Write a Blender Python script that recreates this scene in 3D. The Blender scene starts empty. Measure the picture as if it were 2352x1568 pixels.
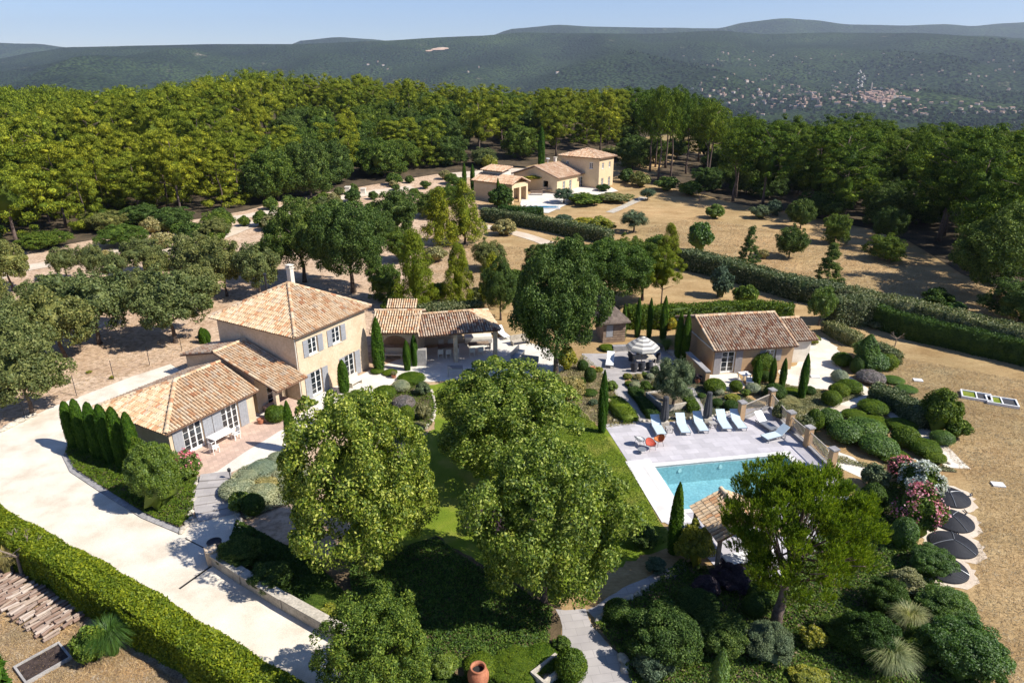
import bpy, math, random
import numpy as np
from mathutils import Vector, Matrix
from mathutils.geometry import delaunay_2d_cdt
R = math.radians
sc = bpy.context.scene
# ---------------------------------------------------------------- camera, light, exposure
H = 24.0; TH = R(21.5); F = 1568.0; CX = 1176.0; CY = 784.0
cam = bpy.data.cameras.new('camera'); camo = bpy.data.objects.new('camera', cam)
sc.collection.objects.link(camo); sc.camera = camo
cam.sensor_width = 36.0; cam.lens = 36.0 * F / 2352.0
cam.clip_start = 0.5; cam.clip_end = 40000
camo.location = (0, 0, H); camo.rotation_euler = (R(90) - TH, 0, 0)
SUN_EL = R(45); SUN_AZ = R(-18.5)            # direction TO the sun, azimuth measured from +X
w = bpy.data.worlds.new('World'); sc.world = w; w.use_nodes = True
nt = w.node_tree; nt.nodes.clear()
out = nt.nodes.new('ShaderNodeOutputWorld'); bg = nt.nodes.new('ShaderNodeBackground')
sky = nt.nodes.new('ShaderNodeTexSky'); sky.sky_type = 'NISHITA'; sky.sun_disc = False
sky.sun_elevation = SUN_EL; sky.sun_rotation = R(90) - SUN_AZ
sky.altitude = 0; sky.air_density = 1.0; sky.dust_density = 0.0; sky.ozone_density = 6.0
bg.inputs[1].default_value = 0.088
tint = nt.nodes.new('ShaderNodeMix'); tint.data_type = 'RGBA'; tint.blend_type = 'MULTIPLY'; tint.inputs[0].default_value = 1; tint.inputs[7].default_value = (.99, .955, 1.09, 1)
nt.links.new(sky.outputs[0], tint.inputs[6]); nt.links.new(tint.outputs[2], bg.inputs[0]); nt.links.new(bg.outputs[0], out.inputs[0])
sl = bpy.data.lights.new('sun', 'SUN'); sl.energy = 5.0; sl.angle = R(0.5); sl.color = (1, .955, .87)
so = bpy.data.objects.new('sun', sl); sc.collection.objects.link(so)
sd = Vector((math.cos(SUN_AZ) * math.cos(SUN_EL), math.sin(SUN_AZ) * math.cos(SUN_EL), math.sin(SUN_EL)))
so.rotation_euler = sd.to_track_quat('Z', 'Y').to_euler()
sc.view_settings.view_transform = 'Standard'; sc.view_settings.look = 'None'
sc.view_settings.exposure = 0.56; sc.view_settings.gamma = 1
cy = sc.cycles
cy.max_bounces = 6; cy.diffuse_bounces = 3; cy.glossy_bounces = 2; cy.transmission_bounces = 4; cy.volume_bounces = 0
cy.transparent_max_bounces = 6; cy.use_denoising = True

# ---------------------------------------------------------------- terrain and picking ground points
def ss(t): t = min(1, max(0, t)); return t * t * (3 - 2 * t)
def tz(x, y):
    if y < 105: return 0.0
    A = 9.0 - 9.0 * ss((x - 5) / 80.0)
    z = A * ss((y - 105) / 150.0) * (1 - ss((y - 300) / 300.0))
    if y > 300: z += -140 * ss((y - 300) / 620.0)
    return z
_c, _s = math.cos(TH), math.sin(TH)
def ray(u, v):
    a = (u - CX) / F; b = -(v - CY) / F
    return a, _c + b * _s, -_s + b * _c
def at(u, v, z=0.0):
    dx, dy, dz = ray(u, v); t = (z - H) / dz
    return (dx * t, dy * t, z)
def G(u, v):                                # the ground seen at photo point (u, v)
    p = at(u, v)
    if p[1] < 105 and p[1] > 0: return p
    dx, dy, dz = ray(u, v); t = 95.0
    while t < 9000:
        if H + dz * t < tz(dx * t, dy * t): break
        t += 0.5 + t * .002
    return (dx * t, dy * t, tz(dx * t, dy * t))
def hgt(v, y):
    dx, dy, dz = ray(0, v); return H + dz / dy * y
def dist(x, y, z=0): return y * _c - (z - H) * _s
def ppm(x, y): return F / dist(x, y)        # photo units per metre there

# ---------------------------------------------------------------- object helpers
COL = sc.collection
def props(o, label=None, cat=None, group=None, kind=None):
    if label: o['label'] = label
    if cat: o['category'] = cat
    if group: o['group'] = group
    if kind: o['kind'] = kind
    return o
def thing(name, label, cat, loc=(0, 0, 0), rz=0.0, group=None):
    o = bpy.data.objects.new(name, None); COL.objects.link(o)
    o.location = loc; o.rotation_euler = (0, 0, rz); o.empty_display_size = .3
    return props(o, label, cat, group)
def mesh_np(name, V, Fc, mats, smooth=False):
    """V (n,3), Fc list of arrays (m,k)"""
    me = bpy.data.meshes.new(name)
    V = np.asarray(V, dtype=np.float32)
    me.vertices.add(len(V)); me.vertices.foreach_set('co', V.ravel())
    loops = np.concatenate([f.ravel() for f in Fc]).astype(np.int32)
    tot = np.concatenate([np.full(len(f), f.shape[1], np.int32) for f in Fc])
    st = np.concatenate([[0], np.cumsum(tot)[:-1]]).astype(np.int32)
    me.loops.add(len(loops)); me.loops.foreach_set('vertex_index', loops)
    me.polygons.add(len(tot)); me.polygons.foreach_set('loop_start', st); me.polygons.foreach_set('loop_total', tot)
    if smooth: me.polygons.foreach_set('use_smooth', np.ones(len(tot), bool))
    for m in mats: me.materials.append(m)
    me.update(calc_edges=True); me.validate()
    return me
def link(name, me, parent=None, loc=None, mat=None):
    o = bpy.data.objects.new(name, me); COL.objects.link(o)
    if parent: o.parent = parent
    if loc: o.location = loc
    if mat:
        o.material_slots[0].link = 'OBJECT'; o.material_slots[0].material = mat
    return o
class MB:
    def __init__(s): s.v = []; s.f = []; s.M = None
    def add(s, vs, fs):
        n = len(s.v)
        if s.M is not None: vs = [tuple(s.M @ Vector(p)) for p in vs]
        s.v += [tuple(p) for p in vs]; s.f += [tuple(i + n for i in f) for f in fs]; return s
    def box(s, x0, x1, y0, y1, z0, z1):
        vs = [(x0, y0, z0), (x1, y0, z0), (x1, y1, z0), (x0, y1, z0), (x0, y0, z1), (x1, y0, z1), (x1, y1, z1), (x0, y1, z1)]
        return s.add(vs, [(0, 3, 2, 1), (4, 5, 6, 7), (0, 1, 5, 4), (1, 2, 6, 5), (2, 3, 7, 6), (3, 0, 4, 7)])
    def prism(s, pts, z0, z1):              # pts: counter-clockwise xy polygon
        n = len(pts); vs = [(p[0], p[1], z0) for p in pts] + [(p[0], p[1], z1) for p in pts]
        return s.add(vs, [tuple(range(n - 1, -1, -1)), tuple(range(n, 2 * n))] + [(i, (i + 1) % n, n + (i + 1) % n, n + i) for i in range(n)])
    def slab(s, pts, t):                    # any planar polygon, thickened downwards
        n = len(pts); vs = [tuple(p) for p in pts] + [(p[0], p[1], p[2] - t) for p in pts]
        return s.add(vs, [tuple(range(n)), tuple(range(2 * n - 1, n - 1, -1))] + [(n + i, n + (i + 1) % n, (i + 1) % n, i) for i in range(n)])
    def tube(s, pts, rad, n=8, cap=True):
        pts = [Vector(p) for p in pts]
        if not hasattr(rad, '__len__'): rad = [rad] * len(pts)
        vs = []; fs = []
        for i, p in enumerate(pts):
            d = (pts[min(i + 1, len(pts) - 1)] - pts[max(i - 1, 0)]).normalized()
            a = d.cross(Vector((0, 1, 0.01)) if abs(d.y) < .9 else Vector((1, 0, 0))).normalized(); b = d.cross(a)
            for k in range(n):
                t = 2 * math.pi * k / n; vs.append(tuple(p + (a * math.cos(t) + b * math.sin(t)) * rad[i]))
        for i in range(len(pts) - 1):
            for k in range(n): fs.append((i * n + k, i * n + (k + 1) % n, (i + 1) * n + (k + 1) % n, (i + 1) * n + k))
        if cap: fs.append(tuple(range(n - 1, -1, -1))); fs.append(tuple(range((len(pts) - 1) * n, len(pts) * n)))
        return s.add(vs, fs)
    def lathe(s, prof, n=20, c=(0, 0)):
        vs = []; fs = []
        for r, z in prof:
            for k in range(n):
                t = 2 * math.pi * k / n; vs.append((c[0] + r * math.cos(t), c[1] + r * math.sin(t), z))
        for i in range(len(prof) - 1):
            for k in range(n): fs.append((i * n + k, i * n + (k + 1) % n, (i + 1) * n + (k + 1) % n, (i + 1) * n + k))
        fs.append(tuple(range(n - 1, -1, -1))); fs.append(tuple(range((len(prof) - 1) * n, len(prof) * n)))
        return s.add(vs, fs)
    def mesh(s, name, mat, smooth=False):
        me = bpy.data.meshes.new(name); me.from_pydata(s.v, [], s.f)
        me.materials.append(mat)
        if smooth: me.polygons.foreach_set('use_smooth', [True] * len(me.polygons))
        me.update(); return me
    def build(s, name, mat, parent=None, loc=None, smooth=False):
        return link(name, s.mesh(name, mat, smooth), parent, loc)
def copy_tree(o, parent=None):
    c = o.copy(); COL.objects.link(c); c.parent = parent
    for ch in list(o.children): copy_tree(ch, c)
    return c

# ---------------------------------------------------------------- materials
def nmat(name):
    m = bpy.data.materials.new(name); m.use_nodes = True; n = m.node_tree; n.nodes.clear()
    o = n.nodes.new('ShaderNodeOutputMaterial'); return m, n, o
def N(n, t, **kw):
    x = n.nodes.new(t)
    for k, v in kw.items():
        if k.startswith('i_'):
            key = k[2:]; key = int(key) if key.isdigit() else key
            x.inputs[key].default_value = v
        else: setattr(x, k, v)
    return x
def ramp(n, cols, src, interp='LINEAR'):
    r = n.nodes.new('ShaderNodeValToRGB'); cr = r.color_ramp; cr.interpolation = interp
    while len(cr.elements) < len(cols): cr.elements.new(.5)
    for e, (p, c) in zip(cr.elements, cols): e.position = p; e.color = (*c, 1)
    n.links.new(src, r.inputs[0]); return r.outputs[0]
def mixc(n, f, a, b, mode='MIX'):
    m = n.nodes.new('ShaderNodeMix'); m.data_type = 'RGBA'; m.blend_type = mode
    for s, k in ((f, 0), (a, 6), (b, 7)):
        if isinstance(s, (int, float)): m.inputs[k].default_value = s
        elif isinstance(s, tuple): m.inputs[k].default_value = (*s, 1)
        else: n.links.new(s, m.inputs[k])
    return m.outputs[2]
def noise(n, scale, detail=4, vec=None, rough=.55):
    x = N(n, 'ShaderNodeTexNoise', i_Scale=scale, i_Detail=detail, i_Roughness=rough)
    if vec is None:
        g = n.nodes.new('ShaderNodeNewGeometry'); vec = g.outputs['Position']
    n.links.new(vec, x.inputs['Vector']); return x.outputs[0]
def surf(name, stops, scale=1.0, rough=.9, fine=None, fine_amt=.25, bump=.3, bscale=None, spec=.2):
    """ground / wall material: colour ramp over world-space noise, a finer mottling, and bump"""
    m, n, o = nmat(name)
    c = ramp(n, stops, noise(n, scale, 6))
    if fine:
        f = noise(n, fine, 3); f2 = ramp(n, [(.3, (1 - fine_amt,) * 3), (.7, (1 + fine_amt * .4,) * 3)], f)
        c = mixc(n, 1.0, c, f2, 'MULTIPLY')
    b = N(n, 'ShaderNodeBsdfPrincipled', i_Roughness=rough); b.inputs['Specular IOR Level'].default_value = spec
    n.links.new(c, b.inputs['Base Color'])
    if bump:
        bp = N(n, 'ShaderNodeBump', i_Strength=bump, i_Distance=.05)
        n.links.new(noise(n, bscale or (fine or scale * 6), 4), bp.inputs['Height']); n.links.new(bp.outputs[0], b.inputs['Normal'])
    n.links.new(b.outputs[0], o.inputs[0]); return m
def plain(name, col, rough=.6, metal=0, spec=.3, var=.12, vs=6.0):
    m, n, o = nmat(name)
    f = noise(n, vs, 4)
    c = ramp(n, [(.3, tuple(x * (1 - var) for x in col)), (.7, tuple(min(1, x * (1 + var)) for x in col))], f)
    b = N(n, 'ShaderNodeBsdfPrincipled', i_Roughness=rough, i_Metallic=metal); b.inputs['Specular IOR Level'].default_value = spec
    n.links.new(c, b.inputs['Base Color']); n.links.new(b.outputs[0], o.inputs[0]); return m
def leafm(name, cols, trans=.35, tcol=None, gloss=.05, patch=1.2):
    """cols: dark -> light leaf colours, chosen leaf by leaf, with slow drift over the crown"""
    m, n, o = nmat(name)
    g = n.nodes.new('ShaderNodeNewGeometry'); oi = n.nodes.new('ShaderNodeObjectInfo')
    k = len(cols); c = ramp(n, [(i / max(1, k - 1), cc) for i, cc in enumerate(cols)], g.outputs['Random Per Island'])
    nz = noise(n, patch, 2)
    c = mixc(n, 1.0, c, ramp(n, [(.3, (.72, .78, .8)), (.7, (1.25, 1.15, 1.0))], nz), 'MULTIPLY')
    c = mixc(n, 1.0, c, ramp(n, [(0, (.76, .86, .9)), (.5, (1, 1, 1)), (1, (1.22, 1.12, .95))], oi.outputs['Random']), 'MULTIPLY')
    d = n.nodes.new('ShaderNodeBsdfDiffuse'); n.links.new(c, d.inputs[0])
    t = n.nodes.new('ShaderNodeBsdfTranslucent')
    tc = mixc(n, 1.0, c, tcol or (1.15, 1.2, .5), 'MULTIPLY'); n.links.new(tc, t.inputs[0])
    mx = N(n, 'ShaderNodeMixShader', i_0=trans); n.links.new(d.outputs[0], mx.inputs[1]); n.links.new(t.outputs[0], mx.inputs[2])
    gl = N(n, 'ShaderNodeBsdfGlossy', i_Roughness=.6); m2 = N(n, 'ShaderNodeMixShader', i_0=gloss)
    n.links.new(mx.outputs[0], m2.inputs[1]); n.links.new(gl.outputs[0], m2.inputs[2])
    n.links.new(m2.outputs[0], o.inputs[0]); return m
M = {}
M['stucco'] = surf('ochre_stucco', [(.3, (.58, .44, .29)), (.5, (.65, .50, .345)), (.7, (.70, .56, .40))], 1.2, .95, 6, .14, .2, 30)
M['stucco_far'] = surf('pale_ochre_stucco', [(.3, (.62, .46, .28)), (.7, (.74, .57, .36))], .5, .95, 5, .1, .1)
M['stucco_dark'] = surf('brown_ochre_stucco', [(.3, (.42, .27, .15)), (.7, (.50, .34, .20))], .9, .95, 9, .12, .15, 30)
M['trim'] = surf('lime_trim', [(.3, (.62, .56, .46)), (.7, (.74, .68, .58))], 2, .9, 12, .1, .1)
M['white'] = plain('white_paint', (.78, .77, .74), .5)
M['shutter'] = plain('blue_grey_shutter_paint', (.30, .305, .325), .6)
M['shutter_dark'] = plain('taupe_shutter_paint', (.27, .25, .25), .6)
M['stone'] = surf('pale_stone', [(.3, (.42, .37, .30)), (.7, (.58, .52, .43))], 1.5, .9, 8, .3, .4)
M['stonegrey'] = surf('grey_stone', [(.3, (.26, .25, .25)), (.7, (.40, .38, .37))], 1.5, .9, 8, .3, .4)
M['wood'] = surf('weathered_wood', [(.3, (.20, .14, .10)), (.7, (.36, .27, .20))], 3, .85, 20, .3, .2)
M['woodgrey'] = surf('silver_wood', [(.3, (.30, .28, .26)), (.7, (.46, .43, .40))], 3, .85, 20, .3, .2)
M['bark'] = surf('bark', [(.3, (.07, .05, .04)), (.7, (.17, .13, .10))], 4, .95, 20, .4, .6)
M['barkpine'] = surf('pine_bark', [(.3, (.10, .07, .055)), (.7, (.22, .16, .13))], 4, .95, 20, .4, .6)
M['shingle'] = surf('brown_shingle', [(.3, (.13, .10, .08)), (.7, (.27, .21, .17))], 3, .9, 20, .3, .3)
M['iron'] = plain('dark_iron', (.05, .05, .055), .5, .6)
M['rail'] = plain('beige_rail', (.40, .35, .29), .6)
M['rubber'] = plain('black_solar_hose', (.022, .023, .028), .7, 0, .25)
M['terra'] = surf('terracotta_pot', [(.3, (.36, .13, .07)), (.7, (.48, .20, .11))], 3, .8, 12, .2, .2)
M['canvas'] = plain('cream_canvas', (.70, .66, .58), .9, var=.05)
M['canvas_grey'] = plain('charcoal_canvas', (.055, .055, .06), .9)
M['sling'] = plain('pale_blue_sling', (.50, .60, .66), .8, var=.05)
M['slingwhite'] = plain('white_sling', (.75, .75, .74), .8, var=.05)
M['alu'] = plain('grey_aluminium', (.32, .33, .34), .4, .5)
M['wicker'] = plain('dark_wicker', (.06, .06, .07), .8, var=.3, vs=20)
M['orange'] = plain('orange_cord', (.55, .17, .05), .7)
M['red'] = plain('red_cord', (.42, .07, .04), .7)
M['black'] = plain('drain_and_jar_shade_black', (.02, .02, .02), .8)
def glassm():
    m, n, o = nmat('window_glass')
    b = N(n, 'ShaderNodeBsdfPrincipled', i_Roughness=.08); b.inputs['Base Color'].default_value = (.02, .025, .03, 1)
    b.inputs['Specular IOR Level'].default_value = .8
    n.links.new(b.outputs[0], o.inputs[0]); return m
M['glass'] = glassm()
def tilem(name, cols):
    m, n, o = nmat(name); g = n.nodes.new('ShaderNodeNewGeometry')
    c = ramp(n, cols, g.outputs['Random Per Island'])
    c = mixc(n, 1.0, c, ramp(n, [(.35, (.80, .77, .74)), (.6, (1.04, 1.04, 1.04))], noise(n, 2.2, 6)), 'MULTIPLY')
    c = mixc(n, 1.0, c, ramp(n, [(.35, (.75, .73, .7)), (.6, (1.0, 1.0, 1.0))], noise(n, 14, 3)), 'MULTIPLY')
    b = N(n, 'ShaderNodeBsdfPrincipled', i_Roughness=.9); b.inputs['Specular IOR Level'].default_value = .15
    n.links.new(c, b.inputs['Base Color']); n.links.new(b.outputs[0], o.inputs[0]); return m
TC = [(0, (.46, .22, .12)), (.06, (.58, .34, .19)), (.25, (.63, .43, .26)), (.5, (.67, .49, .32)), (.8, (.70, .55, .38)), (.95, (.62, .50, .37)), (1, (.48, .38, .28))]
M['tile'] = tilem('canal_tile', TC)
M['tile_old'] = tilem('old_canal_tile', [(0, (.30, .14, .09)), (.12, (.42, .25, .16)), (.35, (.51, .36, .25)), (.6, (.57, .44, .32)), (.85, (.62, .50, .38)), (1, (.36, .30, .24))])
M['tile_far'] = tilem('orange_canal_tile', [(0, (.50, .30, .19)), (.5, (.60, .41, .27)), (1, (.66, .50, .36))])
M['tilebed'] = surf('roof_bed', [(.3, (.16, .09, .06)), (.7, (.24, .14, .09))], 2, .95, None, 0, 0)
# ground
M['gravel'] = surf('cream_gravel', [(.3, (.58, .49, .38)), (.5, (.72, .64, .53)), (.7, (.80, .73, .62))], .5, .95, 25, .2, .3, 60)
M['terrace'] = surf('pale_stone_paving', [(.3, (.62, .56, .48)), (.7, (.74, .69, .61))], .8, .9, 10, .12, .15, 30)
M['sand'] = surf('sandy_track', [(.3, (.55, .44, .33)), (.7, (.70, .60, .48))], .3, .95, 9, .2, .3)
M['lawn'] = surf('lawn_grass', [(.3, (.12, .19, .012)), (.5, (.19, .25, .02)), (.7, (.32, .31, .06))], .5, .95, 30, .35, .8, 45)
M['soil'] = surf('garden_soil', [(.3, (.07, .055, .03)), (.5, (.17, .13, .08)), (.7, (.38, .29, .19))], 1.1, .95, 9, .5, .9)
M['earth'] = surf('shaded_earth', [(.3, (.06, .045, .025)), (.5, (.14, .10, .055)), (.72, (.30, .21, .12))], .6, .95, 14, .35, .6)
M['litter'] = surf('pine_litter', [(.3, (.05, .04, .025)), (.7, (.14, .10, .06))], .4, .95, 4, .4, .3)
M['straw'] = surf('straw_litter', [(.3, (.20, .14, .09)), (.5, (.40, .30, .20)), (.7, (.58, .48, .36))], 1.4, .95, 12, .6, 1.0, 30)
def pavem(name, base, sx, sy, ang, mortar=.75):
    m, n, o = nmat(name)
    g = n.nodes.new('ShaderNodeNewGeometry'); mp = N(n, 'ShaderNodeMapping'); mp.inputs['Rotation'].default_value = (0, 0, ang)
    n.links.new(g.outputs['Position'], mp.inputs[0])
    b = N(n, 'ShaderNodeTexBrick', i_Scale=1.0); b.inputs['Brick Width'].default_value = sx; b.inputs['Row Height'].default_value = sy
    b.inputs['Mortar Size'].default_value = .012; b.inputs['Mortar Smooth'].default_value = .2
    b.inputs['Color1'].default_value = (*[x * .88 for x in base], 1); b.inputs['Color2'].default_value = (*[min(1, x * 1.1) for x in base], 1)
    b.inputs['Mortar'].default_value = (*[x * mortar for x in base], 1)
    n.links.new(mp.outputs[0], b.inputs['Vector'])
    c = mixc(n, 1.0, b.outputs[0], ramp(n, [(.3, (.86, .85, .86)), (.7, (1.06, 1.05, 1.04))], noise(n, .9, 5)), 'MULTIPLY')
    p = N(n, 'ShaderNodeBsdfPrincipled', i_Roughness=.75); n.links.new(c, p.inputs['Base Color']); n.links.new(p.outputs[0], o.inputs[0]); return m
M['deck'] = pavem('grey_stone_paving', (.50, .475, .49), .9, .6, R(-9))
M['deck2'] = pavem('upper_grey_paving', (.40, .37, .35), .9, .45, R(-9))
M['coping'] = pavem('white_coping', (.72, .70, .66), .5, 2.0, R(-9), .85)
M['redtile'] = pavem('terracotta_paving', (.56, .40, .31), .3, .3, R(60), .8)
M['plank'] = pavem('grey_boards', (.30, .29, .28), 3.0, .14, R(-60), .4)
def groundm():
    m, n, o = nmat('dry_ground'); g = n.nodes.new('ShaderNodeNewGeometry'); sx = n.nodes.new('ShaderNodeSeparateXYZ')
    n.links.new(g.outputs['Position'], sx.inputs[0])
    mp = N(n, 'ShaderNodeMapping'); mp.inputs['Scale'].default_value = (1, 2.2, 1); mp.inputs['Rotation'].default_value = (0, 0, .35); n.links.new(g.outputs['Position'], mp.inputs[0])
    dry = ramp(n, [(.25, (.30, .185, .085)), (.42, (.41, .275, .14)), (.58, (.49, .345, .185)), (.78, (.60, .455, .26))], noise(n, .22, 8, mp.outputs[0], .68))
    dry = mixc(n, 1.0, dry, ramp(n, [(.32, (.68, .66, .62)), (.6, (1.08, 1.08, 1.08))], noise(n, 2.6, 8, mp.outputs[0], .75)), 'MULTIPLY')
    dry = mixc(n, 1.0, dry, ramp(n, [(.35, (.78, .80, .74)), (.65, (1.1, 1.06, 1.0))], noise(n, .07, 5)), 'MULTIPLY')
    sandy = ramp(n, [(.3, (.46, .31, .20)), (.55, (.60, .44, .31)), (.75, (.70, .56, .43))], noise(n, .3, 8, None, .65))
    sandy = mixc(n, 1.0, sandy, ramp(n, [(.35, (.55, .52, .48)), (.55, (1.05, 1.05, 1.05))], noise(n, 2.2, 6, None, .7)), 'MULTIPLY')
    mr = N(n, 'ShaderNodeMapRange'); mr.inputs[1].default_value = -14; mr.inputs[2].default_value = -2; n.links.new(sx.outputs[0], mr.inputs[0])
    c = mixc(n, mr.outputs[0], sandy, dry)
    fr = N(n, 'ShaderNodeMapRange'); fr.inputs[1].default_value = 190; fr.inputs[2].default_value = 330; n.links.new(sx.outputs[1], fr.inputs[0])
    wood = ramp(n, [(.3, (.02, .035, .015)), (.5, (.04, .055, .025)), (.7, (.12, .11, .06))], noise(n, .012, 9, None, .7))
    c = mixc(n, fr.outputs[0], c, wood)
    b = N(n, 'ShaderNodeBsdfPrincipled', i_Roughness=.95); b.inputs['Specular IOR Level'].default_value = .1
    n.links.new(c, b.inputs['Base Color'])
    bp = N(n, 'ShaderNodeBump', i_Strength=.7, i_Distance=.12); n.links.new(noise(n, 5, 6, mp.outputs[0], .7), bp.inputs['Height']); n.links.new(bp.outputs[0], b.inputs['Normal'])
    n.links.new(b.outputs[0], o.inputs[0]); return m
M['ground'] = groundm()
def hillm(name, far):
    m, n, o = nmat(name); g = n.nodes.new('ShaderNodeNewGeometry')
    v = N(n, 'ShaderNodeTexVoronoi', i_Scale=.05 if not far else .03); n.links.new(g.outputs['Position'], v.inputs['Vector'])
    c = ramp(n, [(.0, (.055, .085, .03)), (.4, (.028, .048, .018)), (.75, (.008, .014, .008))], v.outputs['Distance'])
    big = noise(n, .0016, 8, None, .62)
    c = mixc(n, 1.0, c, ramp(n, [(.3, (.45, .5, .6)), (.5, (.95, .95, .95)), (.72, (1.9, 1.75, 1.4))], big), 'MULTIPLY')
    bare = ramp(n, [(.62, (0, 0, 0)), (.70, (1, 1, 1))], noise(n, .006, 9, None, .75))
    c = mixc(n, bare, c, (.22, .19, .13))
    b = N(n, 'ShaderNodeBsdfDiffuse'); n.links.new(c, b.inputs[0])
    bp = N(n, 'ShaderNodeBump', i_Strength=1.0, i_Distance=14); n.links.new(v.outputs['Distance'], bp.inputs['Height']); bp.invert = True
    n.links.new(bp.outputs[0], b.inputs['Normal']); n.links.new(b.outputs[0], o.inputs[0]); return m
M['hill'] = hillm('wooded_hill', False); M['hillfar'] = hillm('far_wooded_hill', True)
def waterm(name, col, deep):
    m, n, o = nmat(name)
    b = N(n, 'ShaderNodeBsdfPrincipled', i_Roughness=.04, i_IOR=1.33); b.inputs['Transmission Weight'].default_value = 1
    b.inputs['Base Color'].default_value = (*col, 1)
    bp = N(n, 'ShaderNodeBump', i_Strength=.35, i_Distance=.05); n.links.new(noise(n, 2.8, 4), bp.inputs['Height']); n.links.new(bp.outputs[0], b.inputs['Normal'])
    t = N(n, 'ShaderNodeBsdfTransparent'); t.inputs[0].default_value = (*col, 1)
    gl = N(n, 'ShaderNodeBsdfGlossy', i_Roughness=.05); n.links.new(bp.outputs[0], gl.inputs['Normal'])
    fr = N(n, 'ShaderNodeFresnel', i_IOR=1.33); n.links.new(bp.outputs[0], fr.inputs['Normal'])
    mx = n.nodes.new('ShaderNodeMixShader'); n.links.new(fr.outputs[0], mx.inputs[0]); n.links.new(t.outputs[0], mx.inputs[1]); n.links.new(gl.outputs[0], mx.inputs[2])
    n.nodes.remove(b); n.links.new(mx.outputs[0], o.inputs[0]); return m
M['water'] = waterm('pool_water', (.66, .90, .95), 1)
M['basin'] = surf('pool_lining', [(.3, (.40, .52, .55)), (.7, (.50, .60, .62))], 1.5, .6, 7, .25, 0)
# foliage
M['plane'] = leafm('plane_tree_leaf', [(.042, .085, .006), (.105, .17, .010), (.23, .30, .024), (.54, .58, .13)], .35, gloss=.03)
M['oak'] = leafm('evergreen_oak_leaf', [(.024, .055, .008), (.058, .105, .014), (.17, .235, .05)], .2, gloss=.02)
M['oakolive'] = leafm('dusty_oak_leaf', [(.065, .09, .025), (.14, .165, .048), (.28, .29, .10)], .2, gloss=.02)
M['oakmid'] = leafm('mid_green_oak_leaf', [(.030, .068, .008), (.075, .135, .014), (.20, .27, .04)], .25, gloss=.02)
M['pine'] = leafm('pine_needles', [(.05, .08, .008), (.14, .175, .014), (.38, .41, .035)], .14, patch=.25, gloss=.01)
M['pine_dark_backlit'] = leafm('dark_backlit_pine_needles', [(.025, .055, .006), (.065, .115, .010), (.19, .25, .022)], .12, patch=.25, gloss=.01)  # darker green tall pines, and backlit shade painted onto the right wood
M['pineyoung'] = leafm('young_pine_needles', [(.09, .135, .010), (.16, .21, .015), (.26, .30, .03)], .35, patch=.5, gloss=.01)
M['stonepine'] = leafm('stone_pine_needles', [(.045, .10, .004), (.13, .21, .009), (.36, .45, .03)], .35, patch=.7, gloss=.02)
M['cypress'] = leafm('cypress_foliage', [(.024, .07, .006), (.048, .11, .008), (.09, .17, .012)], .25, patch=1.5, gloss=.01)
M['cone'] = leafm('blue_conifer_foliage', [(.04, .075, .02), (.08, .13, .03), (.14, .19, .05)], .2, gloss=.01)
M['olive'] = leafm('olive_leaf', [(.05, .085, .045), (.095, .14, .075), (.15, .20, .12)], .15, (1, 1.05, .8), gloss=.02)
M['box'] = leafm('clipped_box_leaf', [(.045, .09, .006), (.09, .15, .009), (.16, .22, .014)], .25, gloss=.02)
M['boxdark'] = leafm('dark_box_leaf', [(.022, .055, .008), (.042, .09, .012), (.075, .13, .018)], .2, gloss=.02)
M['yellowbush'] = leafm('yellow_green_leaf', [(.12, .15, .01), (.26, .28, .015), (.45, .40, .025)], .35)
M['laurel'] = leafm('laurel_hedge_leaf', [(.04, .07, .02), (.10, .13, .04), (.32, .32, .17)], .2, gloss=.03)
M['silver'] = leafm('silver_shrub_leaf', [(.16, .20, .11), (.28, .32, .20), (.40, .43, .30)], .2, (1, 1.05, .8))
M['lavender'] = leafm('lavender', [(.10, .11, .09), (.17, .16, .17), (.24, .21, .26)], .2, (1, 1, .9))
M['drybush'] = leafm('dry_shrub_leaf', [(.13, .13, .04), (.27, .25, .09), (.44, .38, .17)], .2)
M['purple'] = leafm('purple_plum_leaf', [(.02, .014, .02), (.045, .025, .04), (.09, .05, .07)], .15, (1.2, .6, .8))
M['conifhedge'] = leafm('conifer_hedge_leaf', [(.06, .11, .006), (.14, .20, .009), (.27, .32, .016)], .3, patch=1.0, gloss=.02)
M['fresh'] = leafm('fresh_green_leaf', [(.06, .12, .008), (.12, .20, .012), (.22, .30, .03)], .35)
M['tamarisk'] = leafm('feathery_green', [(.035, .10, .006), (.075, .16, .010), (.13, .23, .018)], .35)
M['strawleaf'] = leafm('straw_blade', [(.26, .17, .09), (.42, .31, .18), (.58, .46, .29)], .2, (1, 1, .9), patch=.4)
M['pink'] = leafm('pink_oleander_flower', [(.55, .10, .16), (.68, .22, .30), (.75, .40, .42)], .3, (1, .8, .8), patch=3)
M['whitefl'] = leafm('white_oleander_flower', [(.55, .52, .42), (.72, .70, .62), (.8, .78, .7)], .3, (1, 1, .9), patch=3)
M['pampas'] = leafm('pampas_blade', [(.16, .21, .07), (.30, .33, .13), (.48, .46, .24)], .3)
M['dead'] = plain('dead_twigs', (.22, .17, .13), .9)
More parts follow.
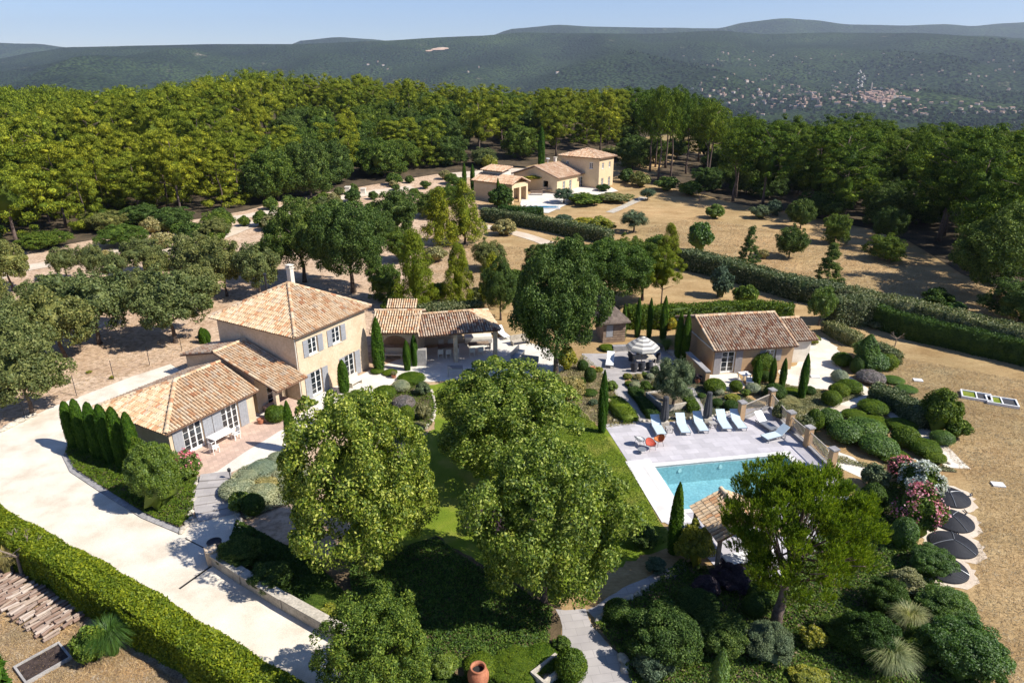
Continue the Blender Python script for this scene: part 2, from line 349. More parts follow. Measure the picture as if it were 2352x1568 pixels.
# ---------------------------------------------------------------- foliage generators
def unit(a): return a / (np.linalg.norm(a, axis=1, keepdims=True) + 1e-9)
def leaf_mesh(P, Nn, size, rng, asp=.55, up=None, jit=.7):
    """one lozenge leaf per point; returns verts and quads"""
    n = len(P); nn = unit(Nn + rng.normal(0, jit, (n, 3)))
    ref = rng.normal(0, 1, (n, 3)) if up is None else np.tile(up, (n, 1)) + rng.normal(0, .35, (n, 3))
    t = ref - (ref * nn).sum(1, keepdims=True) * nn; t = unit(t); b = np.cross(nn, t)
    s = (size * rng.uniform(.7, 1.35, (n, 1))) * .5
    V = np.stack([P + t * s, P + b * s * asp, P - t * s, P - b * s * asp], 1).reshape(-1, 3)
    return V, np.arange(4 * n).reshape(-1, 4)
def sphere_pts(n, rng):
    return unit(rng.normal(0, 1, (n, 3)))
def core_mesh(c, r, rng, nu=14, nv=9, rough=.12):
    """closed lumpy ellipsoid"""
    vs = []; fs = []
    for i in range(nv + 1):
        ph = math.pi * i / nv
        for k in range(nu):
            th = 2 * math.pi * k / nu; q = 1 + rng.normal(0, rough) if 0 < i < nv else 1
            vs.append((c[0] + r[0] * q * math.sin(ph) * math.cos(th), c[1] + r[1] * q * math.sin(ph) * math.sin(th), c[2] + r[2] * q * math.cos(ph)))
    for i in range(nv):
        for k in range(nu): fs.append((i * nu + k, (i + 1) * nu + k, (i + 1) * nu + (k + 1) % nu, i * nu + (k + 1) % nu))
    return np.array(vs), np.array(fs)
def join(parts):
    V = []; Fq = []; o = 0
    for v, f in parts: V.append(v); Fq.append(f + o); o += len(v)
    return np.concatenate(V), [np.concatenate(Fq)]
def crown(name, mat, shape, nclump, per, cr, leaf, seed, asp=.55, core=.6, up=None, flat=1.0, jit=.7, outb=.6, inner=None):
    """shape(rng,k)-> clump centres (k,3) and outward directions; cr = clump radius; per = leaves per clump"""
    rng = np.random.default_rng(seed); C, D = shape(rng, nclump); k = len(C)
    rad = cr * rng.uniform(.65, 1.3, k)
    idx = np.repeat(np.arange(k), per); n = len(idx)
    d = unit(sphere_pts(n, rng) + outb * D[idx] + np.array([0, 0, .25]))
    rr = (rng.uniform(.25, 1, (n, 1))) ** .45 * rad[idx][:, None]
    off = d * rr; off[:, 2] *= flat
    P = C[idx] + off
    parts = [leaf_mesh(P, d, leaf, rng, asp, up, jit)]
    if inner: parts.append(core_mesh((0, 0, inner[2]), (inner[0], inner[0], inner[1]), rng, 9, 9, .25))
    if core:
        for i in range(k):
            if rng.random() < .75:
                parts.append(core_mesh(C[i] - D[i] * rad[i] * .3, (rad[i] * core,) * 2 + (rad[i] * core * flat,), rng, 7, 5, .2))
    V, Fc = join(parts); return mesh_np(name, V, Fc, [mat])
def ell(rx, rz, zc, low=-.5, lump=.18, inner=.25):
    """crown over an ellipsoid, denser on the outside, lumpy"""
    def f(rng, k):
        d = sphere_pts(int(k * 1.6), rng); d = d[d[:, 2] > low][:k]; ph = rng.uniform(0, 6.28, 6)
        q = 1 + lump * (np.sin(3 * np.arctan2(d[:, 1], d[:, 0]) + ph[0]) * .5 + np.sin(5 * d[:, 2] + ph[1]) * .4 + np.sin(5 * np.arctan2(d[:, 0], d[:, 1]) + 4 * d[:, 2] + ph[2]) * .5)
        r = q * np.where(rng.random(len(d)) < inner, rng.uniform(.3, .8, len(d)), rng.uniform(.82, 1.0, len(d)))
        P = d * r[:, None]; P[:, :2] *= rx; P[:, 2] = P[:, 2] * rz + zc
        return P, d
    return f
def cone_shape(r0, z0, z1, pw=.8, tip=.08):
    def f(rng, k):
        t = rng.uniform(0, 1, k) ** 1.25; th = rng.uniform(0, 6.283, k)
        rr = r0 * ((1 - t) ** pw + tip) * rng.uniform(.55, 1.0, k) * (1 + .18 * np.sin(3 * th + 9 * t))
        P = np.stack([rr * np.cos(th), rr * np.sin(th), z0 + (z1 - z0) * t], 1)
        D = unit(np.stack([np.cos(th), np.sin(th), np.full(k, .5)], 1)); return P, D
    return f
def trunk_mesh(name, mat, h, r, seed, limbs=5, spread=2.0, top=1.0, lean=.05, zfrom=.5):
    rng = random.Random(seed); mb = MB()
    pts = [(rng.uniform(-1, 1) * lean * h * (i / 5) * (1 if i else 0), rng.uniform(-1, 1) * lean * h * (i / 5), -.3 + (h + .3) * i / 5) for i in range(6)]
    mb.tube(pts, [r * (1.35 if i == 0 else 1 - .15 * i) for i in range(6)], 8)
    for k in range(limbs):
        a = 6.283 * k / max(1, limbs) + rng.uniform(-.4, .4); z = h * rng.uniform(zfrom, 1); L = spread * rng.uniform(.7, 1.1)
        p0 = Vector((0, 0, z)); p0.x = pts[3][0] * .8; p0.y = pts[3][1] * .8
        p1 = p0 + Vector((math.cos(a) * L * .5, math.sin(a) * L * .5, top * .55)); p2 = p0 + Vector((math.cos(a) * L, math.sin(a) * L, top * rng.uniform(.9, 1.3)))
        mb.tube([p0, p1, p2], [r * .45, r * .3, r * .12], 6)
    return mb.mesh(name, mat, True)
PROTO = {}
def proto(kind, h, w, variants):
    if kind not in ('grass', 'ball_box', 'ball_boxdark', 'bush', 'bigbush', 'hugebush'):
        me = variants[0][0]; c = np.empty(len(me.vertices) * 3, np.float32); me.vertices.foreach_get('co', c); c = c.reshape(-1, 3)
        w = 2 * float(np.percentile(np.abs(c[:, :2]), 99.3)); h = float(np.percentile(c[:, 2], 99.6))
    PROTO[kind] = (h, w, variants)   # variants: list of (crown mesh, trunk mesh or None)
proto('plane', 8.6, 8.4, [(crown('crown', M['plane'], ell(3.9, 3.6, 4.9, -.75, .22, .3), 340, 200, .62, .17, 10 + i, core=0, inner=(1.8, 1.6, 4.9)), trunk_mesh('trunk', M['bark'], 4.5, .22, i, 7, 2.6, 2.0)) for i in range(3)])
proto('oak', 8.6, 7.6, [(crown('crown', M['oak'], ell(3.5, 3.3, 4.9, -.82, .2, .25), 320, 210, .62, .16, 20 + i, core=0, inner=(1.7, 1.6, 5.0)), trunk_mesh('trunk', M['bark'], 4.6, .26, i + 4, 6, 2.2, 2.0)) for i in range(3)])
proto('oakmid', 7.6, 7.6, [(crown('crown', M['oakmid'], ell(3.3, 3.2, 4.1, -.97, .28, .25), 220, 120, .68, .22, 30 + i, core=.35, inner=(2.2, 2.0, 4.0)), trunk_mesh('trunk', M['bark'], 3.6, .22, i + 8, 6, 2.2, 1.8)) for i in range(3)])
proto('truffle', 5.0, 5.2, [(crown('crown', M['oakolive'], ell(2.25, 1.65, 3.1, -.85, .28, .25), 125, 120, .50, .17, 40 + i, core=.35, inner=(1.3, .95, 3.1)), trunk_mesh('trunk', M['bark'], 2.9, .16, i + 12, 6, 1.7, .9, .08)) for i in range(4)])
proto('pine', 15.0, 8.0, [(crown('crown', M['pine'], ell(3.9, 5.2, 9.0, -.9, .38, .2), 78, 190, .98, .25, 50 + i, .36, .45, (0, 0, 1), .72, .35, .55, (1.2, 2.7, 7.4)), trunk_mesh('trunk', M['barkpine'], 12, .2, i + 20, 9, 2.6, 1.2, .03, .3)) for i in range(5)])
proto('pine_dark_backlit', 15.0, 8.0, [(crown('crown', M['pine_dark_backlit'], ell(3.9, 5.2, 9.0, -.9, .38, .2), 78, 190, .98, .25, 60 + i, .36, .45, (0, 0, 1), .72, .35, .55, (1.2, 2.7, 7.4)), trunk_mesh('trunk', M['barkpine'], 12, .2, i + 30, 9, 2.6, 1.2, .03, .3)) for i in range(4)])
proto('pinelow', 12.0, 8.0, [(crown('crown', M['pine'], cone_shape(3.6, .8, 12.0, .5, .2), 88, 180, .9, .26, 150 + i, .36, .45, (0, 0, 1), .72, .35, .5), trunk_mesh('trunk', M['barkpine'], 9, .2, i + 25, 0)) for i in range(3)])
proto('tallpine', 16.0, 8.5, [(crown('crown', M['pine_dark_backlit'], ell(3.6, 4.0, 11.6, -.8, .3, .3), 95, 120, 1.0, .32, 70 + i, .34, 0, (0, 0, 1), .95, .5, .5, (1.3, 1.8, 11.2)), trunk_mesh('trunk', M['barkpine'], 13, .24, i + 40, 8, 2.6, 1.4, .04, .55)) for i in range(3)])
proto('youngpine', 7.5, 4.6, [(crown('crown', M['pineyoung'], cone_shape(1.9, .8, 7.0, .75), 130, 130, .5, .22, 80 + i, .25, 0, (0, 0, 1), 1.2, .5, .4, (.6, 1.8, 3.0)), trunk_mesh('trunk', M['barkpine'], 5.5, .12, i + 50, 6, 1.2, .8, .03, .2)) for i in range(3)])
proto('cone', 6.0, 3.4, [(crown('crown', M['cone'], cone_shape(1.5, .4, 5.8, .9, .04), 110, 90, .38, .2, 90 + i, .3, .5, None, .7, .6, .5), trunk_mesh('trunk', M['bark'], 4, .1, i + 60, 0)) for i in range(2)])
proto('olive', 3.6, 3.6, [(crown('crown', M['olive'], ell(1.5, 1.25, 2.3, -.85, .15, .25), 90, 120, .42, .13, 100 + i, .3, .6), trunk_mesh('trunk', M['bark'], 1.9, .17, i + 70, 5, .9, .7, .06)) for i in range(2)])
def cyp(seed, h=5.0, r=.42, n=7000, mat='cypress', leaf=.15, pw=1.0, blunt=.0):
    rng = np.random.default_rng(seed); t = rng.uniform(0, 1, n); th = rng.uniform(0, 6.283, n)
    prof = (lambda t: np.clip((.8 + .2 * np.sin(np.pi * np.clip(t, 0, 1))) * (1 - np.clip(t, 0, 1) ** 9) ** .5, .05, 1)) if blunt else (lambda t: np.clip(np.sin(np.pi * np.clip(t * .78 + .18, 0, 1)) ** .5 * (1 - np.clip(t, 0, 1) ** 7) ** .5, .05, 1))
    rr = r * prof(t) * (1 + .10 * np.sin(4 * th + 6 * t) + .06 * np.sin(7 * th + 15 * t)) * rng.uniform(.82, 1.06, n)
    P = np.stack([rr * np.cos(th), rr * np.sin(th), .08 + t * (h - .1)], 1); D = np.stack([np.cos(th), np.sin(th), np.full(n, .35)], 1)
    parts = [leaf_mesh(P, D, leaf, rng, .35, (0, 0, 1), .45)]
    nu, nv = 12, 14; vs = []; fs = []
    for i in range(nv + 1):
        tt = i / nv
        for k in range(nu):
            a = 6.283 * k / nu; q = r * .84 * float(prof(np.array([tt]))[0]) * (1 if i < nv else .1); vs.append((q * math.cos(a), q * math.sin(a), .03 + tt * (h - .15)))
    for i in range(nv):
        for k in range(nu): fs.append((i * nu + k, i * nu + (k + 1) % nu, (i + 1) * nu + (k + 1) % nu, (i + 1) * nu + k))
    parts.append((np.array(vs), np.array(fs))); V, Fc = join(parts)
    return mesh_np('foliage', V, Fc, [M[mat]])
proto('cypress', 5.0, .9, [(cyp(200 + i), None) for i in range(3)])
proto('cypfat', 3.6, .95, [(cyp(210 + i, 3.6, .45, 9000, 'cypress', .15, blunt=1.0), None) for i in range(2)])
def shrub(seed, mat, n=5200, leaf=.085, lump=.1, asp=.55, jit=.7, r=.5, h=1.0, low=0.0):
    """unit shrub, about 1 m wide and 1 m tall, sitting on the ground"""
    rng = np.random.default_rng(seed); d = sphere_pts(n, rng); d[:, 2] = np.abs(d[:, 2]) * np.where(rng.random(n) < .15, -.4, 1); d = unit(d)
    ph = rng.uniform(0, 6.28, 4); a = np.arctan2(d[:, 1], d[:, 0])
    q = 1 + lump * (np.sin(3 * a + ph[0]) + np.sin(5 * a + 5 * d[:, 2] + ph[1]) + np.sin(7 * d[:, 2] + 2 * a + ph[2])) * .6
    rr = q * rng.uniform(.80, 1.04, n); P = d * rr[:, None] * r; P[:, 2] = P[:, 2] / r * (h * .56) + h * .42
    P[:, 2] = np.maximum(P[:, 2], .02)
    parts = [leaf_mesh(P, d, leaf, rng, asp, None, jit), core_mesh((0, 0, h * .38), (r * (.82 - lump * .7), r * (.82 - lump * .7), h * (.47 - lump * .5)), rng, 12, 8, lump * .35)]
    V, Fc = join(parts); return mesh_np('shrub', V, Fc, [M[mat]])
for k in ('box', 'boxdark'): proto('ball_' + k, 1, 1, [(shrub(300 + i, k, 7000, .06, .03, jit=.45), None) for i in range(2)])
def dome(rx, rz, zc, low=-.35, lump=.2): return ell(rx, rz, zc, low, lump, .15)
proto('bush', 1, 1, [(crown('shrub', M['oakmid'], dome(.36, .40, .46), 42, 110, .17, .085, 310 + i, core=.55, inner=(.26, .30, .36)), None) for i in range(4)])
proto('bigbush', 1, 1, [(crown('shrub', M['oakmid'], dome(.38, .42, .46), 75, 190, .14, .052, 320 + i, core=.5, inner=(.28, .32, .36)), None) for i in range(4)])
proto('hugebush', 1, 1, [(crown('shrub', M['oakmid'], dome(.40, .44, .46), 130, 300, .115, .030, 330 + i, core=.5, inner=(.30, .34, .36)), None) for i in range(3)])
def blades(seed, n=420, L=1.0, w=.022, mat='pampas'):
    rng = np.random.default_rng(seed); parts = []; k = 5
    V = []; Fq = []
    for i in range(n):
        a = rng.uniform(0, 6.283); out_ = rng.uniform(.15, .75) * L; up_ = L * rng.uniform(.7, 1.15); b = np.array([-math.sin(a), math.cos(a), 0]) * w
        base = np.array([math.cos(a), math.sin(a), 0]) * rng.uniform(0, .12)
        o = len(V)
        for j in range(k):
            t = j / (k - 1); p = base + np.array([math.cos(a) * out_ * t ** 1.5, math.sin(a) * out_ * t ** 1.5, up_ * (t * 1.5 - .95 * t ** 2.4)])
            ww = b * (1 - t * .9); V += [p - ww, p + ww]
        for j in range(k - 1): Fq.append((o + 2 * j, o + 2 * j + 1, o + 2 * j + 3, o + 2 * j + 2))
    return mesh_np('grass_clump', np.array(V), [np.array(Fq)], [M[mat]])
proto('grass', .85, 1.2, [(blades(400 + i, 1500, 1.0, .009), None) for i in range(2)])
RNG = random.Random(7)
def place(kind, x, y, z, h, wid, name, label, cat, group=None, mat=None, var=None, rz=None, sq=1.0, flat=False):
    h0, w0, vs = PROTO[kind]; cr, tr = vs[(RNG.randrange(len(vs)) if var is None else var) % len(vs)]
    s = (wid / w0, wid / w0 * sq, h / h0); rz = RNG.uniform(0, 6.283) if rz is None else rz
    if tr is None:
        o = link(name, cr, None, (x, y, z), mat and M[mat]); o.scale = s; o.rotation_euler = (0, 0, rz); return props(o, label, cat, group)
    e = thing(name, label, cat, (x, y, z), rz, group); e.scale = s
    link('crown', cr, e, None, mat and M[mat]); link('trunk', tr, e); return e
def pt(kind, u, v, top, wpx, name, label, cat, group=None, mat=None, **k):
    """thing standing on the ground seen at (u, v), its top at row `top`, `wpx` wide in the photo"""
    x, y, z = G(u, v); h = max(.15, hgt(top, y) - z); wd = wpx * dist(x, y, z + h * .55) / F
    return place(kind, x, y, z, h, wd, name, label, cat, group, mat, **k)
def ball(u, vc, wpx, hpx, label, cat='shrub', mat='box', kind='ball_box', name='clipped_shrub', group=None, sq=1.0, rz=None):
    """low shrub given by its centre and its picture width and height"""
    v = vc + hpx * .22; x, y, z = G(u, v); wd = wpx / ppm(x, y)
    # picture height of a dome = height*cos + width*sin(view)
    el = math.atan2(H, y); hh = max(.25, (hpx / ppm(x, y) - wd * sq * .55 * math.sin(el)) / math.cos(el) * 1.05)
    return place(kind, x, y, z, min(hh, wd * 1.3), wd, name, label, cat, group, mat, sq=sq, rz=rz)
def hedge(pts, wid, h, name, label, mat, leaf=.14, dens=75, seed=1, wob=.08, group=None, round_=0.0, spikes=False):
    """clipped hedge along a path of world points"""
    rng = np.random.default_rng(seed); P = [np.array(p[:2], float) for p in pts]; seg = [np.linalg.norm(P[i + 1] - P[i]) for i in range(len(P) - 1)]; L = sum(seg)
    loc = (P[0][0], P[0][1], tz(*P[0])); S = []; Nn = []
    cum = np.concatenate([[0], np.cumsum(seg)])
    def frame(s):
        i = min(len(seg) - 1, max(0, np.searchsorted(cum, s) - 1)); t = (s - cum[i]) / seg[i]; d = (P[i + 1] - P[i]) / seg[i]
        return P[i] + (P[i + 1] - P[i]) * t, d, np.array([-d[1], d[0]])
    n = int(L * (2 * h + wid) * dens); ss_ = rng.uniform(0, L, n); q = rng.uniform(-h, wid + h, n)
    endn = int(wid * h * dens)
    for s, a in zip(ss_, q):
        c, d, nn = frame(s); k = wob * (math.sin(s * 1.3 + seed) + math.sin(s * 3.1 + 2 * seed) * .6 + math.sin(s * .4) * .7); j = rng.normal(0, leaf * .35)
        if a < 0: off, z, no = -wid / 2 - k - j, h + a, np.array([*(-nn), .15])
        elif a > wid: off, z, no = wid / 2 + k + j, h - (a - wid), np.array([*nn, .15])
        else: off, z, no = a - wid / 2, h + k + j, np.array([0, 0, 1.0])
        e = abs(off) / (wid / 2)
        if round_ and z > h - round_ and e > .6: z -= round_ * (e - .6) * .9
        gz = tz(c[0], c[1]); S.append((c[0] + nn[0] * off - loc[0], c[1] + nn[1] * off - loc[1], gz + z - loc[2])); Nn.append(no)
    for (s, sg) in ((0, -1), (L, 1)):
        c, d, nn = frame(s)
        for _ in range(endn):
            off = rng.uniform(-wid / 2, wid / 2); z = rng.uniform(0, h); e = rng.normal(0, leaf * .3)
            S.append((c[0] + nn[0] * off + d[0] * (sg * .05 + e) - loc[0], c[1] + nn[1] * off + d[1] * (sg * .05 + e) - loc[1], tz(c[0], c[1]) + z - loc[2])); Nn.append(np.array([d[0] * sg, d[1] * sg, .1]))
    parts = [leaf_mesh(np.array(S), np.array(Nn), leaf, rng, .5, None, .75)]
    vs = []; fs = []; m = max(2, int(L / 1.0)); w2 = wid / 2 * .84
    for i in range(m + 1):
        s = L * i / m; s = min(max(s, .08), L - .08); c, d, nn = frame(s); k = wob * (math.sin(s * 1.3 + seed) + math.sin(s * .4) * .7); gz = tz(c[0], c[1])
        for off, z in ((-w2 - k, -.1), (w2 + k, -.1), (w2 + k - round_ * .5, h * .93 - round_ * .6 + k), (-w2 - k + round_ * .5, h * .93 - round_ * .6 + k)):
            vs.append((c[0] + nn[0] * off - loc[0], c[1] + nn[1] * off - loc[1], gz + z - loc[2]))
    for i in range(m):
        for k in range(4): fs.append((i * 4 + k, i * 4 + (k + 1) % 4, (i + 1) * 4 + (k + 1) % 4, (i + 1) * 4 + k))
    fs += [(0, 3, 2, 1), (m * 4, m * 4 + 1, m * 4 + 2, m * 4 + 3)]
    parts.append((np.array(vs), np.array(fs))); V, Fc = join(parts)
    o = link(name, mesh_np(name, V, Fc, [M[mat]]), None, loc); return props(o, label, 'hedge', group)

# ---------------------------------------------------------------- sheets (ground cover)
def pip(x, y, poly):
    c = False; j = len(poly) - 1
    for i in range(len(poly)):
        xi, yi = poly[i][:2]; xj, yj = poly[j][:2]
        if (yi > y) != (yj > y) and x < (xj - xi) * (y - yi) / (yj - yi) + xi: c = not c
        j = i
    return c
def rough_edge(poly, amp, step=.5, seed=0):
    rng = random.Random(seed); o = []
    for i in range(len(poly)):
        a = poly[i]; b = poly[(i + 1) % len(poly)]; L = math.hypot(b[0] - a[0], b[1] - a[1]); k = max(1, int(L / step))
        for j in range(k):
            t = j / k; nx, ny = -(b[1] - a[1]) / (L + 1e-9), (b[0] - a[0]) / (L + 1e-9); q = rng.gauss(0, amp)
            o.append((a[0] + (b[0] - a[0]) * t + nx * q, a[1] + (b[1] - a[1]) * t + ny * q))
    return o
def sheet(name, poly, z, mat, holes=(), kind='structure', thick=0.0, rough=0.0, seed=0, grid=0):
    if rough: poly = rough_edge(poly, rough, .45, seed)
    vs = [Vector(p[:2]) for p in poly]; loops = [list(range(len(poly)))]; n = len(vs)
    for h in holes:
        vs += [Vector(p[:2]) for p in h]; loops.append(list(range(n, n + len(h)))); n = len(vs)
    ed = [(l[i], l[(i + 1) % len(l)]) for l in loops for i in range(len(l))]
    if grid:
        xs = [p.x for p in vs]; ys = [p.y for p in vs]; x = min(xs)
        while x < max(xs):
            y = min(ys)
            while y < max(ys):
                if pip(x, y, poly): vs.append(Vector((x, y)))
                y += grid
            x += grid
    V, _, Fc, *_r = delaunay_2d_cdt(vs, ed, [], 0, 1e-5)
    tri = []
    for f in Fc:
        cx = sum(V[i].x for i in f) / len(f); cy_ = sum(V[i].y for i in f) / len(f)
        if pip(cx, cy_, poly) and not any(pip(cx, cy_, h) for h in holes): tri.append(tuple(f))
    me = bpy.data.meshes.new(name); verts = [(p.x, p.y, z + tz(p.x, p.y)) for p in V]; faces = tri
    if thick:
        m = len(verts); verts = verts + [(p[0], p[1], p[2] - thick) for p in verts]; cnt = {}
        for f in tri:
            for i in range(len(f)):
                e = (f[i], f[(i + 1) % len(f)]); cnt[e] = 1
        faces = list(tri) + [(b, a, a + m, b + m) for (a, b) in cnt if (b, a) not in cnt]
    me.from_pydata(verts, [], faces); me.materials.append(mat); me.update()
    o = link(name, me); return props(o, kind=kind)
def W(*px): return [G(u, v)[:2] for u, v in px]
def ribbon(name, px, wid, z, mat, step=2.0, kind='structure', wob=.25, seed=1):
    rng = random.Random(seed); P = [Vector(G(u, v)[:2]) for u, v in px]; pts = []
    for i in range(len(P) - 1):
        k = max(1, int((P[i + 1] - P[i]).length / step))
        for j in range(k): pts.append(P[i].lerp(P[i + 1], j / k))
    pts.append(P[-1])
    for _ in range(3): pts = [pts[0]] + [(pts[i - 1] + pts[i] * 2 + pts[i + 1]) / 4 for i in range(1, len(pts) - 1)] + [pts[-1]]
    vs = []; fs = []
    for i, p in enumerate(pts):
        d = (pts[min(i + 1, len(pts) - 1)] - pts[max(0, i - 1)]).normalized(); nn = Vector((-d.y, d.x)); w_ = wid * (1 + rng.uniform(-1, 1) * wob * .4)
        for k in range(5):
            q = p + nn * w_ * (k / 4 - .5); vs.append((q.x, q.y, tz(q.x, q.y) + z))
    for i in range(len(pts) - 1):
        for k in range(4): fs.append((i * 5 + k, (i + 1) * 5 + k, (i + 1) * 5 + k + 1, i * 5 + k + 1))
    me = bpy.data.meshes.new(name); me.from_pydata(vs, [], fs); me.materials.append(mat); me.update()
    return props(link(name, me), kind=kind)
POOL = [(9.0, 38.5), (18.4, 40.07), (19.2, 35.35), (9.8, 33.78)]
POOL2 = [(1, 1)]
# ground: one sheet out to the hills, with the pool cut out
def ground():
    ys = [-12, -6, 0, 5, 10, 14, 18, 22, 26, 30, 34, 38, 42, 46, 50, 55, 60, 66, 72, 80, 88, 96, 105]
    y = 105
    while y < 12000: y *= 1.06; ys.append(y)
    vs = []; na = 44
    for yy in ys:
        for i in range(na + 1):
            a = -1.5 + 3.0 * i / na; vs.append(Vector((a * (max(yy, 0) + 30), yy)))
    n = len(vs); pool = POOL; vs += [Vector(p) for p in pool]
    V, _, Fc, *_r = delaunay_2d_cdt(vs, [(n, n + 1), (n + 1, n + 2), (n + 2, n + 3), (n + 3, n)], [], 0, 1e-4)
    fs = [tuple(f) for f in Fc if not pip(sum(V[i].x for i in f) / 3, sum(V[i].y for i in f) / 3, pool)]
    me = bpy.data.meshes.new('ground'); me.from_pydata([(p.x, p.y, tz(p.x, p.y)) for p in V], [], fs); me.materials.append(M['ground'])
    me.polygons.foreach_set('use_smooth', [True] * len(me.polygons)); me.update(); props(link('ground', me), kind='structure')
ground()
def lerpt(tab, u):
    if u <= tab[0][0]: return tab[0][1]
    for (a, b), (c, d) in zip(tab, tab[1:]):
        if u <= c:
            t = (u - a) / (c - a); return b + (d - b) * (t * t * (3 - 2 * t) * .5 + t * .5)
    return tab[-1][1]
S1 = [(-300, 150), (0, 135), (100, 118), (170, 108), (330, 105), (500, 101), (690, 101), (860, 94), (1100, 82), (1200, 74), (1300, 76), (1480, 77), (1640, 70), (1750, 78), (1900, 74), (2100, 80), (2352, 88), (2700, 95)]
S2 = [(-300, 90), (0, 95), (100, 99), (170, 108), (400, 125), (650, 112), (700, 91), (780, 83), (850, 88), (950, 100), (1100, 90), (1180, 65), (1280, 56), (1350, 60), (1480, 61), (1640, 62), (1700, 49), (1790, 39), (1850, 43), (1930, 53), (2050, 56), (2150, 54), (2210, 59), (2280, 52), (2352, 48), (2700, 42)]
def vnoise(x, y, seed=0):
    def h(i, j): return (math.sin(i * 127.1 + j * 311.7 + seed * 74.7) * 43758.5453) % 1
    i, j = math.floor(x), math.floor(y); fx, fy = x - i, y - j; fx = fx * fx * (3 - 2 * fx); fy = fy * fy * (3 - 2 * fy)
    return (h(i, j) * (1 - fx) + h(i + 1, j) * fx) * (1 - fy) + (h(i, j + 1) * (1 - fx) + h(i + 1, j + 1) * fx) * fy
def hill_z(x, y, tab, y0, yc):
    u = CX + F * (x / y) / _c
    crest = hgt(lerpt(tab, u), yc); t = (y - y0) / (yc - y0)
    base = -138.0
    if t <= 1:
        p = max(0, t) ** 1.35; z = base + (crest - base) * p
        amp = 300 * math.sin(math.pi * min(1, max(0, t))) ** 1.0
        z += amp * ((vnoise(x / 800, y / 2200, 3) - .5) + .5 * (vnoise(x / 350, y / 600, 5) - .5))
        return max(z, base + t * 60)
    return crest - (t - 1) * 900 + 0
def hills(name, tab, y0, yc, mat, nu=300, nv=70):
    vs = []; fs = []
    for j in range(nv + 1):
        y = y0 + (yc * 1.12 - y0) * (j / nv)
        for i in range(nu + 1):
            a = -1.05 + 2.1 * i / nu; x = a * 1.5 * y; vs.append((x, y, hill_z(x, y, tab, y0, yc)))
    for j in range(nv):
        for i in range(nu): k = j * (nu + 1) + i; fs.append((k, k + 1, k + nu + 2, k + nu + 1))
    me = bpy.data.meshes.new(name); me.from_pydata(vs, [], fs); me.materials.append(mat); me.polygons.foreach_set('use_smooth', [True] * len(me.polygons)); me.update()
    props(link(name, me), kind='structure')
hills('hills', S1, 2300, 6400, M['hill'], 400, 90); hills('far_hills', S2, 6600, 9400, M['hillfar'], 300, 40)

def valley():
    vs = []; fs = []; nu, nv = 160, 50
    for j in range(nv + 1):
        y = 650 * (2420 / 650) ** (j / nv)
        for i in range(nu + 1): x = (-1.5 + 3.0 * i / nu) * y; vs.append((x, y, tz(x, y) + 1.5 + 8 * (1 - j / nv) * vnoise(x / 60, y / 60, 9)))
    for j in range(nv):
        for i in range(nu): k = j * (nu + 1) + i; fs.append((k, k + 1, k + nu + 2, k + nu + 1))
    me = bpy.data.meshes.new('valley'); me.from_pydata(vs, [], fs); me.materials.append(M['hill']); me.polygons.foreach_set('use_smooth', [True] * len(me.polygons)); me.update(); props(link('valley', me), kind='structure')
valley()
# ---------------------------------------------------------------- ground cover, paving, pool
P_drive = W((-90, 1010), (0, 985), (75, 955), (130, 930), (175, 915), (300, 868), (395, 838), (412, 850), (330, 900), (250, 940), (222, 965), (160, 1005), (148, 1045), (170, 1085), (235, 1128), (330, 1188), (415, 1222), (440, 1190), (545, 1170), (552, 1230), (510, 1262), (500, 1295), (560, 1335), (650, 1395), (795, 1470), (850, 1530), (900, 1640), (700, 1680), (430, 1480), (200, 1320), (0, 1235), (-90, 1195))
sheet('driveway', P_drive, .012, M['gravel'], rough=.06)
P_lot = W((-90, 1200), (0, 1240), (200, 1325), (430, 1485), (700, 1690), (600, 1760), (200, 1760), (-90, 1760))
sheet('dry_lot', P_lot, .008, M['straw'])
P_terr = W((640, 905), (690, 925), (855, 848), (985, 800), (1165, 772), (1260, 800), (1300, 850), (1235, 868), (1060, 872), (985, 878), (930, 868), (880, 892), (850, 902), (800, 935), (770, 965), (700, 1032), (640, 1048), (560, 1072), (468, 1112), (455, 1075), (400, 1055), (520, 985), (580, 955))
sheet('terrace', P_terr, .020, M['terrace'], rough=.03)
sheet('tiled_patio', W((385, 1058), (430, 1040), (578, 962), (640, 952), (668, 975), (560, 1040), (500, 1082), (462, 1094)), .032, M['redtile'])
sheet('lawn', W((985, 885), (1062, 868), (1240, 870), (1300, 932), (1340, 945), (1385, 990), (1387, 976), (1443, 1062), (1516, 1196), (1560, 1250), (1440, 1290), (1260, 1395), (1100, 1420), (900, 1420), (720, 1330), (850, 1150), (950, 1010), (1000, 985), (990, 930)), .010, M['lawn'], rough=.08)
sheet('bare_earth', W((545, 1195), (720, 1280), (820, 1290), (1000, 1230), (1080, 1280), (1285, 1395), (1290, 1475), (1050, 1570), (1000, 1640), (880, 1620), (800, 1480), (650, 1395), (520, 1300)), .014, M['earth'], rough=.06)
P_deck = W((1387, 975), (1443, 1062), (1518, 1195), (1580, 1230), (1650, 1310), (1790, 1335), (1900, 1250), (1950, 1140), (1905, 1078), (1857, 1018), (1808, 965), (1765, 935), (1700, 940), (1560, 968), (1500, 970))
def offs(poly, d):
    c = (sum(p[0] for p in poly) / 4, sum(p[1] for p in poly) / 4); o = []
    e1 = Vector((poly[1][0] - poly[0][0], poly[1][1] - poly[0][1])).normalized(); e2 = Vector((poly[0][0] - poly[3][0], poly[0][1] - poly[3][1])).normalized()
    sg = [(-1, 1), (1, 1), (1, -1), (-1, -1)]
    return [(p[0] + e1.x * d * a + e2.x * d * b, p[1] + e1.y * d * a + e2.y * d * b) for p, (a, b) in zip(poly, sg)]
COP = offs(POOL, .38)
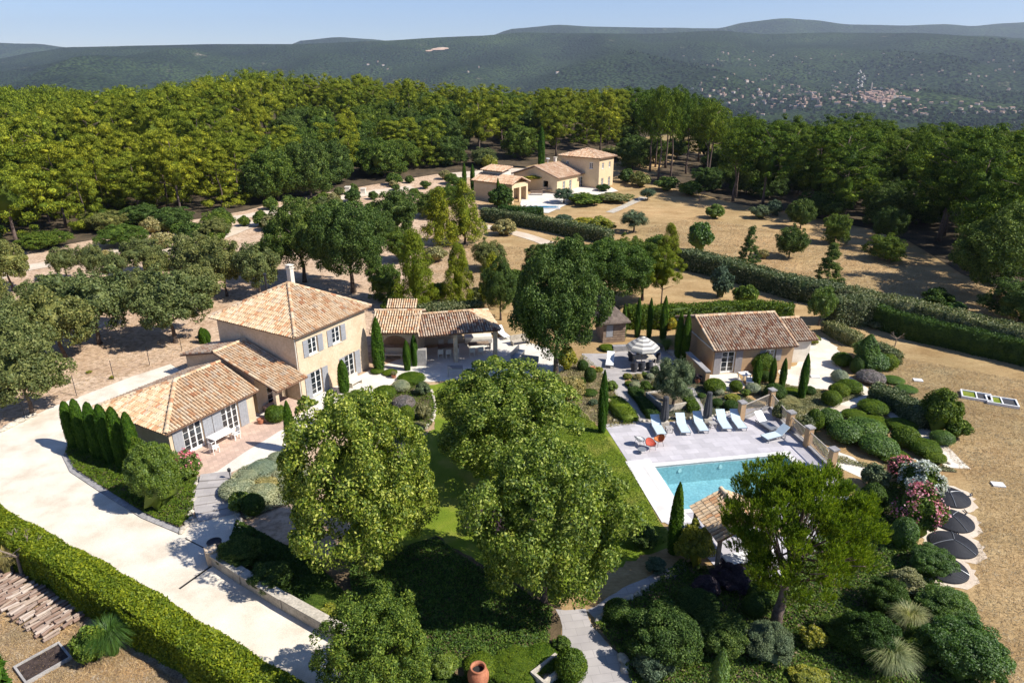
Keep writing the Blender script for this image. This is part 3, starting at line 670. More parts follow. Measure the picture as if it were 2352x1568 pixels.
sheet('pool_deck', P_deck, .030, M['deck'], holes=[COP])
sheet('deck_border', W((1436, 1060), (1492, 1054), (1574, 1178), (1596, 1200), (1520, 1200)), .036, M['coping'], holes=[COP] if False else ())
pool = thing('swimming_pool', 'rectangular turquoise swimming pool beside the grey stone deck', 'swimming pool', (POOL[3][0], POOL[3][1], 0))
def rel(poly, o): return [(p[0] - o[0], p[1] - o[1]) for p in poly]
o3 = POOL[3]
mb = MB(); q = rel(POOL, o3); D_ = 1.45
for i in range(4):
    a, b = q[i], q[(i + 1) % 4]; mb.add([(a[0], a[1], .02), (b[0], b[1], .02), (b[0], b[1], -D_), (a[0], a[1], -D_)], [(0, 1, 2, 3)])
mb.add([(p[0], p[1], -D_) for p in q], [(3, 2, 1, 0)])
e1 = Vector((q[2][0] - q[3][0], q[2][1] - q[3][1], 0)).normalized(); e2 = Vector((q[0][0] - q[3][0], q[0][1] - q[3][1], 0)).normalized()
mb.build('basin', M['basin'], pool)
mb = MB()
for k in range(3):                          # broad steps down the left end
    a = Vector((0, 0, 0)) + e1 * .0; w_ = 1.0 - .33 * k; z1 = -.35 - .33 * k; 
    L = 4.78; b0 = e1 * (w_ if k else 1.0); pts = [(e1 * .003 + e2 * .003), (e1 * (.4 + .35 * k) + e2 * .003), (e1 * (.4 + .35 * k) + e2 * (L - .006)), (e1 * .003 + e2 * (L - .006))]
    mb.prism([(p.x, p.y) for p in pts], -D_ + .005 + .002 * k, z1)
mb.build('steps', M['basin'], pool)
mb = MB(); oc = rel(COP, o3)
for i in range(4):
    a, b, c, d = oc[i], oc[(i + 1) % 4], q[(i + 1) % 4], q[i]
    mb.add([(a[0], a[1], .045), (b[0], b[1], .045), (c[0], c[1], .045), (d[0], d[1], .045), (d[0], d[1], -.08), (c[0], c[1], -.08)], [(3, 2, 1, 0), (3, 4, 5, 2)])
mb.build('coping', M['coping'], pool)
for t_ in (.22, .52):
    p = Vector((q[0][0], q[0][1], 0)).lerp(Vector((q[1][0], q[1][1], 0)), t_) - e2 * .012
    m_ = MB(); m_.tube([p + Vector((0, 0, -.45)), p - e2 * .05 + Vector((0, 0, -.45))], .13, 12); m_.build('pool_light', M['white'], pool)
wt = MB().add([(p[0], p[1], -.12) for p in offs(POOL, -.004)], [(3, 2, 1, 0)]).build('water', M['water']); props(wt, kind='structure')
sheet('garden_path', W((1384, 856), (1434, 858), (1436, 880), (1449, 905), (1464, 928), (1480, 948), (1497, 970), (1462, 975), (1443, 948), (1424, 915), (1410, 900), (1396, 878)), .022, M['deck2'], rough=.03)
sheet('upper_terrace', W((1336, 812), (1400, 812), (1460, 798), (1545, 803), (1565, 828), (1505, 856), (1436, 860), (1384, 858), (1350, 843)), .024, M['deck2'])
sheet('side_path', W((1560, 888), (1594, 890), (1630, 962), (1600, 968), (1584, 935)), .022, M['deck2'], rough=.03)
sheet('studio_patio', W((1612, 862), (1690, 855), (1712, 885), (1700, 900), (1665, 895), (1625, 882)), .024, M['terrace'])
sheet('gravel_court', W((1790, 850), (1830, 838), (1846, 800), (1868, 775), (1896, 776), (1940, 815), (1932, 850), (1940, 872), (1905, 895), (1835, 892), (1790, 878)), .018, M['gravel'], rough=.08)
ribbon('gravel_walk', [(1925, 860), (1962, 880), (1985, 905), (2010, 925), (2055, 950), (2100, 972), (2135, 1002), (2165, 1035), (2200, 1075)], 1.5, .016, M['gravel'], 1.0)
ribbon('gravel_walk', [(1990, 908), (1955, 922), (1915, 938), (1885, 950), (1850, 962)], 1.5, .021, M['gravel'], 1.0, seed=3)
sheet('concrete_path', W((1905, 1030), (1960, 1050), (2000, 1085), (1985, 1100), (1930, 1075), (1895, 1050)), .014, M['terrace'])
sheet('stone_walk', W((1276, 1400), (1345, 1398), (1362, 1440), (1420, 1500), (1455, 1568), (1475, 1640), (1340, 1640), (1310, 1500)), .020, M['deck2'], rough=.04)
sheet('stone_walk', W((1348, 1402), (1430, 1350), (1500, 1318), (1570, 1290), (1580, 1310), (1510, 1340), (1440, 1378), (1378, 1430)), .026, M['deck2'], rough=.04)
P_bed = [W((765, 958), (800, 922), (880, 900), (930, 872), (985, 884), (1002, 940), (992, 978), (950, 1010), (880, 1030), (800, 1010)),
         W((500, 1115), (560, 1072), (640, 1048), (700, 1036), (730, 1140), (640, 1165), (565, 1195), (552, 1165), (520, 1145)),
         W((1240, 868), (1300, 850), (1340, 815), (1390, 860), (1424, 918), (1460, 975), (1387, 985), (1310, 945), (1290, 920)),
         W((1446, 862), (1505, 858), (1580, 850), (1620, 870), (1660, 900), (1700, 905), (1760, 932), (1695, 940), (1630, 962), (1594, 895), (1560, 892), (1598, 966), (1500, 968), (1466, 925)),
         W((1712, 880), (1790, 882), (1905, 900), (1960, 885), (1985, 908), (1880, 945), (1855, 960), (1900, 1040), (2000, 1070), (2170, 1070), (2200, 1085), (1990, 1075), (1905, 1060), (1815, 955), (1770, 930)),
         W((1560, 1290), (1650, 1312), (1790, 1337), (1950, 1145), (2080, 1100), (2110, 1300), (2230, 1400), (2290, 1640), (1480, 1640), (1420, 1500), (1365, 1435), (1500, 1345)),
         W((860, 1600), (960, 1500), (1060, 1560), (1290, 1475), (1320, 1540), (1345, 1640), (860, 1660))]
for i, p in enumerate(P_bed): sheet('garden_soil', p, .006 + .0006 * i, M['soil'], rough=.08, seed=i)
# left bed: a carpet of low ground cover
P_cov = W((152, 1045), (165, 1008), (235, 1000), (330, 1010), (390, 1060), (455, 1078), (452, 1120), (442, 1185), (414, 1216), (332, 1182), (238, 1122), (172, 1080))
sheet('bed_soil', P_cov, .030, M['soil'])
def carpet(name, label, poly, n, h, leaf, mat, seed, z0=.03, asp=.5):
    rng = np.random.default_rng(seed); xs = [p[0] for p in poly]; ys = [p[1] for p in poly]; P = []
    while len(P) < n:
        x = rng.uniform(min(xs), max(xs)); y = rng.uniform(min(ys), max(ys))
        if pip(x, y, poly): P.append((x, y, z0 + h * (.3 + .7 * vnoise(x * 2.2, y * 2.2, seed)) * rng.uniform(.6, 1)))
    P = np.array(P); P[:, 2] += 0 if P[:, 1].max() < 100 else np.array([tz(p[0], p[1]) for p in P]); Nn = np.tile([0, 0, 1.0], (n, 1)); V, Fc = leaf_mesh(P, Nn, leaf, rng, asp, None, .8)
    return props(link(name, mesh_np(name, V, [Fc], [M[mat]])), label, 'ground cover', kind='stuff')
carpet('ground_cover', 'low yellow-green ground cover filling the bed under the cypress row', P_cov, 26000, .32, .12, 'box', 5)
carpet('grass', 'short mown blades over the lawn', W((1303, 940), (1340, 948), (1387, 995), (1443, 1066), (1512, 1192), (1545, 1240), (1440, 1280), (1300, 1330), (1250, 1200), (1280, 1000)), 34000, .06, .07, 'box', 6, .01)
kerb = [(150, 1046), (168, 1082), (236, 1127), (332, 1187), (414, 1221)]
def kerbline(name, px, wd, h, mat, label, cat):
    pts = W(*px); o = (pts[0][0], pts[0][1], 0); mb = MB(); n = len(pts)
    L = []; Rr = []
    for i, p in enumerate(pts):
        a = pts[max(0, i - 1)]; b = pts[min(n - 1, i + 1)]; l = math.hypot(b[0] - a[0], b[1] - a[1]); nx, ny = -(b[1] - a[1]) / l, (b[0] - a[0]) / l
        L.append((p[0] + nx * wd / 2 - o[0], p[1] + ny * wd / 2 - o[1])); Rr.append((p[0] - nx * wd / 2 - o[0], p[1] - ny * wd / 2 - o[1]))
    vs = [(*p, h) for p in L] + [(*p, h) for p in Rr] + [(*p, -.1) for p in L] + [(*p, -.1) for p in Rr]; fs = []
    for i in range(n - 1): fs += [(i, n + i, n + i + 1, i + 1), (2 * n + i, i, i + 1, 2 * n + i + 1), (n + i, 3 * n + i, 3 * n + i + 1, n + i + 1)]
    fs += [(0, 2 * n, 3 * n, n), (n - 1, 2 * n - 1, 4 * n - 1, 3 * n - 1)]
    mb.add(vs, fs); ob = mb.build(name, mat, None, o); return props(ob, label, cat)
kerbline('bed_kerb', kerb, .35, .07, M['stonegrey'], 'curved grey stone kerb edging the bed of ground cover along the driveway', 'kerb')
# tracks behind, orchard soil and far roads
ribbon('farm_track', [(-60, 660), (0, 625), (60, 615), (160, 600), (250, 583), (330, 562), (410, 540), (470, 515), (560, 500), (640, 485)], 3.4, .05, M['sand'])
ribbon('farm_track', [(330, 600), (430, 565), (500, 545), (560, 520), (620, 505), (700, 480), (790, 455), (870, 440), (950, 432)], 3.8, .06, M['sand'], seed=4)
ribbon('far_drive', [(1030, 405), (1080, 400), (1130, 392), (1200, 396), (1260, 400), (1300, 384)], 7, .06, M['sand'], seed=5)
ribbon('field_path', [(1480, 455), (1445, 470), (1420, 483), (1400, 490)], 1.6, .05, M['stone'], seed=6)
ribbon('field_track', [(1110, 520), (1160, 530), (1220, 545), (1260, 560)], 2.5, .05, M['sand'], seed=7)
sheet('far_terrace', W((1195, 470), (1200, 450), (1290, 436), (1390, 425), (1420, 440), (1330, 460), (1290, 478), (1260, 492), (1200, 490)), .10, M['terrace'])
sheet('driveway_strip', W((180, 912), (300, 866), (392, 836), (404, 848), (330, 890), (250, 930)), .019, M['gravel'])

# ---------------------------------------------------------------- building parts
def tiles(pts, mt, parent, name='roof', cw=.235, rl=.40, th=.09, seed=0, lift=.05, bed='tilebed'):
    """pts: planar polygon, first two points = eave from left to right seen from outside"""
    P = [Vector(p) for p in pts]; u = (P[1] - P[0]).normalized(); nrm = (P[1] - P[0]).cross(P[-1] - P[0]).normalized(); w = nrm.cross(u)
    if nrm.z < 0: nrm = -nrm; w = -w
    if w.z < 0: w = -w
    q = [((p - P[0]).dot(u), (p - P[0]).dot(w)) for p in P]; mb = MB(); mb.slab([tuple(p) for p in (P if (P[1] - P[0]).cross(P[2] - P[0]).z > 0 else P[::-1])], th)
    roof = mb.build(name, M[bed], parent); rng = random.Random(seed); V = []; Fq = []
    umin = min(a[0] for a in q); umax = max(a[0] for a in q); wmax = max(a[1] for a in q); nc = int(round((umax - umin) / cw)); cw = (umax - umin) / nc
    nr = int(math.ceil(wmax / rl)); arc = [(-.36, .0), (-.27, .62), (0, 1.15), (.27, .62), (.36, .0)]
    for c in range(nc):
        uc = umin + (c + .5) * cw; jz = rng.uniform(-.006, .006)
        for r in range(nr):
            w0 = r * rl - .06; w1 = w0 + rl * 1.08
            if not pip(uc, w0 + rl * .55, q): 
                if not pip(uc, w0 + rl * .2, q): continue
                w1 = w0 + rl * .5
            j = rng.uniform(-.012, .012); k = rng.uniform(-.012, .012); b = len(V)
            for ww, rise, sh in ((w0, .035, j), (w1, .0, 0)):
                for a, h in arc:
                    p = P[0] + u * (uc + (a * cw * 1.0) + sh) + w * (ww + k) + nrm * (.012 + h * cw * .40 + rise + jz); V.append(tuple(p))
            b2 = len(V)
            for i in range(4): Fq.append((b + i, b + i + 1, b + 6 + i, b + 5 + i))
    if V: link('tiles', mesh_np('tiles', V, [np.array(Fq)], [M[mt]]), roof)
    return roof
def ridge(p0, p1, mt, parent, seed=0, r=.13, name='ridge_tiles'):
    p0 = Vector(p0); p1 = Vector(p1); L = (p1 - p0).length; n = max(1, int(L / .42)); d = (p1 - p0) / n; u = d.normalized(); s = u.cross(Vector((0, 0, 1))).normalized(); up = s.cross(u)
    V = []; Fq = []; rng = random.Random(seed)
    for i in range(n):
        a = p0 + d * i; b = len(V)
        for t, k in ((-.04, 1.12), (1.02, .92)):
            for g in range(7):
                th = math.pi * g / 6; V.append(tuple(a + d * t + s * math.cos(th) * r * k + up * (math.sin(th) * r * k - .01)))
        for g in range(6): Fq.append((b + g, b + g + 1, b + 8 + g, b + 7 + g))
    link(name, mesh_np(name, V, [np.array(Fq)], [M[mt]]), parent)
def wall(mb, p0, p1, h, th=.3, ops=(), z0=-.3, inset0=0, inset1=0):
    """wall from p0 to p1, outer face on the right-hand side"""
    a = Vector((*p0, 0)); b = Vector((*p1, 0)); L = (b - a).length; u = (b - a).normalized(); n = Vector((-u.y, u.x, 0))
    Mx = Matrix(((u.x, n.x, 0, a.x), (u.y, n.y, 0, a.y), (0, 0, 1, 0), (0, 0, 0, 1))); old = mb.M; mb.M = (old @ Mx) if old else Mx
    xs = sorted({inset0, L - inset1, *[o[0] for o in ops], *[o[1] for o in ops]})
    for x0, x1 in zip(xs, xs[1:]):
        if x1 - x0 < 1e-4: continue
        o = [o for o in ops if o[0] < (x0 + x1) / 2 < o[1]]; z = z0
        for oo in sorted(o, key=lambda t: t[2]):
            if oo[2] > z + 1e-4: mb.box(x0, x1, 0, th, z, oo[2])
            z = oo[3]
        if h > z + 1e-4: mb.box(x0, x1, 0, th, z, h)
    mb.M = old; return Mx
def window(parent, Mx, x0, x1, z0, z1, leaves=2, rows=4, door=True, shut=True, smat='shutter', sw=None, fd=.10, arch=False):
    """casement or French door filling an opening of a wall made by wall(); shutters folded back on both sides"""
    name = 'french_door' if door else 'window'; w_ = x1 - x0; m = MB(); m.M = Mx; t = .055; y0, y1 = fd, fd + .07
    m.box(x0 - .0, x0 + t, y0, y1, z0, z1); m.box(x1 - t, x1, y0, y1, z0, z1); m.box(x0 + t, x1 - t, y0, y1, z1 - t, z1); m.box(x0 + t, x1 - t, y0, y1, z0, z0 + t)
    lw = (w_ - 2 * t) / leaves
    for i in range(leaves):
        a = x0 + t + lw * i; b = a + lw; g = .05; ya, yb = y0 + .01, y1 - .012
        m.box(a + .002, a + g, ya, yb, z0 + t, z1 - t); m.box(b - g, b - .002, ya, yb, z0 + t, z1 - t); m.box(a + g, b - g, ya, yb, z1 - t - .07, z1 - t); m.box(a + g, b - g, ya, yb, z0 + t, z0 + t + (.14 if door else .07))
        for r in range(1, rows):
            z = z0 + t + (z1 - z0 - 2 * t) * r / rows; m.box(a + g, b - g, ya + .012, yb - .005, z - .014, z + .014)
    f = m.build(name, M['white'], parent)
    gm = MB(); gm.M = Mx; gm.box(x0 + t, x1 - t, y1 - .045, y1 - .035, z0 + t, z1 - t); gm.build('glass', M['glass'], f)
    if not door or True:
        s = MB(); s.M = Mx; s.box(x0 - .06, x1 + .06, -.05, fd - .003, z0 - .07, z0 - .002); s.build('sill', M['trim'], f)
    if shut:
        sw = sw or w_ / 2
        for (a, b) in ((x0 - sw - .02, x0 - .02), (x1 + .02, x1 + sw + .02)):
            s = MB(); s.M = Mx; s.box(a, b, -.055, -.015, z0 + .02, z1 - .01)
            for zz in (z0 + .25, z1 - .3): s.box(a + .03, b - .03, -.068, -.0552, zz, zz + .09)
            n = max(2, int((b - a) / .16))
            for i in range(1, n): xx = a + (b - a) * i / n; s.box(xx - .006, xx + .006, -.060, -.0551, z0 + .02, z1 - .01)
            s.build('shutter', M[smat], parent)
def band(parent, pts, z0, z1, out_, mat='trim', name='cornice', w_=.1):
    m = MB(); n = len(pts)
    for i in range(n):
        a = Vector((*pts[i], 0)); b = Vector((*pts[(i + 1) % n], 0)); u = (b - a).normalized(); L = (b - a).length; nn = Vector((-u.y, u.x, 0))
        m.M = Matrix(((u.x, nn.x, 0, a.x), (u.y, nn.y, 0, a.y), (0, 0, 1, 0), (0, 0, 0, 1)))
        e = out_ if i % 2 == 0 else -.004
        m.box(-e, L + e, -out_, -.003 if i % 2 == 0 else -.003, z0, z1)
    m.build(name, M[mat], parent)
ANG = math.atan2(.872, .49)
# ---- two-storey tower
tw = thing('tower_house', 'two-storey ochre house with pyramid tiled roof and grey shutters', 'house', (-16.29, 47.85, 0), ANG)
TW, TD, TE = 7.8, 8.8, 5.62
mb = MB(); f1 = [(1.05, 2.25, 0.02, 2.15), (4.9, 6.1, 0.02, 2.15), (1.15, 2.15, 3.55, 4.95), (3.75, 4.75, 3.55, 4.95)]
Mf = wall(mb, (0, 0), (TW, 0), TE, ops=f1)
wall(mb, (TW, 0), (TW, TD), TE, inset0=.3, inset1=.3); wall(mb, (TW, TD), (0, TD), TE); wall(mb, (0, TD), (0, 0), TE, inset0=.3, inset1=.3)
mb.build('wall', M['stucco'], tw)
for i, (a, b, c, d) in enumerate(f1): window(tw, Mf, a, b, c, d, 2, 4 if c < 1 else 3, c < 1, sw=.62 if c < 1 else .52)
band(tw, [(0, 0), (TW, 0), (TW, TD), (0, TD)], TE - .16, TE - .02, .09); 
E_ = .42; ap = (TW / 2, TD / 2, 8.02); cs = [(-E_, -E_, 5.62), (TW + E_, -E_, 5.62), (TW + E_, TD + E_, 5.62), (-E_, TD + E_, 5.62)]
for i in range(4): tiles([cs[i], cs[(i + 1) % 4], ap], 'tile', tw, seed=i)
for i in range(4): ridge(Vector(cs[i]) + Vector((0, 0, .06)), Vector(ap) + Vector((0, 0, .08)), 'tile', tw, i)
m = MB(); m.box(5.7, 6.1, 6.0, 6.45, 6.2, 8.6); ch = m.build('chimney', M['trim'], tw)
m = MB(); m.box(5.63, 6.17, 5.93, 6.52, 8.6, 8.68); m.box(5.7, 5.77, 6.0, 6.07, 8.68, 8.83); m.box(6.03, 6.1, 6.0, 6.07, 8.68, 8.83); m.box(5.7, 5.77, 6.38, 6.45, 8.68, 8.83); m.box(6.03, 6.1, 6.38, 6.45, 8.68, 8.83); m.box(5.64, 6.16, 5.94, 6.51, 8.83, 8.89); m.build('chimney_cap', M['trim'], ch)
MB().lathe([(.09, 6.9), (.09, 8.15), (.15, 8.2), (.15, 8.32), (.02, 8.4)], 12, (4.3, 7.5)).build('flue_pipe', M['iron'], tw)
m = MB(); m.tube([(-.08, .06, .1), (-.08, .06, 5.4)], .045, 8); m.build('downpipe', M['trim'], tw)
# ---- low front wing
wg = thing('low_wing', 'single-storey wing with hipped tiled roof and two tall French doors', 'house', (-22.38, 39.1, 0), ANG)
WW, WD, WE = 6.9, 7.0, 2.38
f2 = [(.98, 2.52, .03, 2.12), (4.05, 5.5, .03, 2.12)]
mb = MB(); Mw = wall(mb, (0, 0), (WW, 0), WE, ops=f2); wall(mb, (WW, 0), (WW, WD), WE, inset0=.3, inset1=.3); wall(mb, (WW, WD), (0, WD), WE); wall(mb, (0, WD), (0, 0), WE, inset0=.3, inset1=.3)
rz_ = 3.8; mb.add([(WW - .3, .02, WE), (WW - .3, WD - .02, WE), (WW - .3, WD / 2, rz_ - .1), (WW, .02, WE), (WW, WD - .02, WE), (WW, WD / 2, rz_ - .1)], [(0, 1, 2), (5, 4, 3), (0, 3, 4, 1), (1, 4, 5, 2), (2, 5, 3, 0)])
mb.build('wall', M['stucco'], wg)
for a, b, c, d in f2: window(wg, Mw, a, b, c, d, 3 if a < 2 else 3, 4, True, sw=.72)
band(wg, [(0, 0), (WW, 0), (WW, WD), (0, WD)], WE - .13, WE - .015, .08)
e = .4; A, B, C_, D2 = (-e, -e, 2.38), (WW + .3, -e, 2.38), (WW + .3, WD + e, 2.38), (-e, WD + e, 2.38); r1 = (3.4, WD / 2, rz_); r2 = (WW + .3, WD / 2, rz_)
tiles([A, B, r2, r1], 'tile', wg, seed=5); tiles([C_, D2, r1, r2], 'tile_old', wg, seed=6); tiles([D2, A, r1], 'tile', wg, seed=7)
Z = Vector((0, 0, .07))
ridge(Vector(r1) + Z, Vector(r2) + Z, 'tile', wg, 1); ridge(Vector(A) + Z, Vector(r1) + Z, 'tile', wg, 2, .15); ridge(Vector(D2) + Z, Vector(r1) + Z, 'tile', wg, 3)
# ---- covered porch between wing and tower
pc = thing('covered_porch', 'small gabled tiled porch roof between the wing and the tower house', 'porch', (-17.0, 44.6, 0), ANG)
PW, PR, PB = 3.05, 6.5, 10.6; ze, zr, zb = 2.5, 4.25, 3.2
tiles([(0, 0, ze), (PW, 0, ze), (PW, PR, zr), (0, PR, zr)], 'tile', pc, seed=8); tiles([(PW, PB, zb), (0, PB, zb), (0, PR, zr), (PW, PR, zr)], 'tile_old', pc, seed=9)
ridge((0, PR, zr + .07), (PW, PR, zr + .07), 'tile', pc, 4); ridge((.08, 0, ze + .04), (.08, PR, zr + .05), 'tile', pc, 5, .1, 'verge_tiles')
mb = MB(); Mp = wall(mb, (.25, 2.6), (PW - .02, 2.6), 3.0, ops=[(1.0, 2.0, .05, 2.15)]); 
mb.add([(.28, 2.62, -.3), (.55, 2.62, -.3), (.55, PB - .3, -.3), (.28, PB - .3, -.3), (.28, 2.62, 3.05), (.55, 2.62, 3.05), (.55, PR, zr - .12), (.28, PR, zr - .12), (.55, PB - .3, zb - .05), (.28, PB - .3, zb - .05)],
       [(0, 4, 7, 9, 3), (1, 2, 8, 6, 5), (4, 5, 6, 7), (7, 6, 8, 9), (3, 9, 8, 2), (0, 1, 5, 4)])
mb.build('wall', M['stucco'], pc); window(pc, Mp, 1.0, 2.0, .05, 2.15, 1, 4, True, False)
m = MB(); m.box(.12, .42, .35, .65, -.1, ze - .02); m.build('post', M['stucco'], pc)
m = MB(); m.box(.1, PW - .05, .42, .58, ze - .02, ze + .14); m.build('beam', M['wood'], pc)
m = MB()
for k in range(3): m.box(.6, 2.6, -.2 + .32 * k, 2.5, .0 + .001 * k, .16 * (k + 1))
m.build('steps', M['redtile'], pc)
# ---- arched loggia and open dining shelter
lg = thing('arched_loggia', 'tiled loggia with a wide plastered arch beside the tower house', 'loggia', (-12.25, 55.55, 0), 0)
LW = 4.0
mb = MB()
n = 18; zc, rr_, x0, x1 = 1.35, 1.35, .75, 3.35; cx_ = (x0 + x1) / 2; hw = (x1 - x0) / 2
front = [(0, -.3), (x0, -.3)] + [(cx_ - hw * math.cos(math.pi * i / n), zc + rr_ * math.sin(math.pi * i / n)) for i in range(n + 1)] + [(x1, -.3), (LW, -.3), (LW, 3.0), (0, 3.0)]
for yy, flip in ((0, False), (.35, True)):
    top = [(0, 3.0), (LW, 3.0)]; arc = front[2:3 + n]; base = [(p[0], yy, p[1]) for p in arc]
    V = base + [(p[0], yy, 3.0) for p in arc]; k = len(arc); fs = [(i, i + 1, k + i + 1, k + i) for i in range(k - 1)]
    V += [(0, yy, -.3), (x0, yy, -.3), (x0, yy, zc), (x0, yy, 3.0), (0, yy, 3.0), (x1, yy, -.3), (LW, yy, -.3), (LW, yy, 3.0), (x1, yy, 3.0), (x1, yy, zc)]; b = 2 * k
    fs += [(b, b + 1, b + 2, b + 3, b + 4), (b + 5, b + 6, b + 7, b + 8, b + 9)]
    mb.add(V, [f[::-1] for f in fs] if flip else fs)
arc = front[1:4 + n]; mb.add([(p[0], 0, p[1]) for p in arc] + [(p[0], .35, p[1]) for p in arc], [(i, len(arc) + i, len(arc) + i + 1, i + 1) for i in range(len(arc) - 1)])
mb.add([(0, 0, -.3), (0, .35, -.3), (0, .35, 3), (0, 0, 3)], [(0, 1, 2, 3)][::-1]); mb.add([(LW, 0, -.3), (LW, .35, -.3), (LW, .35, 3), (LW, 0, 3)], [(0, 1, 2, 3)])
wall(mb, (LW, .36), (LW, 5.0), 3.0); wall(mb, (LW - .3, 5.0), (0, 5.0), 3.0)
mb.build('wall', M['stucco'], lg)
tiles([(-.1, -.45, 3.05), (LW + .15, -.45, 3.05), (LW + .15, 2.6, 4.05), (-.1, 2.6, 4.05)], 'tile', lg, seed=11, cw=.22); tiles([(LW + .15, 5.4, 3.15), (-.1, 5.4, 3.15), (-.1, 2.6, 4.05), (LW + .15, 2.6, 4.05)], 'tile_old', lg, seed=12, cw=.22)
ridge((-.1, 2.6, 4.12), (LW + .15, 2.6, 4.12), 'tile', lg, 6); ridge((LW + .05, -.45, 3.1), (LW + .05, 2.6, 4.1), 'tile', lg, 7, .1, 'verge_tiles')
tiles([(.6, 4.2, 3.75), (3.4, 4.2, 3.75), (3.4, 5.4, 4.2), (.6, 5.4, 4.2)], 'tile', lg, seed=13, cw=.22)
m = MB(); m.tube([(.55, -.03, 2.1), (.55, -.09, 2.1)], .28, 16); m.build('wall_plate', M['white'], lg)
an = math.atan2(.24, .97)
ds = thing('dining_shelter', 'open dining shelter with long tiled roof on plastered posts', 'shelter', (-8.1, 54.75, 0), an)
SW, SD = 7.3, 5.6; z0_, z1_ = 2.82, 3.85
A, B, C_, D2 = (0, 0, z0_), (SW, 0, z0_), (SW, SD, z0_), (0, SD, z0_); r1 = (0, SD / 2, z1_); r2 = (SW - 2.4, SD / 2, z1_)
tiles([A, B, r2, r1], 'tile_old', ds, seed=14, cw=.22); tiles([C_, D2, r1, r2], 'tile_old', ds, seed=15, cw=.22); tiles([B, C_, r2], 'tile', ds, seed=16, cw=.22)
ridge(Vector(r1) + Z, Vector(r2) + Z, 'tile', ds, 8); ridge(Vector(B) + Z, Vector(r2) + Z, 'tile', ds, 9); ridge(Vector(C_) + Z, Vector(r2) + Z, 'tile', ds, 10)
for x, y in ((3.3, .4), (6.9, .4), (6.9, SD - .4)):
    m = MB(); m.box(x - .17, x + .17, y - .17, y + .17, -.1, z0_ + .06); m.build('post', M['stucco'], ds)
m = MB(); m.box(.1, SW - .2, .32, .5, z0_ + .065, z0_ + .2); m.build('beam', M['wood'], ds)
mb = MB(); wall(mb, (SW - 3.6, SD - .2), (.1, SD - .2), z0_ + .1, ops=[(1.4, 2.6, 1.2, 2.2)]); mb.build('wall', M['stucco'], ds)
# ---- guest studio by the pool
an2 = math.atan2(.16, .987)
h2 = thing('pool_studio', 'low brown-ochre studio with ribbed tiled gable roof behind the pool deck', 'house', (17.0, 53.15, 0), an2)
HW, HD, HE, HR = 7.3, 8.0, 2.32, 3.85
ops = [(.75, 2.0, .05, 2.08), (4.75, 5.65, .95, 2.0)]
mb = MB(); Mh = wall(mb, (0, 0), (HW, 0), HE, ops=ops); wall(mb, (HW, 0), (HW, HD), HE, inset0=.3, inset1=.3); wall(mb, (HW, HD), (0, HD), HE); wall(mb, (0, HD), (0, 0), HE, inset0=.3, inset1=.3)
for xa, xb in ((0, .3), (HW - .3, HW)):
    mb.add([(xa, .02, HE), (xa, HD - .02, HE), (xa, HD / 2, HR - .12), (xb, .02, HE), (xb, HD - .02, HE), (xb, HD / 2, HR - .12)], [(0, 2, 1), (3, 4, 5), (0, 1, 4, 3), (1, 2, 5, 4), (2, 0, 3, 5)])
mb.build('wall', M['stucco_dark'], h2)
window(h2, Mh, *ops[0], 2, 4, True, True, 'shutter_dark', .62); window(h2, Mh, *ops[1], 2, 3, False, True, 'shutter_dark', .52)
band(h2, [(0, 0), (HW, 0), (HW, HD), (0, HD)], HE - .12, HE - .015, .08)
tiles([(-.15, -.4, HE), (HW + .15, -.4, HE), (HW + .15, HD / 2, HR), (-.15, HD / 2, HR)], 'tile_old', h2, seed=17, cw=.23); tiles([(HW + .15, HD + .4, HE), (-.15, HD + .4, HE), (-.15, HD / 2, HR), (HW + .15, HD / 2, HR)], 'tile_old', h2, seed=18, cw=.23)
ridge((-.15, HD / 2, HR + .07), (HW + .15, HD / 2, HR + .07), 'tile', h2, 11)
for x in (-.1, HW + .1): ridge((x, -.4, HE + .04), (x, HD / 2, HR + .05), 'tile', h2, 12, .1, 'verge_tiles')
# annex
ax = thing('studio_annex', 'small tiled annex with pale wall at the right end of the pool studio', 'annex', (24.55, 55.75, 0), an2)
mb = MB(); wall(mb, (0, 0), (1.9, 0), 2.1, ops=[]); wall(mb, (1.9, 0), (1.9, 4.4), 2.1, inset0=.3); mb.build('wall', M['trim'], ax)
tiles([(-.3, -.4, 2.22), (2.3, -.4, 2.22), (1.9, 2.4, 3.3), (-.3, 2.4, 3.3)], 'tile_old', ax, seed=19, cw=.23); tiles([(1.9, 5.0, 2.3), (-.3, 5.0, 2.3), (-.3, 2.4, 3.3), (1.9, 2.4, 3.3)], 'tile_old', ax, seed=20, cw=.23)
ridge((-.3, 2.4, 3.37), (1.9, 2.4, 3.37), 'tile', ax, 13)
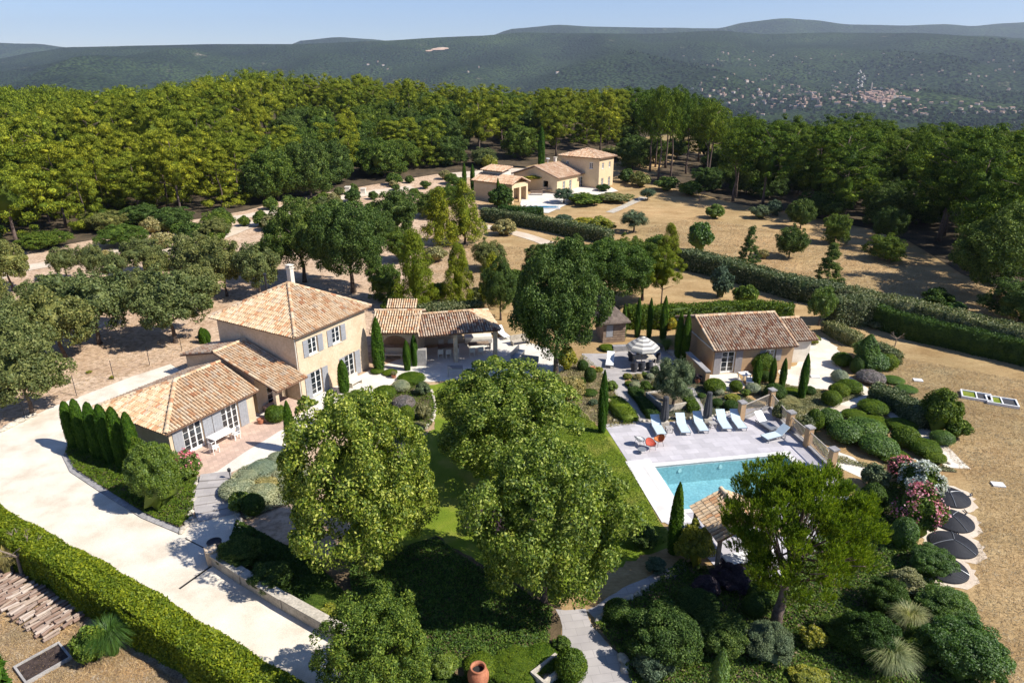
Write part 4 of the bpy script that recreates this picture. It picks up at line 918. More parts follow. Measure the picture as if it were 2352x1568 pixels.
# ---- pool house (tiled bar shelter, front right)
q = [at(1585, 1161.5, 2.35), at(1650, 1245, 2.35), at(1656.5, 1123, 3.2)]
a_, b_, c_ = [Vector(p) for p in q]; dv = (c_ - a_); ev = (b_ - a_)
ph = thing('pool_bar', 'open pool bar under a small tiled roof below the big pine', 'pool house', (a_.x, a_.y, 0), 0)
a0 = Vector((0, 0, 2.35)); b0 = a0 + Vector((ev.x, ev.y, 0)); pr = Vector((dv.x, dv.y, .85)); pr2 = Vector((dv.x * 1.0, dv.y * 1.0, -.85))
bu = Vector((ev.x, ev.y, 0)).normalized(); perp = Vector((-bu.y, bu.x, 0)); dl = Vector((dv.x, dv.y, 0)).dot(perp); rp = perp * max(1.6, dl) + Vector((0, 0, .8)); rq = perp * max(1.6, dl) + Vector((0, 0, -.8))
L2 = ev.length + 0.0
tiles([a0, b0, b0 + rp, a0 + rp] if perp.dot(Vector((1, 0, 0))) > 0 else [a0, b0, b0 + rp, a0 + rp], 'tile', ph, seed=21, cw=.24, rl=.36)
tiles([b0 + rp + rq, a0 + rp + rq, a0 + rp, b0 + rp], 'tile', ph, seed=22, cw=.24, rl=.36)
ridge(a0 + rp + Z, b0 + rp + Z, 'tile', ph, 14)
for p in (a0 + bu * .25 + perp * .25, b0 - bu * .25 + perp * .25, a0 + bu * .25 + perp * (2 * rp.dot(perp) - .3), b0 - bu * .25 + perp * (2 * rp.dot(perp) - .3)):
    m = MB(); m.box(p.x - .09, p.x + .09, p.y - .09, p.y + .09, 0, 2.3); m.build('post', M['wood'], ph)
pcn = b0 - bu * .1 + perp * 1.4; m = MB(); m.box(-.1, 2.6, -.35, .25, 0.02, 1.0); ob = m.build('bar_counter', M['woodgrey'], ph); ob.location = (pcn.x - .6, pcn.y, 0); ob.rotation_euler = (0, 0, math.atan2(perp.y, perp.x))
m = MB(); m.box(-.2, 2.7, -.42, .32, 1.0, 1.07); ob = m.build('counter_top', M['white'], ph); ob.location = (pcn.x - .6, pcn.y, 0); ob.rotation_euler = (0, 0, math.atan2(perp.y, perp.x))
sheet('wooden_platform', W((1700, 1250), (1770, 1262), (1800, 1300), (1745, 1310), (1705, 1290)), .06, M['plank'], thick=.05)
# ---- shingle hut
hx, hy, _z = at(1412, 786)
ht = thing('garden_hut', 'small brown plank hut with a shaggy shingle roof by the row of cypresses', 'hut', (hx, hy, 0), R(12))
mb = MB(); wall(mb, (-1.2, 0), (1.0, 0), 2.2, .12, ops=[(.3, .95, .6, 1.8)]); wall(mb, (1.0, 0), (1.0, 2.2), 2.2, .12, inset0=.12); wall(mb, (1.0, 2.2), (-1.2, 2.2), 2.2, .12); wall(mb, (-1.2, 2.2), (-1.2, 0), 2.2, .12, inset0=.12, inset1=.12)
for i in range(9): mb.box(-1.23, 1.03, -.03, -.002, .05 + .24 * i, .2 + .24 * i) if i > 7 or i < 2 else mb.box(-.2, 1.03, -.03, -.002, .05 + .24 * i, .2 + .24 * i)
mb.build('wall', M['wood'], ht)
MB().box(-.9, -.25, -.02, .02, .6, 1.8).build('window', M['shutter'], ht)
m = MB(); ap = (-.1, 1.1, 3.5); c4 = [(-1.55, -.45, 2.12), (1.35, -.45, 2.12), (1.35, 2.65, 2.12), (-1.55, 2.65, 2.12)]
rng = random.Random(3)
rf = MB()
for i in range(4): rf.slab([c4[i], c4[(i + 1) % 4], ap], .08)
rf = rf.build('roof', M['shingle'], ht)
m = MB()
for i in range(4):
    a = Vector(c4[i]); b = Vector(c4[(i + 1) % 4]); p = Vector(ap)
    for k in range(10):
        t0 = k / 10; t1 = (k + 1.3) / 10; l = 16 - int(k * 1.4)
        for j in range(l):
            s0 = j / l; s1 = (j + .85) / l; z = .03 + rng.uniform(0, .04); t1_ = min(.99, t1)
            A_ = a.lerp(b, s0).lerp(p, t0); B_ = a.lerp(b, s1).lerp(p, t0); C0 = a.lerp(b, s1).lerp(p, t1_); D0 = a.lerp(b, s0).lerp(p, t1_)
            m.add([A_ + Vector((0, 0, z + .03)), B_ + Vector((0, 0, z + .03)), C0 + Vector((0, 0, z)), D0 + Vector((0, 0, z))], [(0, 1, 2, 3)])
m.build('shingles', M['shingle'], rf)
# ---- far villa
def V3(u, v): x, y, z = G(u, v); return x, y, z
fx, fy, fz = V3(1374, 436)          # front corner of its tower
print('far tower', fx, fy, fz, [tuple(round(c, 1) for c in V3(*p)) for p in ((1404, 434), (1275, 445), (1205, 460), (1100, 440), (1180, 465))])
fa = R(52); fd_ = Vector((math.cos(fa), math.sin(fa), 0)); fn_ = Vector((-math.sin(fa), math.cos(fa), 0))
ft = thing('far_tower_house', 'distant pale two-storey house with low hipped roof beyond the dry field', 'house', (fx, fy, fz), fa)
def simple_walls(par, w_, d_, h, mat, ops=(), ops2=()):
    mb = MB(); Mx = wall(mb, (0, 0), (w_, 0), h, ops=ops, z0=-1); wall(mb, (w_, 0), (w_, d_), h, inset0=.3, inset1=.3, z0=-1); wall(mb, (w_, d_), (0, d_), h, z0=-1)
    My = wall(mb, (0, d_), (0, 0), h, ops=ops2, inset0=.3, inset1=.3, z0=-1); mb.build('wall', M[mat], par); return Mx, My
TWd, TDp = 5.8, 9.4
o1 = [(1.0, 1.9, .1, 2.1), (3.8, 4.7, .1, 2.1), (1.1, 1.9, 4.0, 5.2), (3.8, 4.6, 4.0, 5.2)]; o2 = [(7.0, 7.9, 4.0, 5.3), (1.2, 1.9, 4.3, 5.2)]
Ma, Mb_ = simple_walls(ft, TWd, TDp, 6.2, 'stucco_far', o1, o2)
for o in o1: window(ft, Ma, *o, 2, 3, o[2] < 1, False)
for o in o2: window(ft, Mb_, *o, 2, 3, False, False)
cs = [(-.5, -.5, 6.2), (TWd + .5, -.5, 6.2), (TWd + .5, TDp + .5, 6.2), (-.5, TDp + .5, 6.2)]; ap = (TWd / 2, TDp / 2, 7.7)
for i in range(4): tiles([cs[i], cs[(i + 1) % 4], ap], 'tile_far', ft, seed=30 + i, cw=.4, rl=.8)
for i in range(4): ridge(cs[i], ap, 'tile_far', ft, 50 + i, .16)
mx, my, mz = V3(1279, 447)
fm = thing('far_main_house', 'distant low ochre house with wide tiled gable roof left of the two-storey one', 'house', (mx, my, fz), fa)
o1 = [(2.0, 2.9, .1, 2.1), (4.4, 5.3, .1, 2.1), (8.2, 9.6, .1, 2.3)]; FW, FD = 11.5, 11.0
Ma, Mb_ = simple_walls(fm, FW, FD, 2.9, 'stucco_far', o1, [(7.6, 8.8, 1.0, 2.2)])
for o in o1: window(fm, Ma, *o, 2, 3, True, False)
mb = MB(); mb.add([(0, 0.02, 2.9), (0, FD - .02, 2.9), (0, FD / 2, 4.75), (.3, .02, 2.9), (.3, FD - .02, 2.9), (.3, FD / 2, 4.75)], [(0, 2, 1), (3, 4, 5), (1, 2, 5, 4), (2, 0, 3, 5)]); mb.build('gable', M['stucco_far'], fm)
tiles([(-.3, -.5, 2.9), (FW + .4, -.5, 2.9), (FW + .4, FD / 2, 4.9), (-.3, FD / 2, 4.9)], 'tile_far', fm, seed=35, cw=.4, rl=.8); tiles([(FW + .4, FD + .5, 2.9), (-.3, FD + .5, 2.9), (-.3, FD / 2, 4.9), (FW + .4, FD / 2, 4.9)], 'tile_far', fm, seed=36, cw=.4, rl=.8)
m = MB(); m.box(8, 8.5, 6, 6.5, 4, 5.8); m.box(7.9, 8.6, 5.9, 6.6, 5.8, 5.9); m.build('chimney', M['trim'], fm)
m = MB(); m.tube([(5.2, 6.0, 4.7), (5.2, 6.0, 5.6)], .05, 6); m.lathe([(.05, 5.6), (.35, 5.75), (.4, 5.95), (.02, 5.8)], 12, (5.2, 6.0)); m.build('antenna_dish', M['white'], fm)
gx, gy, gz = V3(1176, 470)
fg = thing('far_pool_house', 'distant ochre outbuilding with tiled roof, raised lantern roof and open front corner', 'house', (gx, gy, fz), fa)
GW, GD = 5.0, 9.5
mb = MB(); wall(mb, (GW, 0), (GW, GD), 3.0, inset0=.3, inset1=.3, z0=-1); wall(mb, (GW, GD), (0, GD), 3.0, z0=-1); wall(mb, (0, GD), (0, 2.6), 3.0, inset0=.3, z0=-1); wall(mb, (0, 0), (GW, 0), 3.0, z0=-1, ops=[(.5, 2.3, -.9, 2.2), (2.8, GW - .5, -.9, 2.2)]); wall(mb, (.32, 2.6), (GW - .3, 2.6), 3.0, z0=-1); wall(mb, (0, 2.58), (0, .32), 3.0, z0=2.4); mb.build('wall', M['stucco_far'], fg)
tiles([(-.4, GD + .4, 2.95), (-.4, -.4, 2.95), (GW / 2, -.4, 4.1), (GW / 2, GD + .4, 4.1)], 'tile_far', fg, seed=37, cw=.4, rl=.8); tiles([(GW + .4, -.4, 2.95), (GW + .4, GD + .4, 2.95), (GW / 2, GD + .4, 4.1), (GW / 2, -.4, 4.1)], 'tile_far', fg, seed=38, cw=.4, rl=.8)
m = MB(); m.box(GW / 2, GW + .2, 4.4, GD - .2, 3.2, 4.7); m.build('lantern_wall', M['trim'], fg)
tiles([(GW / 2 - .4, GD + .2, 4.72), (GW / 2 - .4, 4.0, 4.72), (GW + .6, 4.0, 5.35), (GW + .6, GD + .2, 5.35)], 'tile_far', fg, seed=39, cw=.4, rl=.8, name='lantern_roof')
x, y, z = V3(1247, 478)
fp = thing('far_pool', 'small blue pool with a pale rim beside the distant outbuilding', 'swimming pool', (x, y, z + .05), R(-3))
mb = MB(); mb.box(-3.2, 3.2, -1.8, -1.5, -.1, .14); mb.box(-3.2, 3.2, 1.5, 1.8, -.1, .14); mb.box(-3.2, -2.9, -1.5, 1.5, -.1, .14); mb.box(2.9, 3.2, -1.5, 1.5, -.1, .14); mb.build('rim', M['coping'], fp)
M['farwater'] = plain('far_pool_water', (.06, .25, .42), .08, 0, .5, .1, 1.0)
MB().box(-2.9, 2.9, -1.5, 1.5, -.1, .09).build('water', M['farwater'], fp)
pg = thing('far_pergola', 'distant lean-to canopy between the low house and the two-storey one', 'pergola', (fx - 4.4, fy + 2.0, fz), fa)
tiles([(-3.2, 0, 2.5), (2.4, 0, 2.5), (2.4, 3.2, 3.1), (-3.2, 3.2, 3.1)], 'tile_far', pg, seed=41, cw=.4, rl=.8)
for px_ in (-3.0, 2.2):
    m = MB(); m.box(px_ - .1, px_ + .1, .1, .3, -.5, 2.6); m.build('post', M['wood'], pg)

carpet('ground_cover', 'dark tangled ground cover under the shrubs at the bottom right', P_bed[5], 60000, .3, .14, 'oakmid', 8, .02)
carpet('ground_cover', 'dark ground cover under the bushes at the bottom centre', P_bed[6], 22000, .22, .11, 'boxdark', 9, .02)
carpet('ground_cover', 'mixed low herbs in the beds behind the pool deck', P_bed[3], 12000, .16, .09, 'olive', 10, .02)
carpet('ground_cover', 'mixed low plants in the bed between the gravel walk and the railing', P_bed[4], 26000, .16, .10, 'drybush', 11, .02)
carpet('ground_cover', 'low plants in the bed beside the evergreen oak', P_bed[2], 12000, .16, .09, 'drybush', 12, .02)
carpet('ground_cover', 'low plants in the round bed beside the lawn', P_bed[0], 16000, .18, .10, 'box', 13, .02)
carpet('ground_cover', 'silvery low plants at the top of the garden steps', P_bed[1], 15000, .2, .10, 'silver', 14, .02)
SHADEBED = W((545, 1200), (720, 1290), (820, 1400), (850, 1470), (800, 1465), (655, 1385), (560, 1325), (515, 1290), (530, 1240))
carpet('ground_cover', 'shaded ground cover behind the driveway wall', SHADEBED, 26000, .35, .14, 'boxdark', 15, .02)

carpet('dry_grass', 'dry straw tufts over the mown field on the right', W((1960, 800), (2380, 880), (2400, 1600), (2300, 1560), (2240, 1380), (2250, 1150), (2200, 1070), (2090, 950)), 30000, .07, 0.24, 'strawleaf', 20, .0, .07)
carpet('dry_grass', 'dry straw tufts over the far field', W((1450, 530), (1600, 500), (1950, 560), (2250, 660), (2352, 790), (1900, 660), (1600, 590)), 26000, .07, 0.45, 'strawleaf', 21, .0, .07)
carpet('dry_grass', 'sparse dry weeds over the sandy orchard', W((0, 700), (200, 660), (480, 600), (620, 620), (480, 720), (470, 800), (390, 830), (180, 905), (0, 960)), 24000, .07, 0.27, 'strawleaf', 22, .0, .07)
carpet('dry_grass', 'dry weeds on the bank behind the dining shelter', W((880, 700), (1000, 560), (1250, 570), (1200, 650), (1110, 720)), 14000, .07, 0.45, 'strawleaf', 23, .0, .07)
carpet('dry_grass', 'dry stalks littering the rough lot', W((0, 1290), (180, 1440), (420, 1568), (300, 1640), (0, 1640)), 26000, .07, 0.20, 'strawleaf', 24, .0, .07)

0 and carpet('ground_cover', 'dark barberry-like low plants in the shade under the plane trees', W((800, 1300), (1000, 1235), (1090, 1300), (1240, 1420), (1150, 1480), (980, 1500), (860, 1430)), 16000, .35, .12, 'purple', 25, .02)
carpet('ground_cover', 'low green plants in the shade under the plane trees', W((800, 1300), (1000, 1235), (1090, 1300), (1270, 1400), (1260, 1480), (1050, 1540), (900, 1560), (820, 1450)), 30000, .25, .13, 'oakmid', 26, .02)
# ---------------------------------------------------------------- woods
FR = [(-400, 600), (0, 588), (100, 575), (200, 556), (350, 522), (450, 508), (560, 490), (640, 466), (760, 446), (860, 428), (1000, 405), (1100, 396), (1200, 388), (1250, 378), (1330, 368), (1420, 378), (1480, 425), (1600, 446), (1700, 474), (1850, 500), (2000, 530), (2100, 560), (2170, 600), (2230, 640), (2352, 690), (2700, 760)]
SKY = [(-300, 190), (0, 190), (110, 190), (200, 205), (300, 190), (400, 188), (460, 168), (600, 150), (650, 158), (750, 165), (830, 165), (920, 178), (1000, 172), (1060, 180), (1150, 190), (1250, 198), (1350, 196), (1420, 186), (1480, 200), (1540, 193), (1600, 210), (1660, 235), (1720, 260), (1760, 252), (1830, 270), (1900, 252), (2000, 268), (2100, 275), (2200, 282), (2300, 288), (2400, 292), (2700, 300)]
def col_u(x, y, z): return CX + F * x / dist(x, y, z)
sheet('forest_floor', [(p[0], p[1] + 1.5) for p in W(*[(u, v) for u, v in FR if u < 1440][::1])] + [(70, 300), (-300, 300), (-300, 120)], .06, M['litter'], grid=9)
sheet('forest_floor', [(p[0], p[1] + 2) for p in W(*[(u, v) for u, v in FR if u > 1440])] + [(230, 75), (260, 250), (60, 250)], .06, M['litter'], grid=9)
rf = random.Random(11); cand = []
y = 80.0
while y < 330:
    st = 6.9 + max(0, (y - 110)) * .030
    x = -y * 1.4 - 10
    while x < y * 1.3 + 15:
        xx = x + rf.uniform(-.42, .42) * st; yy = y + rf.uniform(-.45, .45) * st; x += st
        z = tz(xx, yy); u = col_u(xx, yy, z); v = CY - F * (yy * _s + (z - H) * _c) / dist(xx, yy, z)
        if v > lerpt(FR, u) - 2 or u < -750 or u > 2950: continue
        if u > 1500 and yy > 215: continue
        if u > 1230 and u < 1420 and v > 300 and yy < 175: continue
        if 1455 < u < 1625 and lerpt(FR, u) - v < 34: continue
        cand.append((lerpt(FR, u) - v, xx, yy, z, u, v))
    y += st
cand.sort(); npine = 0; FARP = []
BINS = [(90, 'at the left edge of the picture'), (230, 'above the left part of the orchard'), (370, 'above the middle of the orchard'), (500, 'above the bend of the pale track'), (640, 'left of the pair of rounded oaks'), (780, 'behind the pair of rounded oaks'), (920, 'behind the far track gate pillars'), (1050, 'left of the distant villa'),
        (1180, 'behind the distant outbuilding'), (1300, 'behind the distant low house'), (1440, 'behind the distant two-storey house'), (1640, 'right of the distant villa'), (1800, 'above the middle of the far field'), (1950, 'above the lone oak of the field'), (2100, 'left of the huge dark oak'), (2250, 'behind the huge dark oak'), (9999, 'at the right edge of the picture')]
def where(u, depth):
    p = [n for b, n in BINS if u < b][0]; r = 'front row' if depth < 45 else 'second rows' if depth < 110 else 'middle rows' if depth < 190 else 'rear rows'
    return r, p
for depth, xx, yy, z, u, v in cand:
    lim = hgt(lerpt(SKY, u) + rf.uniform(0, 26), yy) - z
    h = min(rf.uniform(9.5, 19) if u < 1450 else rf.uniform(11, 18), lim)
    if yy > 175: h = min(max(h, min(lim, 20)), 20)
    if h < 4.5: continue
    left = u < 1440
    if (u < -60 or u > 2412) and rf.random() < .5: continue
    if left and 560 < u < 1230 and depth < 150 and rf.random() < .72:
        r_, p_ = where(u, depth); place('oakmid', xx, yy, z, min(h, rf.uniform(7, 9.5)), rf.uniform(8, 11), 'oak_tree', 'bushy wood oak, %s, %s' % (r_, p_), 'tree', 'oaks of the wood, %s, %s' % (r_, p_), 'oak' if rf.random() < .4 else None); continue
    if left and depth < 24 and u > -60 and rf.random() < .6:
        place('oakmid', xx, yy, z, rf.uniform(2.5, 5), rf.uniform(5, 7), 'oak_tree', 'low bushy oak under the front pines, ' + where(u, depth)[1], 'tree', 'undergrowth oaks ' + where(u, depth)[1], 'oakolive' if rf.random() < .4 else None); continue
    if not left and depth < 80 and u < 2412 and rf.random() < .5:
        place('oakmid', xx, yy, z, min(h, rf.uniform(4.5, 7.5)), rf.uniform(6, 9), 'oak_tree', 'low dark broadleaf tree under the pines, ' + where(u, depth)[1], 'tree', 'undergrowth trees ' + where(u, depth)[1], 'oak'); continue
    w_ = rf.uniform(7.5, 12.5) * (h / 14) ** .4
    kind = ('pinelow' if depth < 130 and rf.random() < .6 else 'pine') if left else ('tallpine' if (u < 1700 and depth < 60) else 'pine_dark_backlit')
    if npine < 288 and -60 < u < 2412:
        r_, p_ = where(u, depth); tone = 'yellow-green' if left else 'shade-darkened'
        if kind == 'pinelow': h = min(h, rf.uniform(8, 15))
        place(kind, xx, yy, z, h, w_, 'pine_tree', '%s pine, %s, %s' % (tone, r_, p_), 'tree', 'pines, %s, %s' % (r_, p_)); npine += 1
    else: FARP.append((xx, yy, z, h, w_, left))
print('pines', npine, 'far', len(FARP))
def far_wood(lst, mat, label):
    rng = np.random.default_rng(3); parts = []; sh = ell(3.3, 5.0, 8.6, -.6, .34, .2)
    for x, y, z, h, w_, _l in lst:
        C, D = sh(rng, 46); rad = 1.1 * rng.uniform(.65, 1.3, len(C)); idx = np.repeat(np.arange(len(C)), 40); d = unit(sphere_pts(len(idx), rng) + .5 * D[idx] + np.array([0, 0, .3]))
        P = C[idx] + d * rad[idx][:, None] * rng.uniform(.5, 1, (len(idx), 1)); s = np.array([w_ / 8.6, w_ / 8.6, h / 14.6]); parts.append(leaf_mesh(P * s + np.array([x, y, z]), d, .50, rng, .36, (0, 0, 1), .75))
        parts.append(core_mesh(np.array([0, 0, 7.6]) * s + np.array([x, y, z]), (1.2, 1.2, 2.6 * s[2]), rng, 7, 6, .25))
    V, Fc = join(parts); props(link('far_wood', mesh_np('far_wood', V, Fc, [mat])), label, 'wood', kind='stuff')
far_wood([p for p in FARP if p[5]], M['pine'], 'far crowns of the left pine wood merging into the skyline')
if [p for p in FARP if not p[5]]: far_wood([p for p in FARP if not p[5]], M['pine_dark_backlit'], 'far crowns of the right pine wood merging into the skyline')
for u, v, top, wd in ((1492, 395, 205, 85), (1512, 418, 198, 90), (1540, 412, 200, 80), (1575, 400, 215, 75), (1505, 385, 215, 70), (1620, 430, 235, 80), (1690, 455, 262, 70)):
    pt('tallpine', u, v, top, wd, 'pine_tree', 'tall pine with bare trunk at the wood edge right of the distant villa', 'tree', 'tall bare-stemmed pines by the distant villa')
for i, (u, v, top, wd, m_, lb) in enumerate([
    (640, 462, 322, 120, 'oakmid', 'rounded green oak at the wood edge above the pale track, left of its pair'), (715, 455, 318, 110, 'oak', 'darker rounded oak at the wood edge above the pale track, right of its pair'),
    (330, 520, 468, 90, 'oak', 'grey-green oak bush at the foot of the pines above the orchard, left of two'), (400, 528, 472, 95, 'oak', 'grey-green oak bush at the foot of the pines above the orchard, right of two'),
    (285, 565, 512, 105, 'oakmid', 'low green oak bush where the pale track leaves the orchard'), (505, 535, 480, 75, 'oakmid', 'bright green oak leaning over the pale track')]):
    pt('oakmid', u, v, top, wd, 'oak_tree', lb, 'tree', None, m_)
# ---------------------------------------------------------------- village far away and scattered houses
HM = [surf('village_wall_%d' % i, [(.3, c), (.7, tuple(k * 1.15 for k in c))], .05, .9, None, 0, 0) for i, c in enumerate([(.42, .33, .26), (.40, .28, .21), (.46, .40, .35)])]
RM = plain('village_roof', (.42, .26, .19), .9)
def vhouse(i, w_, d_, h):
    me = bpy.data.meshes.new('house'); v = [(-w_, -d_, -6), (w_, -d_, -6), (w_, d_, -6), (-w_, d_, -6), (-w_, -d_, h), (w_, -d_, h), (w_, d_, h), (-w_, d_, h), (-w_ - .5, 0, h + d_ * .4), (w_ + .5, 0, h + d_ * .4), (-w_ - .5, -d_ - .6, h - .1), (w_ + .5, -d_ - .6, h - .1), (w_ + .5, d_ + .6, h - .1), (-w_ - .5, d_ + .6, h - .1)]
    f = [(0, 1, 5, 4), (1, 2, 6, 5), (2, 3, 7, 6), (3, 0, 4, 7), (4, 7, 8), (5, 9, 6), (10, 11, 9, 8), (12, 13, 8, 9)]
    me.from_pydata(v, [], f); me.materials.append(HM[i]); me.materials.append(RM)
    me.polygons.foreach_set('material_index', [0] * 6 + [1] * 2); me.update(); return me
VH = [vhouse(0, 8, 5, 6), vhouse(1, 6, 5, 8), vhouse(2, 9, 5.5, 6), vhouse(1, 5, 4.5, 10)]
def hill_pt(u, v):
    dx, dy, dz = ray(u, v); t = 2500
    while t < 12000:
        x, y, z = dx * t, dy * t, H + dz * t
        g = max(tz(x, y), hill_z(x, y, S1, 2300, 6400) if y > 2300 else -999)
        if z < g: return x, y, g
        t += 8
    return None
rv = random.Random(5); nh = 0
def vil(u, v, label, group, s=1.0):
    global nh
    p = hill_pt(u, v)
    if not p: return
    o = link('house', VH[rv.randrange(4)], None, p); o.rotation_euler = (0, 0, rv.uniform(0, 3.14)); o.scale = (s,) * 3; props(o, label, 'house', group); nh += 1
for k in range(95): 
    u = rv.gauss(2022, 26); v = 218 + rv.uniform(-14, 22) * (1 - abs(u - 2022) / 90)
    if abs(u - 2022) < 60: vil(u, v, 'pale stone house packed into the hillside village core', 'houses of the hillside village core', rv.uniform(.8, 1.15))
VW = lambda u: 'at the left end of the far village' if u < 1720 else 'left of the village core among trees' if u < 1950 else 'just below the village core' if u < 2110 else 'right of the village core' if u < 2240 else 'on the slope at the right edge'
for k in range(190):
    u = rv.uniform(1590, 2352); v = 205 + (u - 1600) * .05 + abs(rv.gauss(0, 26)); 
    if rv.random() < .5: u = rv.gauss(1880, 110); v = 222 + rv.gauss(0, 18)
    if v < 300: vil(u, v, 'small pale house %s' % VW(u), 'village houses ' + VW(u), rv.uniform(.7, 1.1))
for k in range(70):
    u = rv.uniform(1500, 2340); v = rv.uniform(120, 215); vil(u, v, 'tiny pale house high on the wooded hillside', 'houses high on the wooded hillside', rv.uniform(.5, .9))
for u, v in ((1660, 122), (1672, 126), (880, 152), (868, 144), (890, 160), (1075, 166), (1280, 168), (1100, 156), (845, 150)): vil(u, v, 'lone pale farmhouse on the far wooded ridge', 'lone farmhouses on the ridge', 1.0)
p = hill_pt(2001, 205); st = MB(); st.box(-3, 3, -3, 3, -5, 22); st.add([(-3, -3, 22), (3, -3, 22), (3, 3, 22), (-3, 3, 22), (0, 0, 34)], [(0, 1, 4), (1, 2, 4), (2, 3, 4), (3, 0, 4)])
props(st.build('bell_tower', HM[0], None, p), 'slender pale church tower rising above the hillside village', 'tower')
def rockmesh(seed):
    rng = np.random.default_rng(seed); v, f = core_mesh((0, 0, 0), (7, 6, 9), rng, 9, 7, .3); return mesh_np('rock', v, [f], [HM[2]])
RK = [rockmesh(i) for i in range(3)]
for i in range(13):
    p = hill_pt(1976 + rv.gauss(0, 5), 165 + i * 3.2); o = link('rock_outcrop', RK[i % 3], None, p); o.rotation_euler = (0, 0, rv.uniform(0, 6)); props(o, 'pale grey crag on the cliff spur above the village', 'rock', 'crags above the village')
for i, (u, v, s, lb) in enumerate([(1010, 115, 1.5, 'orange quarry scar high on the ridge, right part'), (985, 119, 1.1, 'orange quarry scar high on the ridge, left part'), ]):
    p = hill_pt(u, v)
    vs = []; nn_ = 20
    for k in range(nn_):
        a = 6.283 * k / nn_; r = (42 if i == 0 else 26) * s * rv.uniform(.8, 1.15); x = p[0] + r * math.cos(a); y = p[1] + r * .6 * math.sin(a); vs.append((x, y, hill_z(x, y, S1, 2300, 6400) + 6))
    vs.append((p[0], p[1], hill_z(p[0], p[1], S1, 2300, 6400) + 9)); m = MB(); m.add(vs, [(k, (k + 1) % nn_, nn_) for k in range(nn_)])
    props(m.build('quarry', surf('quarry_earth_%d' % i, [(.3, (.48, .30, .20)), (.7, (.62, .46, .34))], .02), None), kind='structure')
def valley_trees():
    rng = np.random.default_rng(8); parts = []; k = 0
    while k < 7000:
        a = rng.uniform(.15, 1.0); y = 1250 + 3600 * rng.random() ** 1.2; x = a * y
        if vnoise(x / 140, y / 260, 21) < .42: continue
        z = max(tz(x, y), hill_z(x, y, S1, 2300, 6400) if y > 2300 else -999); r = rng.uniform(3.5, 9); parts.append(core_mesh((x, y, z + r * .4), (r, r, r * .8), rng, 6, 4, .25)); k += 1
    V, Fc = join(parts); props(link('valley_trees', mesh_np('valley_trees', V, Fc, [M['hill']])), 'dark tree lines and copses across the valley and around the village', 'wood', kind='stuff')
valley_trees()
print('village', nh)
